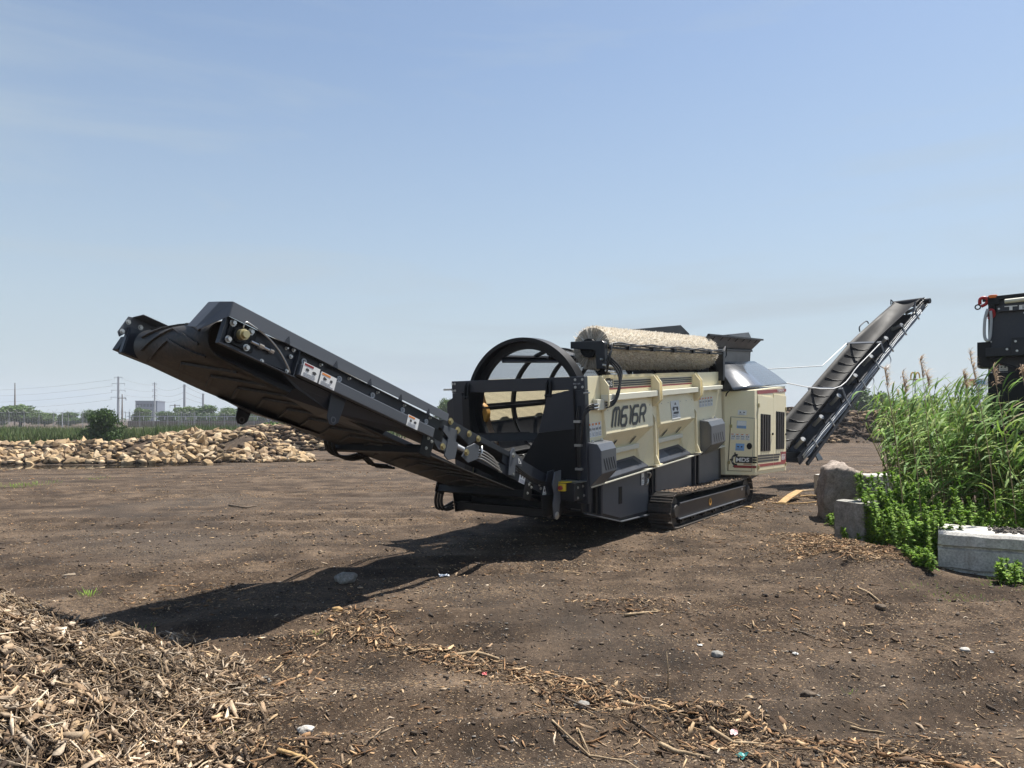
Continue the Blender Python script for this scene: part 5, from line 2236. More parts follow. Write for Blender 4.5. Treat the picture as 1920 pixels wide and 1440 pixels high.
# troughed belt, carrying run
mb = MB()
crs = [(-.56, .42), (-.47, .30), (-.30, .13), (-.15, .03), (0, .0), (.15, .03), (.30, .13), (.47, .30), (.56, .42)]
NU = 40
vv = []
for i in range(NU + 1):
    u = .1 + (RL - .15) * i / NU
    fl = min(1.0, max(0.0, (u - .62 * RL) / (.38 * RL))) ** 1.2
    for y, v in crs:
        vv.append(Qb(u, y * .94, v * 1.12 * (1 - .85 * fl) + .05))
m_ = len(crs)
mb.add(vv, [(i * m_ + j, i * m_ + j + 1, (i + 1) * m_ + j + 1, (i + 1) * m_ + j) for i in range(NU) for j in range(m_ - 1)])
rb = mb.build('belt', M['rubber_shine'], fc_, smooth=True)
sm = rb.modifiers.new('thickness', 'SOLIDIFY'); sm.thickness = .014
for k in range(22):
    mb = MB()
    u = .4 + k * .46
    if u > RL * .66:
        break
    for s in (-1, 1):
        pl = []
        for y, v in ((.0, .0), (.15, .035), (.30, .145), (.45, .32)):
            pl.append(Qb(u - .34 * (y / .43), s * y * .94, v * 1.12 + .066))
        for a, b in zip(pl[:-1], pl[1:]):
            mb.beam(a, b, .022, .018, up=ru)
    mb.build('cleat', M['hose'], rb)
mb = MB()
mb.plate([Qb(.1, -.58, -.24), Qb(.1, .58, -.24), Q(FOLD, .58, -.24), Q(FOLD, -.58, -.24)], .012)
mb.build('return_belt', M['rubber'], fc_)
for k in range(8):
    u = .55 + k * 1.12
    for s in (-1, 1):
        mb = MB()
        a, b = Qb(u, s * .20, -.02), Qb(u, s * .60, .30 if u < .7 * RL else .12)
        mb.cyl(a, b, .055, None, 14)
        mb.cyl(b, b + (b - a).normalized() * .02, .075, .07, 16)
        mb.build('idler', M['idler'], fc_)
        mb = MB()
        mb.beam(Qb(u, s * .62, .0), Qb(u, s * .64, .29 if u < .7 * RL else .12), .05, .012)
        mb.build('idler_bracket', M['black'], fc_)
for u in (3.0, 5.7):
    mb = MB()
    mb.beam(Q(u, -.66, .02), Q(u, -.62, .50), .09, .02, up=rs_)
    mb.beam(Q(u, -.63, .50), Q(u, .66, .42), .03, .10, up=rd)
    mb.beam(Q(u, .66, .02), Q(u, .66, .44), .09, .02, up=rs_)
    mb.build('belt_hoop', M['grey'], fc_, bevel=.004)
mb = MB()
for k in range(4):
    pts = []
    for i in range(30):
        u = .2 + (RL - .8) * i / 29
        pts.append(Qb(u, .68 + .02 * (k % 2), -.03 - .05 * k + .012 * math.sin(i * 1.7 + k)))
    mb.tube(pts, .014, 6)
mb.tube([Q(5.2, .68, -.2), Q(5.4, .75, -.45), Q(5.8, .75, -.42), Q(5.9, .68, -.22)], .014, 6)
mb.tube([Q(4.0, .68, -.2), Q(4.2, .75, -.42), Q(4.55, .75, -.38), Q(4.6, .68, -.2)], .014, 6)
mb.build('hose', M['galv'], fc_, smooth=True)
mb = MB()
for k in range(8):
    u = .9 + k * 1.05
    mb.beam(Q(u, .66, .04), Q(u, .72, -.26), .05, .03)
mb.build('hose_clamp', M['steel'], fc_)
# stay ropes from the hopper to the hoops
mb = MB()
mb.tube([Q(5.7, .66, .4), Q(4.2, .66, .52), Q(2.6, .62, .70), Vector((9.75, -1.0, 3.05))], .014, 6)
mb.tube([Q(5.7, -.66, .5), Q(4.0, -.6, .7), Vector((9.8, .9, 3.2))], .014, 6)
mb.build('stay_rope', M['white'], fc_, smooth=True)
mb = MB()
mb.tube([Qb(RL - .1, -.62, .0), Qb(RL - .1, .62, .0)], .14, 16)
mb.build('head_drum', M['black'], fc_, smooth=True, auto=40)
mb = MB()
mb.tube([Qb(RL * .72, -.64, .40), Qb(RL * .73, -.64, .56), Qb(RL * .78, -.64, .50), Qb(RL * .79, -.64, .34)], .02, 6)
mb.build('head_bracket', M['dark'], fc_)
mb = MB()
mb.beam(Qb(RL * .86, .66, -.05), Qb(RL * .93, .60, .30), .05, .05)
mb.build('head_bracket', M['dark'], fc_)
mb = MB()
mb.cyl(Qb(RL - .1, .62, .0), Qb(RL - .1, .85, .0), .09, None, 12)
mb.build('head_motor', M['black'], fc_)
mb = MB()
mb.tube([Qb(RL - .2, -.66, .1), Qb(RL - .1, -.66, .25), Qb(RL, -.66, .1)], .02, 6)
mb.build('head_bracket', M['dark'], fc_)
# rear lower foot with support strut
mb = MB()
f0 = to_local((8.75, 20.9, .72))
mb.beam(Q(2.3, .62, -.30), f0 + Vector((0, 0, .05)), .09, .12)
mb.beam(Q(2.3, -.62, -.30), f0 + Vector((.2, 1.0, .05)), .09, .12)
mb.plate([f0 + Vector((-.35, -.3, .02)), f0 + Vector((.35, -.3, .02)), f0 + Vector((.12, 0, .6)), f0 + Vector((-.12, 0, .6))], .03)
mb.build('support_leg', M['darker'], fc_, bevel=.004)
mb = MB()
mb.beam(Q(.5, .45, -.25), Vector((9.4, -.5, .95)), .12, .16)
mb.beam(Q(.5, -.45, -.25), Vector((9.4, .5, .95)), .12, .16)
mb.beam(Q(.5, -.62, -.25), Q(.5, .62, -.25), .12, .16)
mb.build('slew_frame', M['black'], fc_, bevel=.004)

# ================================================================ boulder and concrete blocks
def gz1(x, y):
    return float(ground_h(np.array(x), np.array(y)))


# boulder: a squarish, slab-sided granite block with a leaning top
bm = bmesh.new()
bmesh.ops.create_cube(bm, size=2)
bmesh.ops.subdivide_edges(bm, edges=bm.edges, cuts=15, use_grid_fill=True)
for v in bm.verts:
    p = v.co.copy()
    q = p.copy()
    # round the box a little
    q = q.lerp(q.normalized() * 1.25, .34)
    n1 = mnoise.fractal(p * 1.1 + Vector((3, 1, 7)), 1, 2, 4)
    n2 = mnoise.fractal(p * 4.2 + Vector((9, 2, 1)), .9, 2, 5)
    n3 = mnoise.fractal(p * 13 + Vector((9, 2, 1)), .9, 2, 3)
    q = q + p.normalized() * (.18 * n1 + .10 * abs(n2) + .03 * n3)
    x, y, z = q
    # top falls away to the right, left face stays upright
    z = z - max(0, x + .05) * .28 * (z + 1) / 2 if z > -1 else z
    x = x * (1 - .13 * max(0, z))
    v.co = Vector((x * .46, y * .42, z * .56))
me = bpy.data.meshes.new('boulder')
bm.to_mesh(me); bm.free()
me.materials.append(M['granite'])
me.polygons.foreach_set('use_smooth', [True] * len(me.polygons))
bl = link_mesh('boulder', me, loc=(6.50, 13.95, .47), rot=(0, 0, R(-14)), scale=(.92, .92, .96))
tag(bl, 'big brown granite boulder standing at the end of the reed bed', 'boulder')


def conc_block(name, L, D, H, mat, loc, rz, label, groove, seed, wob=.02, soil=False):
    """cast block: chamfered edges, key grooves along the sides, knocked corners"""
    ch = .035
    prof = [(-D / 2 + ch, 0), (D / 2 - ch, 0), (D / 2, ch)]
    if groove:
        g0, g1 = H * .62, H * .68
        side_ = [(D / 2 - .02, ch + .06), (D / 2 - .045, ch + .075), (D / 2 - .02, .12), (D / 2 - .015, g0), (D / 2 - .04, g0 + .01), (D / 2 - .04, g1), (D / 2 + .005, g1 + .02), (D / 2 + .005, H - ch)]
        side_ = [(D / 2, .06), (D / 2 - .035, .075), (D / 2 - .035, .095), (D / 2 - .005, .11), (D / 2 - .005, g0), (D / 2 - .04, g0 + .015), (D / 2 - .04, g1), (D / 2 + .01, g1 + .02), (D / 2 + .01, H - ch)]
    else:
        side_ = [(D / 2, H - ch)]
    top = [(D / 2 - ch, H), (-D / 2 + ch, H)]
    left = [(-a, b) for a, b in reversed(side_)] + [(-D / 2, ch)]
    prof = prof + side_ + top + left
    n = len(prof)
    nx = 28
    rs = random.Random(seed)
    vv, ff = [], []
    for i in range(nx + 1):
        t = i / nx
        x = -L / 2 + L * t
        for (a, b) in prof:
            e = min(t, 1 - t) * L
            k = 1 - (.03 if e < .001 else 0)
            p = Vector((x, a * k, b))
            nn = mnoise.fractal(p * 3.5 + Vector((seed, 0, 0)), 1, 2, 4)
            n2 = mnoise.fractal(p * 14 + Vector((seed, 0, 0)), 1, 2, 2)
            p = p + Vector((nn * wob * (2 if e < .05 else .5), nn * wob + n2 * wob * .3, nn * wob * (1 if b > .05 else 0)))
            vv.append(p)
    for i in range(nx):
        for j in range(n):
            ff.append((i * n + j, i * n + (j + 1) % n, (i + 1) * n + (j + 1) % n, (i + 1) * n + j))
    ff += [tuple(range(n))[::-1], tuple(range(nx * n, nx * n + n))]
    mb = MB().add(vv, ff)
    o = mb.build(name, M[mat], smooth=True, auto=32)
    o.location = loc
    o.rotation_euler = (0, 0, rz)
    tag(o, label, 'concrete block')
    return o


BRZ = R(-31)
wb = conc_block('concrete_block', 2.6, .80, .56, 'conc_white', (6.74, 8.72, gz1(6.0, 9.2) - .05), BRZ, 'long pale concrete block with side groove, nearest at the right edge', True, 3, .012)
conc_block('concrete_block', .62, .58, .66, 'conc_grey', (5.56, 11.25, -.02), R(24), 'small weathered grey concrete block between boulder and weeds', False, 5, .022)
conc_block('concrete_block', 2.4, .6, .62, 'conc_white', (8.75, 17.6, -.05), R(10), 'pale concrete block lying behind the boulder', False, 8, .012)
# grit on top of the pale block
nn_ = 2600
x = rng.normal(0.55, .6, nn_); y = rng.normal(.08, .16, nn_)
k = (x > -.75) & (x < 1.25) & (np.abs(y) < .34)
x, y = x[k], y[k]
ca, sa_ = math.cos(BRZ), math.sin(BRZ)
P = np.stack([6.74 + x * ca - y * sa_, 8.72 + x * sa_ + y * ca, np.full(len(x), wb.location.z + .566) + rng.uniform(-.01, .012, len(x))], -1)
a_ = chips(P, np.tile(np.array([[0, 0, 1.0]]), (len(x), 1)), rng.uniform(.015, .06, len(x)), rng.uniform(.012, .04, len(x)), rng.uniform(.008, .02, len(x)), chip_cols(len(x), np.array([(.05, .045, .04), (.09, .08, .07), (.14, .12, .10)])))
o = link_mesh('grit', raw_mesh('grit', a_[0], a_[1], M['chip'], a_[2]))
tag(o, 'dark grit and soil lying on top of the pale concrete block', 'grit', kind='stuff')

# ================================================================ reeds and weeds
def blades(P, D, L, W, droop, side, cols, nseg=4, fold=.0):
    """ribbon leaves: P base, D start direction, L length, W width, droop amount"""
    n = len(P)
    D = D / np.linalg.norm(D, axis=1, keepdims=True)
    rows = []
    for i in range(nseg + 1):
        t = i / nseg
        c = P + D * (L * t)[:, None]
        c[:, 2] -= droop * L * t * t
        c = c + side * (L * t * t)[:, None]
        w = W * (.35 + 2.6 * t * (1 - t) if t < 1 else .02)
        if i == nseg:
            w = W * .03
        s = np.stack([-D[:, 1], D[:, 0], np.zeros(n)], -1)
        s /= (np.linalg.norm(s, axis=1, keepdims=True) + 1e-6)
        s = s + np.array([0, 0, .25])
        rows += [c - s * (w / 2)[:, None], c + s * (w / 2)[:, None]]
    V = np.stack(rows, 1)
    m = 2 * (nseg + 1)
    q = np.array([(2 * i, 2 * i + 1, 2 * i + 3, 2 * i + 2) for i in range(nseg)])
    F = (np.arange(n)[:, None, None] * m + q[None]).reshape(-1, 4)
    C = np.repeat(cols[:, None, :], m, 1).reshape(-1, 3)
    return V.reshape(-1, 3), F, C


GR = np.array([(.155, .285, .042), (.12, .235, .038), (.21, .34, .06), (.09, .185, .032), (.28, .36, .09)])


def gcols(n, tab=GR, sd=.15):
    return np.clip(tab[rng.integers(0, len(tab), n)] * rng.normal(1, sd, (n, 1)), .01, .5)


def reed_geo(bx, by, hh, lean, nl):
    """stems with leaves; arrays of stem base, height, lean vector"""
    out = []
    n = len(bx)
    B = np.stack([bx, by, np.array([gz1(a, b) for a, b in zip(bx, by)])], -1)
    S = np.stack([lean[:, 0], lean[:, 1], np.ones(n)], -1)
    S /= np.linalg.norm(S, axis=1, keepdims=True)
    bend = np.stack([lean[:, 0] * .35, lean[:, 1] * .3, np.zeros(n)], -1)
    stc = np.clip(np.array([(.20, .19, .075)]) * rng.normal(1, .2, (n, 1)), .02, .4)
    # stem as two crossed narrow ribbons
    for r in (0, 1):
        rows = []
        for i in range(5):
            t = i / 4
            c = B + S * (hh * t)[:, None] + bend * (hh * t * t)[:, None]
            w = .009 * (1 - .6 * t)
            s = np.array([1.0, 0, 0]) if r == 0 else np.array([0, 1.0, 0])
            rows += [c - s * w, c + s * w]
        V = np.stack(rows, 1)
        q = np.array([(2 * i, 2 * i + 1, 2 * i + 3, 2 * i + 2) for i in range(4)])
        F = (np.arange(n)[:, None, None] * 10 + q[None]).reshape(-1, 4)
        out.append((V.reshape(-1, 3), F, np.repeat(stc[:, None, :], 10, 1).reshape(-1, 3)))
    m = n * nl
    idx = np.repeat(np.arange(n), nl)
    t = rng.uniform(.18, 1.0, m) ** .8
    P = B[idx] + S[idx] * (hh[idx] * t)[:, None] + bend[idx] * (hh[idx] * t * t)[:, None]
    az = rng.normal(R(12), 1.15, m)                       # leaves stream with the wind
    up = rng.uniform(.35, 1.5, m) + .8 * (t > .85)
    D = np.stack([np.cos(az), np.sin(az) * .8, up], -1)
    L = rng.uniform(.34, .78, m) * (1.1 - .3 * t)
    W = rng.uniform(.018, .044, m)
    cols = gcols(m)
    dry = rng.random(m) < (.22 * (t < .4) + .02)
    cols[dry] = np.array([.24, .19, .09]) * rng.normal(1, .15, (dry.sum(), 1))
    out.append(blades(P, D, L, W, rng.uniform(.1, .75, m), np.stack([rng.normal(.18, .15, m), rng.normal(0, .12, m), np.zeros(m)], -1), cols, 4))
    return out


NR = 540
rx, ry = [], []
while len(rx) < NR:
    X, Y = random.uniform(5.9, 12.2), random.uniform(9.95, 14.6)
    # left boundary of the bed slopes back behind the boulder
    lim = 6.45 + .32 * max(0, Y - 11) + (.45 if Y < 10.6 else 0)
    if X < lim + random.uniform(-.15, .5):
        continue
    if X / Y > .80:
        continue
    rx.append(X); ry.append(Y)
rx, ry = np.array(rx), np.array(ry)
hgt = rng.normal(1.90, .28, NR) - .35 * np.clip(1 - (rx - 6.3) / .9, 0, 1) + .12 * (ry - 11)
hgt = hgt - .22 * np.clip((rx / ry - .66) / .06, 0, 1)
hgt = np.clip(hgt, 1.0, 2.75)
lean = np.stack([rng.normal(-.14, .10, NR) - .12 * np.clip(1 - (rx - 6.3) / .8, 0, 1), rng.normal(-.03, .08, NR)], -1)
for g in reed_geo(rx, ry, hgt, lean, 13):
    push(g)
flush('reed_bed', 'dense tall green reeds behind the concrete blocks at right', 'reeds', 'leaf')

# reeds carrying a feathery plume stand out one by one
RP = [(1658, 690, 9.9, 'brown-plumed reed at the left end of the reed bed'), (1692, 702, 10.4, 'second plumed reed from the left, with a drooping head'),
      (1726, 672, 10.6, 'tallest plumed reed left of the yellow arches sign'), (1737, 700, 10.9, 'bushy plumed reed beside the tallest one'),
      (1806, 700, 10.8, 'leaning plumed reed in front of the billboard'),
      (1818, 662, 9.8, 'tall plumed reed just left of the dark machine'), (1862, 690, 10.0, 'plumed reed in front of the dark machine body'),
      (1915, 690, 9.7, 'tan-plumed reed at the right edge of the picture')]
for px, py, d, lb in RP:
    tip = at_dist(px, py, d)
    ln_ = Vector((random.uniform(.22, .42), random.uniform(-.1, .1), 0))
    base = Vector((tip.x + ln_.x, tip.y + ln_.y, 0))
    base.z = gz1(base.x, base.y)
    tip = tip - base
    rt = empty('plumed_reed', base)
    tag(rt, lb, 'reed', 'plumed reeds')
    st = []
    for i in range(7):
        t = i / 6
        st.append(Vector((tip.x * t ** 1.6, tip.y * t, tip.z * t)))
    MB().tube(st, [.008 - .005 * i / 6 for i in range(7)], 5).build('stem', M['wood'], rt, smooth=True)
    # plume: many fine drooping sprays
    n = random.randint(70, 130)
    tt = rng.uniform(random.uniform(.86, .92), 1.0, n)
    P = np.stack([tip.x * tt ** 1.6, tip.y * tt, tip.z * tt], -1)
    az = rng.normal(0.1, .9, n)
    D = np.stack([np.cos(az) * .35 - .1, np.sin(az) * .3, rng.uniform(.4, 1.2, n)], -1)
    g = blades(P, D, rng.uniform(.09, .22, n), np.full(n, .009), rng.uniform(.3, 1.0, n), np.stack([rng.normal(.15, .1, n), rng.normal(0, .1, n), np.zeros(n)], -1), np.clip(np.array([(.52, .39, .27)]) * rng.normal(1, .25, (n, 1)), .05, .7), 3)
    link_mesh('plume', raw_mesh('plume', g[0], g[1], M['leaf'], g[2]), rt)
    n = 7
    tt = rng.uniform(.3, .75, n)
    P = np.stack([tip.x * tt ** 1.6, tip.y * tt, tip.z * tt], -1)
    az = rng.normal(.1, 1.1, n)
    for i in range(n):
        g = blades(P[i:i + 1], np.array([[math.cos(az[i]), math.sin(az[i]), random.uniform(.5, 1.4)]]), rng.uniform(.3, .6, 1), rng.uniform(.014, .026, 1), rng.uniform(.2, .6, 1), np.zeros((1, 3)), gcols(1), 4)
        link_mesh('leaf', raw_mesh('leaf', g[0], g[1], M['leaf'], g[2]), rt)

WG = np.array([(.21, .36, .04), (.165, .30, .033), (.28, .43, .06), (.11, .21, .028)])


def weed(px, py, h, spread, label, d=None, nst=12, name='weed'):
    g = at_ground(px, py) if d is None else Vector(((px - 960) / 1332 * d, d, 0))
    rt = empty(name, (g.x, g.y, gz1(g.x, g.y)), random.uniform(0, 6))
    tag(rt, label, 'weed', 'leafy weeds among the blocks')
    mb = MB()
    gs = []
    for s in range(nst):
        a = random.uniform(0, 2 * math.pi)
        r0 = random.random() ** .6 * spread * .45
        b = Vector((r0 * math.cos(a), r0 * math.sin(a), 0))
        hh = h * random.uniform(.62, 1.05)
        tp = b + Vector((math.cos(a) * spread * .35 * random.random(), math.sin(a) * spread * .35 * random.random(), hh))
        mb.tube([b, b.lerp(tp, .5) + Vector((0, 0, .02)), tp], [.006, .005, .003], 4)
        n = int(85 + 120 * h)
        t = rng.uniform(.12, 1.0, n)
        P = np.array(b)[None] + (np.array(tp) - np.array(b))[None] * t[:, None]
        az = rng.uniform(0, 2 * math.pi, n)
        D = np.stack([np.cos(az), np.sin(az), rng.uniform(.1, .9, n) + .8 * (t > .9)], -1)
        Lf = rng.uniform(.045, .105, n) * (1.25 - .6 * t) * (.8 + .5 * h)
        gs.append(blades(P, D, Lf, Lf * rng.uniform(.28, .42, n), rng.uniform(.1, .6, n), np.zeros((n, 3)), gcols(n, WG), 3))
    mb.build('stem', M['grassm_stem'], rt)
    o_ = 0
    V, F, C = [], [], []
    for a in gs:
        V.append(a[0]); F.append(a[1] + o_); C.append(a[2]); o_ += len(a[0])
    o = link_mesh('leaves', raw_mesh('leaves', np.concatenate(V), np.concatenate(F), M['leaf'], np.concatenate(C)), rt)
    tag(o, kind='stuff')


M['grassm_stem'] = paint('weed_stem', (.12, .15, .04), .6, dust_amt=.1)
for a in (
        (1590, 1003, .42, .42, 'low bright weed at the left foot of the small grey block', None, 9),
        (1600, 1020, .26, .40, 'lowest weed in front of the small grey block', None, 8),
        (1566, 985, .28, .30, 'small weed between the boulder and the mulch bank', None, 7),
        (1600, 965, .55, .40, 'leafy weed growing at the right foot of the boulder', None, 10),
        (1645, 940, .75, .50, 'tall weed behind the small grey block', 11.9, 14),
        (1690, 1010, .95, .60, 'largest bright weed right of the small grey block', 10.7, 20),
        (1705, 1045, .62, .55, 'bushy weed in front, left of the pale block', 9.9, 16),
        (1735, 1055, .58, .45, 'weed touching the left end of the pale block', 9.5, 13),
        (1672, 1030, .55, .5, 'weed hiding the right side of the small grey block', 10.35, 14),
        (1760, 1000, .70, .50, 'leafy weed behind the left end of the pale block', 10.3, 14),
        (1800, 990, .62, .50, 'weed behind the middle of the pale block', 10.2, 12),
        (1850, 985, .72, .55, 'weed below the dark grate at right', 10.2, 13),
        (1900, 985, .80, .55, 'weed at the right edge behind the pale block', 10.1, 14),
        (1728, 960, .85, .55, 'tall weed under the reeds in the middle', 11.4, 14),
        (1672, 950, 1.05, .6, 'tall leafy weed at the left end of the reed bed', 11.2, 16),
        (1700, 960, 1.0, .6, 'leafy weed in front of the reed stems left of centre', 10.9, 16),
        (1640, 985, .7, .5, 'weed leaning over the top of the small grey block', 11.0, 13),
        (1830, 985, .9, .6, 'weed in front of the reed stems right of centre', 10.0, 15),
        (1880, 1000, .95, .55, 'upright weed among the reeds near the right edge', 10.5, 12),
        (1905, 1085, .30, .35, 'small weed in front of the pale block at the right edge', 8.35, 10),
        (1715, 1066, .18, .25, 'seedling in the mulch left of the pale block', 9.0, 6),
        (1745, 1078, .20, .25, 'seedling at the lower left corner of the pale block', 8.75, 6)):
    weed(a[0], a[1], a[2] * random.uniform(.9, 1.15), a[3] * random.uniform(1.05, 1.5), a[4], a[5], a[6])


def tuft(px, py, h, n, label, sp=.12, d=None):
    g = at_ground(px, py)
    rt_loc = (g.x, g.y, float(gp(np.array(g.x), np.array(g.y))))
    a = rng.uniform(0, 2 * math.pi, n)
    r = sp * rng.random(n) ** .5
    P = np.stack([r * np.cos(a), r * np.sin(a), np.zeros(n)], -1)
    D = np.stack([np.cos(a) * .5, np.sin(a) * .5, rng.uniform(.6, 1.4, n)], -1)
    q = blades(P, D, rng.uniform(.5, 1.1, n) * h, np.full(n, max(.004, h * .05)), rng.uniform(.1, .5, n), np.zeros((n, 3)), gcols(n, WG), 3)
    o = link_mesh('grass_tuft', raw_mesh('grass_tuft', q[0], q[1], M['leaf'], q[2]), loc=rt_loc)
    tag(o, label, 'grass', kind='stuff')


tuft(170, 1122, .13, 26, 'green grass tuft beside the chip heap crest', .10)
tuft(262, 1183, .11, 24, 'grass tuft inside the conveyor shadow', .12)
tuft(442, 1368, .10, 26, 'grass tuft at the right foot of the chip heap', .08)
tuft(598, 1198, .05, 12, 'small sprig in the litter right of the shadow', .06)
tuft(1595 / 1, 1312, .05, 8, 'tiny sprig on the bare soil at right', .05)
tuft(40, 912, .20, 70, 'green grass patch on the far yard at left', .55)
tuft(75, 908, .16, 60, 'longer grass patch beside the far left one', .6)
tuft(190, 897, .12, 40, 'faint grass patch on the far yard', .5)
tuft(1740, 1105, .07, 60, 'yellowish grass on the gravel below the pale block', .34)
tuft(1780, 1115, .06, 50, 'thin grass on the gravel right of the seedlings', .3)
tuft(1880, 1100, .10, 60, 'grass at the right edge below the pale block', .3)
tuft(1845, 1125, .07, 50, 'short grass on the gravel at the far right', .25)

# ================================================================ second machine, cut by the right edge
D2 = 12.6
o2 = at_dist(1840, 785, D2)
S2 = empty('dark_plant_machine', (o2.x, o2.y, 0), R(-36))
tag(S2, 'dark blue-black crushing machine behind the reeds at the right edge', 'machine')
M['navy'] = paint('navy_black_paint', (.020, .024, .034), .36, dust_amt=.14)
M['redpart'] = paint('red_fitting', (.42, .02, .025), .4, dust_amt=.1)


def zp(py):
    return EYE + (785 - py) / 1332 * D2


mb = MB()
mb.prism([(.10, 0, zp(745)), (.10, 0, zp(565)), (3.6, 0, zp(553)), (3.6, 0, zp(745))], (0, 1.5, 0))
mb.prism([(.12, -.002, zp(800)), (.12, -.002, zp(746)), (3.6, -.002, zp(746)), (3.6, -.002, zp(820)), (.5, -.002, zp(820))], (0, 1.5, 0))
by2 = mb.build('body', M['navy'], S2, bevel=.01)
mb = MB()
mb.beam((.02, -.04, zp(563)), (3.6, -.04, zp(551)), .12, .07)
mb.build('top_rim', M['black'], S2, bevel=.006)
mb = MB()
mb.prism([(.24, -.10, zp(588)), (.36, -.10, zp(571)), (3.6, -.10, zp(563)), (3.6, -.10, zp(588))], (0, .09, 0))
hp2 = mb.build('header_panel', M['navy'], S2, bevel=.004)
mb = MB()
FR2 = frame2d((0, -.102, 0), (1, 0, 0), (0, 0, 1), .002)
put_text(mb, FR2, 'TEREX', .34, zp(587), .92, .078, .001, offset=.03, space=1.1)
mb.build('lettering', M['white'], hp2, recalc=False)
mb = MB()
mb.cyl((.34, -.13, zp(570.5)), (1.8, -.13, zp(564.5)), .038, None, 14)
mb.build('light_tube', M['creamrail'], S2, bevel=.01)
mb = MB()
mb.cyl((.17, -.05, zp(562)), (.17, -.05, zp(556)), .075, .07, 20)
bc = mb.build('beacon', M['beacon'], S2, bevel=.012)
mb = MB()
mb.box((.10, -.10, zp(574)), (.26, .02, zp(563)))
mb.cyl((.17, -.05, zp(586)), (.17, -.05, zp(574)), .05, None, 12)
mb.build('beacon_post', M['black'], S2)
for x, z in ((.02, zp(566)), (.12, zp(590))):
    mb = MB()
    mb.tube([(x - .04, -.06, z - .05), (x - .03, -.09, z + .04), (x + .05, -.09, z + .05), (x + .06, -.06, z - .04), (x - .02, -.06, z - .09)], .028, 8)
    mb.build('red_shackle', M['redpart'], S2, smooth=True)
mb = MB()
mb.ring((-.05, -.05, zp(576)), (0, 1, 0), .05, .03, .03, 16)
mb.build('lifting_ring', M['black'], S2)
mb = MB()
mb.tube([(.10, -.12, zp(582)), (.06, -.14, zp(600)), (.05, -.14, zp(628)), (.08, -.15, zp(640)), (.13, -.15, zp(636)), (.15, -.13, zp(605)), (.14, -.12, zp(586))], .024, 8)
mb.build('hose', M['idler'], S2, smooth=True)
mb = MB()
mb.prism([(-.06, -.05, zp(688)), (-.06, -.05, zp(642)), (.14, -.05, zp(642)), (.14, -.05, zp(690)), (.0, -.05, zp(690))], (0, .4, 0))
mb.prism([(.10, -.06, zp(880)), (.10, -.06, zp(700)), (3.2, -.06, zp(700)), (3.2, -.06, zp(880))], (0, 1.2, 0))
mb.build('side_wing', M['black'], S2, bevel=.006)
mb = MB()
mb.box((.08, -.35, zp(672)), (.45, -.12, zp(656)))
mb.box((.44, -.40, zp(672)), (.86, -.10, zp(640)))
brk = mb.build('pivot_bracket', M['darker'], S2, bevel=.006)
bolts(brk, [(.50, -.402, zp(647)), (.52, -.402, zp(664)), (.38, -.352, zp(660))], (0, -1, 0), .013, .016)
mb = MB()
mb.cyl((.90, -.3, zp(640)), (.90, -.3, zp(700)), .13, None, 20)
mb.beam((.86, -.3, zp(646)), (1.5, -.3, zp(620)), .06, .06)
mb.beam((.80, -.3, zp(672)), (.76, -.3, zp(740)), .10, .10)
mb.beam((.14, -.12, zp(676)), (.76, -.25, zp(706)), .05, .05)
mb.build('pivot_column', M['black'], S2, bevel=.006)
bolts(by2, [(.62, -.005, zp(592)), (.14, -.005, zp(642)), (.26, -.102, zp(583)), (.15, -.005, zp(700)), (.62, -.005, zp(694))], (0, -1, 0), .012, .016)
FL2 = frame2d((0, -.004, 0), (1, 0, 0), (0, 0, 1), .002)
label_plate(S2, FL2, .26, zp(697), .125, .125, 'red', seed=81)
label_plate(S2, FL2, .26, zp(708), .125, .08, None, seed=82)
# dark grate standing among the reeds in front of it
GZ = empty('steel_grate', at_dist(1885, 785, 10.9).to_tuple(), R(14))
GZ.location.z = 0
tag(GZ, 'black steel grate frame half hidden in the reeds at right', 'grate')
mb = MB()
zc = EYE - 20 / 1332 * 10.9
for a, b in (((-.15, 0, zc + .02), (1.1, .1, zc - .10)), ((-.12, 0, zc - .22), (1.1, .1, zc - .36)), ((-.15, 0, zc + .05), (-.10, 0, zc - .24)), ((-.18, .35, zc + .12), (1.0, .45, zc + .02)), ((-.15, 0, zc + .03), (-.18, .36, zc + .12))):
    mb.beam(a, b, .05, .05)
mb.build('frame', M['black'], GZ, bevel=.004)
for k in range(8):
    mb = MB()
    x = -.02 + .14 * k
    mb.beam((x, .01, zc + .0 - .012 * k), (x + .02, .01, zc - .24 - .012 * k), .03, .025)
    mb.build('bar', M['darker'], GZ)
for x in (-.1, .9):
    mb = MB()
    mb.beam((x, .1, 0), (x, .1, zc - .2), .07, .07)
    mb.build('leg', M['black'], GZ)

# ================================================================ traffic cone by the rear conveyor
cg = at_ground(1511, 853)
TC = empty('traffic_cone', (cg.x, cg.y, 0))
tag(TC, 'orange and white traffic cone behind the engine housing', 'traffic cone')
mb = MB(); mb.box((-.28, -.28, 0), (.28, .28, .05)); mb.build('base', M['black'], TC, bevel=.01)
for nm, z0, z1, mt in (('lower_cone', .05, .42, 'conered'), ('reflective_band', .42, .62, 'white'), ('upper_cone', .62, .92, 'conered')):
    mb = MB()
    rr = lambda z: .21 - .17 * (z - .05) / .87
    mb.cyl((0, 0, z0), (0, 0, z1), rr(z0), rr(z1), 20, caps=(nm == 'upper_cone'))
    mb.build(nm, M[mt], TC, smooth=False)

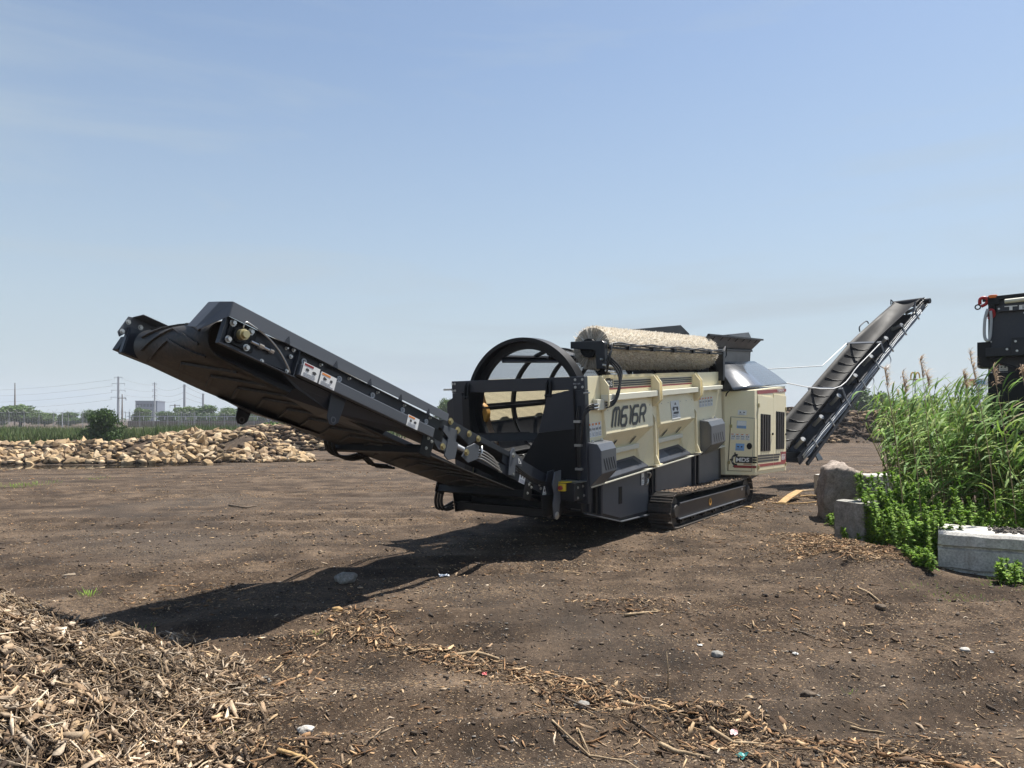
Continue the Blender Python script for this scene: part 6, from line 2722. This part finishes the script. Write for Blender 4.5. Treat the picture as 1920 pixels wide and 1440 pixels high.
# ================================================================ rubble pile (left) and compost banks
def ico_variants(name, mat, n, rough, sub=1):
    out = []
    for i in range(n):
        bm = bmesh.new()
        bmesh.ops.create_icosphere(bm, subdivisions=sub, radius=1)
        for v in bm.verts:
            v.co *= 1 + rough * mnoise.fractal(v.co * 1.2 + Vector((i * 5.1, i, 2)), 1, 2, 3)
            v.co.z *= .66
        me = bpy.data.meshes.new(name)
        bm.to_mesh(me); bm.free()
        me.materials.append(mat)
        out.append(me)
    return out


def rubble_h(x, y):
    """ridge of rubble in front of the grass"""
    X = np.asarray(x, float); Y = np.asarray(y, float)
    ridge = 34.2 + .10 * (X + 16)
    w = np.where(Y < ridge, 3.6, 4.5)
    t = np.clip(1 - np.abs(Y - ridge) / w, 0, 1)
    ht = .66 + .60 * np.exp(-((X + 14.0) / 4.2) ** 2) + .22 * fbm(X * .5, Y * .5, 3)
    end = smooth01((-9.4 - X + .4 * np.sin(Y)) / 3.2)
    return ht * smooth01(t * 1.15) ** .8 * end


def bank_mesh(name, hf, x0, x1, y0, y1, nx, ny, mat):
    gx_, gy_ = np.meshgrid(np.linspace(x0, x1, nx), np.linspace(y0, y1, ny))
    gz_ = hf(gx_, gy_) + ground_h(gx_, gy_) - .06 + .10 * fbm(gx_ * 2.2, gy_ * 2.2, 3) * (hf(gx_, gy_) > .05)
    I_ = np.arange(nx * ny).reshape(ny, nx)
    F_ = np.stack([I_[:-1, :-1], I_[:-1, 1:], I_[1:, 1:], I_[1:, :-1]], -1).reshape(-1, 4)
    return link_mesh(name, raw_mesh(name, np.stack([gx_, gy_, gz_], -1).reshape(-1, 3), F_, mat, smooth=True))


RBP = bank_mesh('rubble_pile', rubble_h, -30, -6, 29, 40, 120, 60, M['soil'])
tag(RBP, 'long pile of tan rubble stones behind the puddle at left', 'rubble pile')
STC = [(.44, .305, .165), (.50, .36, .205), (.37, .255, .14), (.54, .41, .26), (.28, .19, .11)]
smats = []
for i, c in enumerate(STC):
    smats.append(concrete('tan_rubble_%d' % i, tuple(q * .72 for q in c), tuple(min(.8, q * 1.08) for q in c), 2.5))
svar = []
for i in range(10):
    svar += ico_variants('stone', smats[i % 5], 1, .55 + .03 * i, 2 if i < 0 else 1)
for i, me in enumerate(svar):
    for v in me.vertices:
        v.co *= 1 + .34 * mnoise.noise(v.co * 1.6 + Vector((i * 7, 0, 0)))
pts = []
tries = 0
while len(pts) < 2900 and tries < 80000:
    tries += 1
    X = random.uniform(-27, -8.2)
    Y = random.uniform(30.2, 36.6)
    if X / Y < -.80:
        continue
    h = float(rubble_h(X, Y))
    if h < .04:
        continue
    if float(fbm(np.array(X * .55 + 9), np.array(Y * .8), 3)) > .04 and random.random() < .9:
        continue
    s = random.choice((.05, .07, .09, .11, .13, .15, .18, .23)) * random.uniform(.85, 1.15)
    pts.append((X, Y, h + gz1(X, Y), s))
# loose ones along the water's edge
for k in range(36):
    X = random.uniform(-22, -8)
    pts.append((X, random.uniform(30.4, 31.3) + .05 * (X + 22), .02, random.uniform(.12, .24)))
pts.sort(key=lambda p: -(p[3] / p[1]) * (1.0 if p[1] < 34.5 else .3))
for X, Y, Z, s in pts[:300]:
    link_mesh('stone', random.choice(svar), RBP, (X, Y, Z + s * .18), (random.uniform(-.9, .9), random.uniform(-.9, .9), random.uniform(0, 6)), (s * random.uniform(.9, 1.3), s * random.uniform(.7, 1.1), s * random.uniform(.8, 1.4)))
Vv, Fv, Cv = [], [], []
oo = 0
for X, Y, Z, s in pts[300:]:
    me = random.choice(svar)
    co = np.array([v.co[:] for v in me.vertices])
    a = random.uniform(0, 6)
    co = co * np.array([s * random.uniform(.9, 1.3), s, s * random.uniform(.8, 1.3)])
    co = np.stack([co[:, 0] * math.cos(a) - co[:, 1] * math.sin(a), co[:, 0] * math.sin(a) + co[:, 1] * math.cos(a), co[:, 2]], -1) + np.array([X, Y, Z + s * .1])
    Vv.append(co); Fv.append(np.array([p.vertices[:] for p in me.polygons]) + oo); oo += len(co)
    Cv.append(np.tile(np.array(random.choice(STC + [(.13, .09, .06), (.09, .065, .045), (.16, .12, .07), (.11, .08, .055)])) * random.uniform(.6, 1.05), (len(co), 1)))
o = link_mesh('stones', raw_mesh('stones', np.concatenate(Vv), np.concatenate(Fv), M['stone'], np.concatenate(Cv)), RBP)
tag(o, kind='stuff')


def clod_bank(name, label, hf, x0, x1, y0, y1, n, tab, smin, smax, cat='compost bank'):
    bk = bank_mesh(name, hf, x0, x1, y0, y1, 90, 40, M['soil'])
    tag(bk, label, cat, kind='stuff')
    var = ico_variants('clod', M['clod'], 5, .7, 1)
    cos = [np.array([v.co[:] for v in m.vertices]) for m in var]
    fcs = [np.array([p.vertices[:] for p in m.polygons]) for m in var]
    Vv, Fv, Cv = [], [], []
    oo = 0
    k = 0
    while k < n:
        X, Y = random.uniform(x0, x1), random.uniform(y0, y1)
        h = float(hf(X, Y))
        if h < .05:
            continue
        k += 1
        i = random.randrange(5)
        s = smin + (smax - smin) * random.random() ** 2.4
        a = random.uniform(0, 6)
        co = cos[i] * np.array([s * random.uniform(1, 2.0), s, s * .9])
        co = np.stack([co[:, 0] * math.cos(a) - co[:, 1] * math.sin(a), co[:, 0] * math.sin(a) + co[:, 1] * math.cos(a), co[:, 2]], -1) + np.array([X, Y, h + s * .1])
        Vv.append(co); Fv.append(fcs[i] + oo); oo += len(co)
        Cv.append(np.tile(np.clip(np.array(random.choice(tab)) * random.uniform(.6, 1.3), .01, .8), (len(co), 1)))
    for m in var:
        bpy.data.meshes.remove(m)
    o = link_mesh('clods', raw_mesh('clods', np.concatenate(Vv), np.concatenate(Fv), M['clod'], np.concatenate(Cv), smooth=False), bk)
    tag(o, kind='stuff')


BRN = [(.075, .047, .029), (.10, .065, .039), (.055, .035, .022), (.14, .092, .054), (.19, .13, .08), (.34, .24, .14), (.045, .03, .02), (.07, .045, .028)]


def bank_left(x, y):
    X = np.asarray(x, float); Y = np.asarray(y, float)
    t = np.clip(1 - np.abs(Y - 46.5) / 4.2, 0, 1)
    e = smooth01((X + 20) / 3) * smooth01((-6.5 - X) / 4)
    return (1.45 + .5 * fbm(X * .5, Y * .5, 3)) * smooth01(t * 1.2) * e


def bank_right(x, y):
    X = np.asarray(x, float); Y = np.asarray(y, float)
    t = np.clip(1 - np.abs(Y - 62) / 6, 0, 1)
    e = smooth01((X - 21) / 3.5) * smooth01((64 - X) / 4)
    return (2.55 + .9 * fbm(X * .4, Y * .4, 3)) * smooth01(t * 1.2) * e


clod_bank('compost_bank', 'low brown bank of rubble and compost right of the tan pile', bank_left, -21, -4.5, 42, 51, 1900, BRN + [(.50, .38, .24), (.44, .33, .2)], .08, .30)
clod_bank('compost_bank', 'dark heap of broken compost beyond the rear conveyor', bank_right, 19, 64, 55, 69, 5200, BRN, .06, .36)

# ================================================================ background
# grass and scrub strip behind the rubble
def strip(name, label, n, xf, y0, y1, h0, h1, wid, tab, cat='grass'):
    Y = rng.uniform(y0, y1, n)
    X = xf(Y, rng.random(n))
    H = rng.uniform(h0, h1, n) * (1 + .5 * fbm(X * .12, Y * .12, 3) * 2)
    P = np.stack([X, Y, np.zeros(n)], -1)
    az = rng.uniform(0, 2 * math.pi, n)
    D = np.stack([np.cos(az) * .35 - .1, np.sin(az) * .35, np.ones(n)], -1)
    g = blades(P, D, H, np.full(n, wid), rng.uniform(0, .3, n), np.stack([rng.normal(.05, .1, n), np.zeros(n), np.zeros(n)], -1), gcols(n, tab), 2)
    o = link_mesh(name, raw_mesh(name, g[0], g[1], M['grassm'], g[2]))
    tag(o, label, cat, kind='stuff')


GB = np.array([(.075, .12, .03), (.10, .15, .04), (.055, .095, .025), (.13, .15, .055), (.09, .11, .045)])
strip('tall_grass', 'strip of tall green grass between rubble and fence at left', 26000, lambda Y, r: -Y * .78 + r * Y * .52, 52, 66, .9, 1.75, .05, GB)
strip('far_meadow', 'rough meadow in front of the far fence', 22000, lambda Y, r: -Y * .80 + r * Y * 1.62, 68, 110, .5, 1.25, .09, GB)


def crown_mesh(name, w, h, n, leaf, tab, lobes=9, seed=0, base=.25):
    """crown of leaf clumps: lobes of different size, leaves on and under their surface"""
    rs = np.random.default_rng(seed)
    V, C = [], []
    lob = []
    for i in range(lobes):
        a = rs.uniform(0, 2 * math.pi)
        r = w * .5 * rs.uniform(.1, .66)
        z = h * rs.uniform(base, .80)
        lob.append((r * math.cos(a), r * math.sin(a), z, w * rs.uniform(.17, .31), h * rs.uniform(.13, .24)))
    lob.append((0, 0, h * .78, w * .24, h * .2))
    per = n // len(lob)
    for (cx, cy, cz, rw, rh) in lob:
        d = rs.normal(0, 1, (per, 3))
        d /= np.linalg.norm(d, axis=1, keepdims=True)
        rad_ = rs.uniform(.55, 1.08, (per, 1)) * (1 + .22 * np.sin(d[:, :1] * 7 + cx) * np.cos(d[:, 2:] * 6))
        p = np.array([cx, cy, cz]) + d * rad_ * np.array([rw, rw, rh])
        u = rs.normal(0, 1, (per, 3)); u /= np.linalg.norm(u, axis=1, keepdims=True)
        v = np.cross(u, rs.normal(0, 1, (per, 3))); v /= np.linalg.norm(v, axis=1, keepdims=True)
        s = leaf * rs.uniform(.6, 1.4, (per, 1))
        q = np.stack([p - u * s * .5, p + v * s * .32, p + u * s * .6, p - v * s * .32], 1)
        V.append(q.reshape(-1, 3))
        c = tab[rs.integers(0, len(tab), per)] * rs.normal(1, .14, (per, 1))
        C.append(np.repeat(np.clip(c, .008, .4), 4, 0))
    V = np.concatenate(V)
    return raw_mesh(name, V, np.arange(len(V)).reshape(-1, 4), M['treeleaf'], np.concatenate(C)), lob


TG = np.array([(.065, .125, .026), (.085, .15, .034), (.05, .10, .024), (.105, .17, .042)])
TGL = np.array([(.095, .16, .036), (.12, .19, .048), (.075, .13, .032), (.14, .20, .058)])
protos = []
for i in range(5):
    cm, lob = crown_mesh('crown', 8.0, 9.0, 8000, .46, TG if i % 2 else TGL, 10 + i, 100 + i, .20 + .04 * (i % 3))
    mb = MB()
    mb.tube([(0, 0, -.2), (.05, .02, 1.5), (0, .1, 3.2), (.1, 0, 5.6)], [.28, .22, .17, .06], 8)
    for (cx, cy, cz, rw, rh) in lob[:7]:
        mb.tube([(0, 0, 1.6 + .25 * random.random()), (cx * .5, cy * .5, cz * .62), (cx, cy, cz)], [.11, .07, .03], 5)
    protos.append((mb.mesh('trunk', M['bark'], True), cm))


def tree(px, top, w_px, d, label, i, name='tree', zsink=0.0, group='trees along the horizon'):
    """tree whose crown spans w_px and reaches photo height top, standing at distance d"""
    H = EYE + (785 - top) / 1332 * d + zsink
    W = w_px / 1332 * d
    rt = empty(name, ((px - 960) / 1332 * d, d, -zsink), random.uniform(0, 6))
    rt.scale = (W / 8.0, W / 8.0, H / 9.3)
    tag(rt, label, 'tree', group)
    tr, cm = protos[i % 5]
    link_mesh('trunk', tr, rt)
    link_mesh('crown', cm, rt)


for i, a in enumerate((
        (38, 757, 95, 165, 'broad green tree at the far left behind the tall pole'),
        (-12, 764, 70, 170, 'green tree cut by the left edge of the picture'),
        (84, 772, 44, 175, 'low tree right of the broad far-left tree'),
        (130, 771, 60, 185, 'low round tree in the gap before the lone pylon'),
        (168, 766, 34, 180, 'narrow tree behind the dark shrub'),
        (262, 763, 38, 170, 'dark tree in front of the blue office block'),
        (312, 769, 44, 185, 'tree right of the blue office block'),
        (352, 760, 52, 190, 'tree behind the two white poles'),
        (388, 757, 64, 185, 'tallest tree right of the white poles'),
        (428, 762, 60, 190, 'round tree under the raised conveyor'),
        (458, 769, 48, 195, 'low tree at the end of the row under the conveyor'),
        (486, 775, 40, 200, 'small tree beside the brick building'),
        (836, 745, 50, 140, 'leafy tree between the conveyor and the drum'),
        (1607, 716, 92, 125, 'largest tree on the right, behind the compost heap'),
        (1560, 744, 56, 135, 'lower tree left of the largest right-hand tree'),
        (1650, 732, 60, 130, 'tree partly hidden by the reeds at right'),
        (1528, 758, 46, 140, 'low tree glimpsed under the rear conveyor'),
        (1700, 745, 80, 140, 'tree standing behind the reed tips'),
        (1490, 762, 40, 150, 'small tree beside the engine housing'))):
    tree(a[0], a[1], a[2], a[3], a[4], i)
for i, a in enumerate(((560, 772, 60, 210, 'far tree hidden mostly by the conveyor belly'), (640, 770, 70, 220, 'far tree seen below the conveyor joint'), (730, 772, 70, 215, 'far tree left of the leafy middle tree'))):
    tree(a[0], a[1], a[2], a[3], a[4], i + 2)

# dark shrub in front of the fence
cm, lob = crown_mesh('foliage', 3.2, 2.5, 6400, .15, np.array([(.045, .09, .02), (.065, .115, .026), (.035, .07, .016)]), 20, 327, .05)
sh = empty('shrub', at_dist(190, 785, 50).to_tuple())
sh.location.z = 0
sh.scale = (.92, .92, 1.08)
tag(sh, 'dark dense shrub rising above the grass behind the rubble pile', 'shrub')
link_mesh('foliage', cm, sh)
mb = MB()
for k in range(6):
    a = k * 1.05
    mb.tube([(0, 0, -.1), (.3 * math.cos(a), .3 * math.sin(a), .9), (.7 * math.cos(a), .7 * math.sin(a), 1.7)], [.05, .035, .015], 5)
mb.build('stems', M['bark'], sh)
for i, (px, w, h, lb) in enumerate(((540, 3.6, 1.9, 'green scrub bush under the conveyor, left one'), (575, 3.2, 2.0, 'green scrub bush under the conveyor, right one'), (505, 3.4, 1.7, 'low green scrub bush below the brick building'))):
    cm, lob = crown_mesh('foliage', w, h, 3000, .16, TGL, 10, 400 + i, .1)
    b = empty('bush', at_dist(px, 785, 60).to_tuple())
    b.location.z = 0
    tag(b, lb, 'bush', 'scrub bushes')
    link_mesh('foliage', cm, b)

# chain-link fence with barbed coils on top
def fence_run(xa, xb, d, h, npost, label):
    A = Vector(((xa - 960) / 1332 * d, d, 0)); B = Vector(((xb - 960) / 1332 * d, d * 1.06, 0))
    rt = empty('chain_link_fence', A)
    tag(rt, label, 'fence')
    for k in range(npost):
        p = (B - A) * (k / (npost - 1))
        mb = MB().cyl(p, p + Vector((0, 0, h)), .045, None, 6)
        mb.tube([p + Vector((0, 0, h)), p + Vector((0, -.25, h + .35))], .03, 4)
        mb.build('post', M['fence'], rt)
    mb = MB()
    for z in (.1, h * .5, h):
        mb.tube([Vector((0, 0, z)), (B - A) + Vector((0, 0, z))], .025, 4)
    n = int((B - A).length / .35)
    for k in range(n):
        p, q = (B - A) * (k / n), (B - A) * ((k + 1) / n)
        mb.tube([p, q + Vector((0, 0, h))], .008, 3)
        mb.tube([q, p + Vector((0, 0, h))], .008, 3)
    mb.build('wire_mesh', M['fence'], rt)
    mb = MB()
    pts = []
    L = (B - A).length
    n = int(L * 5)
    for k in range(n):
        c = (B - A) * (k / n)
        a = k * 1.05
        pts.append(c + Vector((0, .28 * math.cos(a), h + .3 + .28 * math.sin(a))))
    mb.tube(pts, .016, 3)
    mb.build('barbed_coil', M['fence'], rt)


fence_run(-40, 330, 112, 2.9, 16, 'chain-link fence with barbed coils at the far left')
fence_run(335, 560, 119, 2.7, 10, 'chain-link fence run in front of the roadway, under the conveyor')

# roadway wall behind the fence
mb = MB()
A, B = at_dist(240, 785, 150), at_dist(620, 785, 160)
mb.beam((A.x, A.y, .8), (B.x, B.y, .8), .4, 1.3)
wl_ = mb.build('road_wall', M['poledark'])
tag(wl_, 'long dark roadway wall behind the fence', 'wall')
for k in range(20):
    p = A.lerp(B, (k + .5) / 20)
    mb = MB().box((p.x - .06, p.y - .35, 1.75), (p.x + .06, p.y - .22, 2.5))
    mb.build('rail_post', M['pole'], wl_)
mb = MB().beam((A.x, A.y - .3, 2.45), (B.x, B.y - .3, 2.45), .08, .14)
mb.build('guard_rail', M['pole'], wl_)

# pylons, poles and wires
def pole(px, top, d, r, mat, label, arms=(), name='utility_pole', rtop=.55, cat='pole', ins=True):
    H = EYE + (785 - top) / 1332 * d
    X = (px - 960) / 1332 * d
    rt = empty(name, (X, d, 0))
    tag(rt, label, cat)
    MB().cyl((0, 0, -.3), (0, 0, H), r, r * rtop, 10).build('mast', M[mat], rt, smooth=True, auto=40)
    for (fr_, half) in arms:
        z = H * fr_
        mb = MB()
        mb.beam((-half, 0, z), (half, 0, z), .14, .16)
        mb.build('cross_arm', M[mat], rt)
        if ins:
            for s in (-1, 1):
                mb = MB()
                mb.cyl((s * half * .95, 0, z - .05), (s * half * .95, 0, z - .85), .09, .07, 6)
                mb.build('insulator', M['pole'], rt)
    return Vector((X, d, H))


p_a = pole(222, 706, 280, .62, 'pole', 'tall steel pylon with three pairs of arms', [(.985, 1.6), (.85, 2.6), (.71, 2.8), (.56, 3.0)], 'pylon', .6, 'pylon')
p_b = pole(290, 717, 300, .42, 'pole', 'steel pole with short side arms right of the pylon', [(.97, .9), (.82, 1.0), (.68, 1.0)], rtop=.6)
p_c = pole(346, 721, 230, .50, 'pole', 'thick white pole, left of the pair under the conveyor head', [(.985, .5)], rtop=.7, ins=False)
p_d = pole(381, 738, 235, .46, 'pole', 'thick white pole, right of the pair under the conveyor head', [(.985, .4)], rtop=.7, ins=False)
p_e = pole(28, 718, 210, .30, 'poledark', 'dark tall mast at the far left', [], rtop=.35)
p_f = pole(229, 739, 240, .34, 'poledark', 'dark wooden pole just right of the pylon', [(.86, 1.4)], rtop=.4)
pole(328, 758, 220, .26, 'poledark', 'short pole left of the white pair', [(.95, 1.6)], rtop=.7)
pole(258, 760, 215, .22, 'pole', 'thin lamp pole in front of the blue office block', [(.97, .8)], rtop=.6, ins=False)
pole(243, 772, 190, .2, 'pole', 'short grey post left of the blue office block', [], rtop=.7)
pole(117, 773, 150, .12, 'pole', 'thin grey post among the far trees', [], rtop=.7)
pole(308, 752, 600, .4, 'pole', 'faint distant antenna right of the blue office block', [], rtop=.3)


def wire(pts, label):
    mb = MB()
    P = []
    for a, b in zip(pts[:-1], pts[1:]):
        a, b = Vector(a), Vector(b)
        sag = (b - a).length * .022
        for k in range(12):
            t = k / 12
            q = a.lerp(b, t)
            q.z -= sag * 4 * t * (1 - t)
            P.append(q)
    P.append(Vector(pts[-1]))
    base = P[0].copy()
    mb.tube([q - base for q in P], .032, 4)
    o = mb.build('power_line', M['poledark'])
    o.location = base
    tag(o, label, 'power line', 'power lines')


for k, (f1, nm) in enumerate(((.985, 'highest'), (.85, 'second highest'), (.71, 'third'), (.56, 'lowest'))):
    far = Vector((-330, 360, p_a.z * f1 * 1.1))
    wire([far, Vector((p_a.x - 2.4, p_a.y, p_a.z * f1 - .9))], '%s power line left of the steel pylon' % nm)
for k, (f1, f2, nm) in enumerate(((.985, .97, 'upper'), (.80, .82, 'middle'), (.66, .68, 'lower'))):
    wire([Vector((p_a.x + 2.2, p_a.y, p_a.z * f1 - .9)), Vector((p_b.x - .6, p_b.y, p_b.z * f2 - .7)), Vector((p_c.x, p_c.y, p_c.z * f2)), Vector((p_d.x, p_d.y, p_d.z * f2))], '%s power line running from the pylon to the white poles' % nm)

# blue office block, far away
d = 390
A = at_dist(254, 753, d)
Wb, Hb = 38 / 1332 * d, EYE + (785 - 753) / 1332 * d
ob = empty('office_block', (A.x, d, 0), R(10))
tag(ob, 'distant dark blue flat-roofed office block beside the pylon', 'building')
MB().box((0, 0, 0), (Wb, 14, Hb)).build('wall', M['bluebuild'], ob)
MB().box((-.15, -.15, Hb), (Wb + .15, 14.15, Hb + .5)).build('roof_edge', M['bluebuild'], ob)
for r_i in range(3):
    for c_i in range(6):
        x0 = .6 + c_i * (Wb - 1.0) / 6
        z0 = Hb - 2.9 - r_i * 3.0
        MB().box((x0, -.12, z0), (x0 + (Wb - 1.0) / 6 - .4, -.02, z0 + 1.7)).build('window', M['bluewin'], ob)
# low brick building
d = 210
A = at_dist(488, 777, d)
lb_ = empty('brick_building', (A.x, d, 0))
tag(lb_, 'low red brick building glimpsed under the conveyor', 'building')
MB().box((0, 0, 0), (7.0, 6, 3.1)).build('wall', M['brickm'], lb_)
MB().box((-.2, -.2, 3.1), (7.2, 6.2, 3.35)).build('roof_edge', M['conc_white'], lb_)
for k in range(4):
    MB().box((.6 + 1.6 * k, -.06, 1.3), (1.6 + 1.6 * k, -.01, 2.5)).build('window', M['bluewin'], lb_)

# roadside sign with two arches on a tall pole
d = 190
A = at_dist(1716, 785, d)
sg = empty('roadside_sign', (A.x, d, 0))
tag(sg, 'tall roadside sign with two yellow arches, seen above the reeds', 'sign')
H = EYE + (785 - 712) / 1332 * d
MB().cyl((0, 0, -.3), (0, 0, H), .22, .18, 10).build('pole', M['pole'], sg)
M['archy'] = paint('arch_yellow', (.75, .47, .02), .4, dust_amt=.05)
for s in (-1, 1):
    mb = MB()
    pts = []
    for k in range(15):
        a = math.pi * k / 14
        pts.append(Vector((s * .62 + .58 * math.cos(a), 0, H + .3 + 1.65 * math.sin(a) ** .8)))
    for p, q in zip(pts[:-1], pts[1:]):
        mb.beam(p, q, .30, .24, up=(0, 1, 0))
    mb.build('arch', M['archy'], sg)
MB().box((-1.45, -.15, H - .15), (1.45, .15, H + .22)).build('base_panel', M['red'], sg)
# billboard behind the reeds
d = 150
A = at_dist(1836, 785, d)
bb = empty('billboard', (A.x, d, 0), R(6))
tag(bb, 'small pale billboard on a post beside the dark machine', 'billboard')
H = EYE + (785 - 724) / 1332 * d
MB().box((-2.6, -.2, H), (2.6, .2, H + 1.6)).build('panel', M['white'], bb, bevel=.02)
MB().box((-2.45, -.23, H + .12), (-1.1, -.205, H + 1.45)).build('poster_patch', M['orange'], bb)
MB().box((-.9, -.23, H + .4), (1.2, -.205, H + 1.2)).build('poster_patch', M['lblblue'], bb)
MB().cyl((0, 0, -.2), (0, 0, H), .25, None, 10).build('post', M['pole'], bb)

# ================================================================ summer haze
hz = MB().box((-1500, -60, -1.2), (1500, 1150, 45)).build('haze', [])
tag(hz, kind='stuff')
hm = bpy.data.materials.new('haze_air')
hm.use_nodes = True
hn = hm.node_tree.nodes
hl_ = hm.node_tree.links
for nd_ in list(hn):
    if nd_.type == 'BSDF_PRINCIPLED':
        hn.remove(nd_)
pv = hn.new('ShaderNodeVolumePrincipled')
pv.inputs['Color'].default_value = (.86, .91, 1.0, 1)
pv.inputs['Density'].default_value = .00042
hl_.new(pv.outputs[0], hn['Material Output'].inputs['Volume'])
hz.data.materials.append(hm)
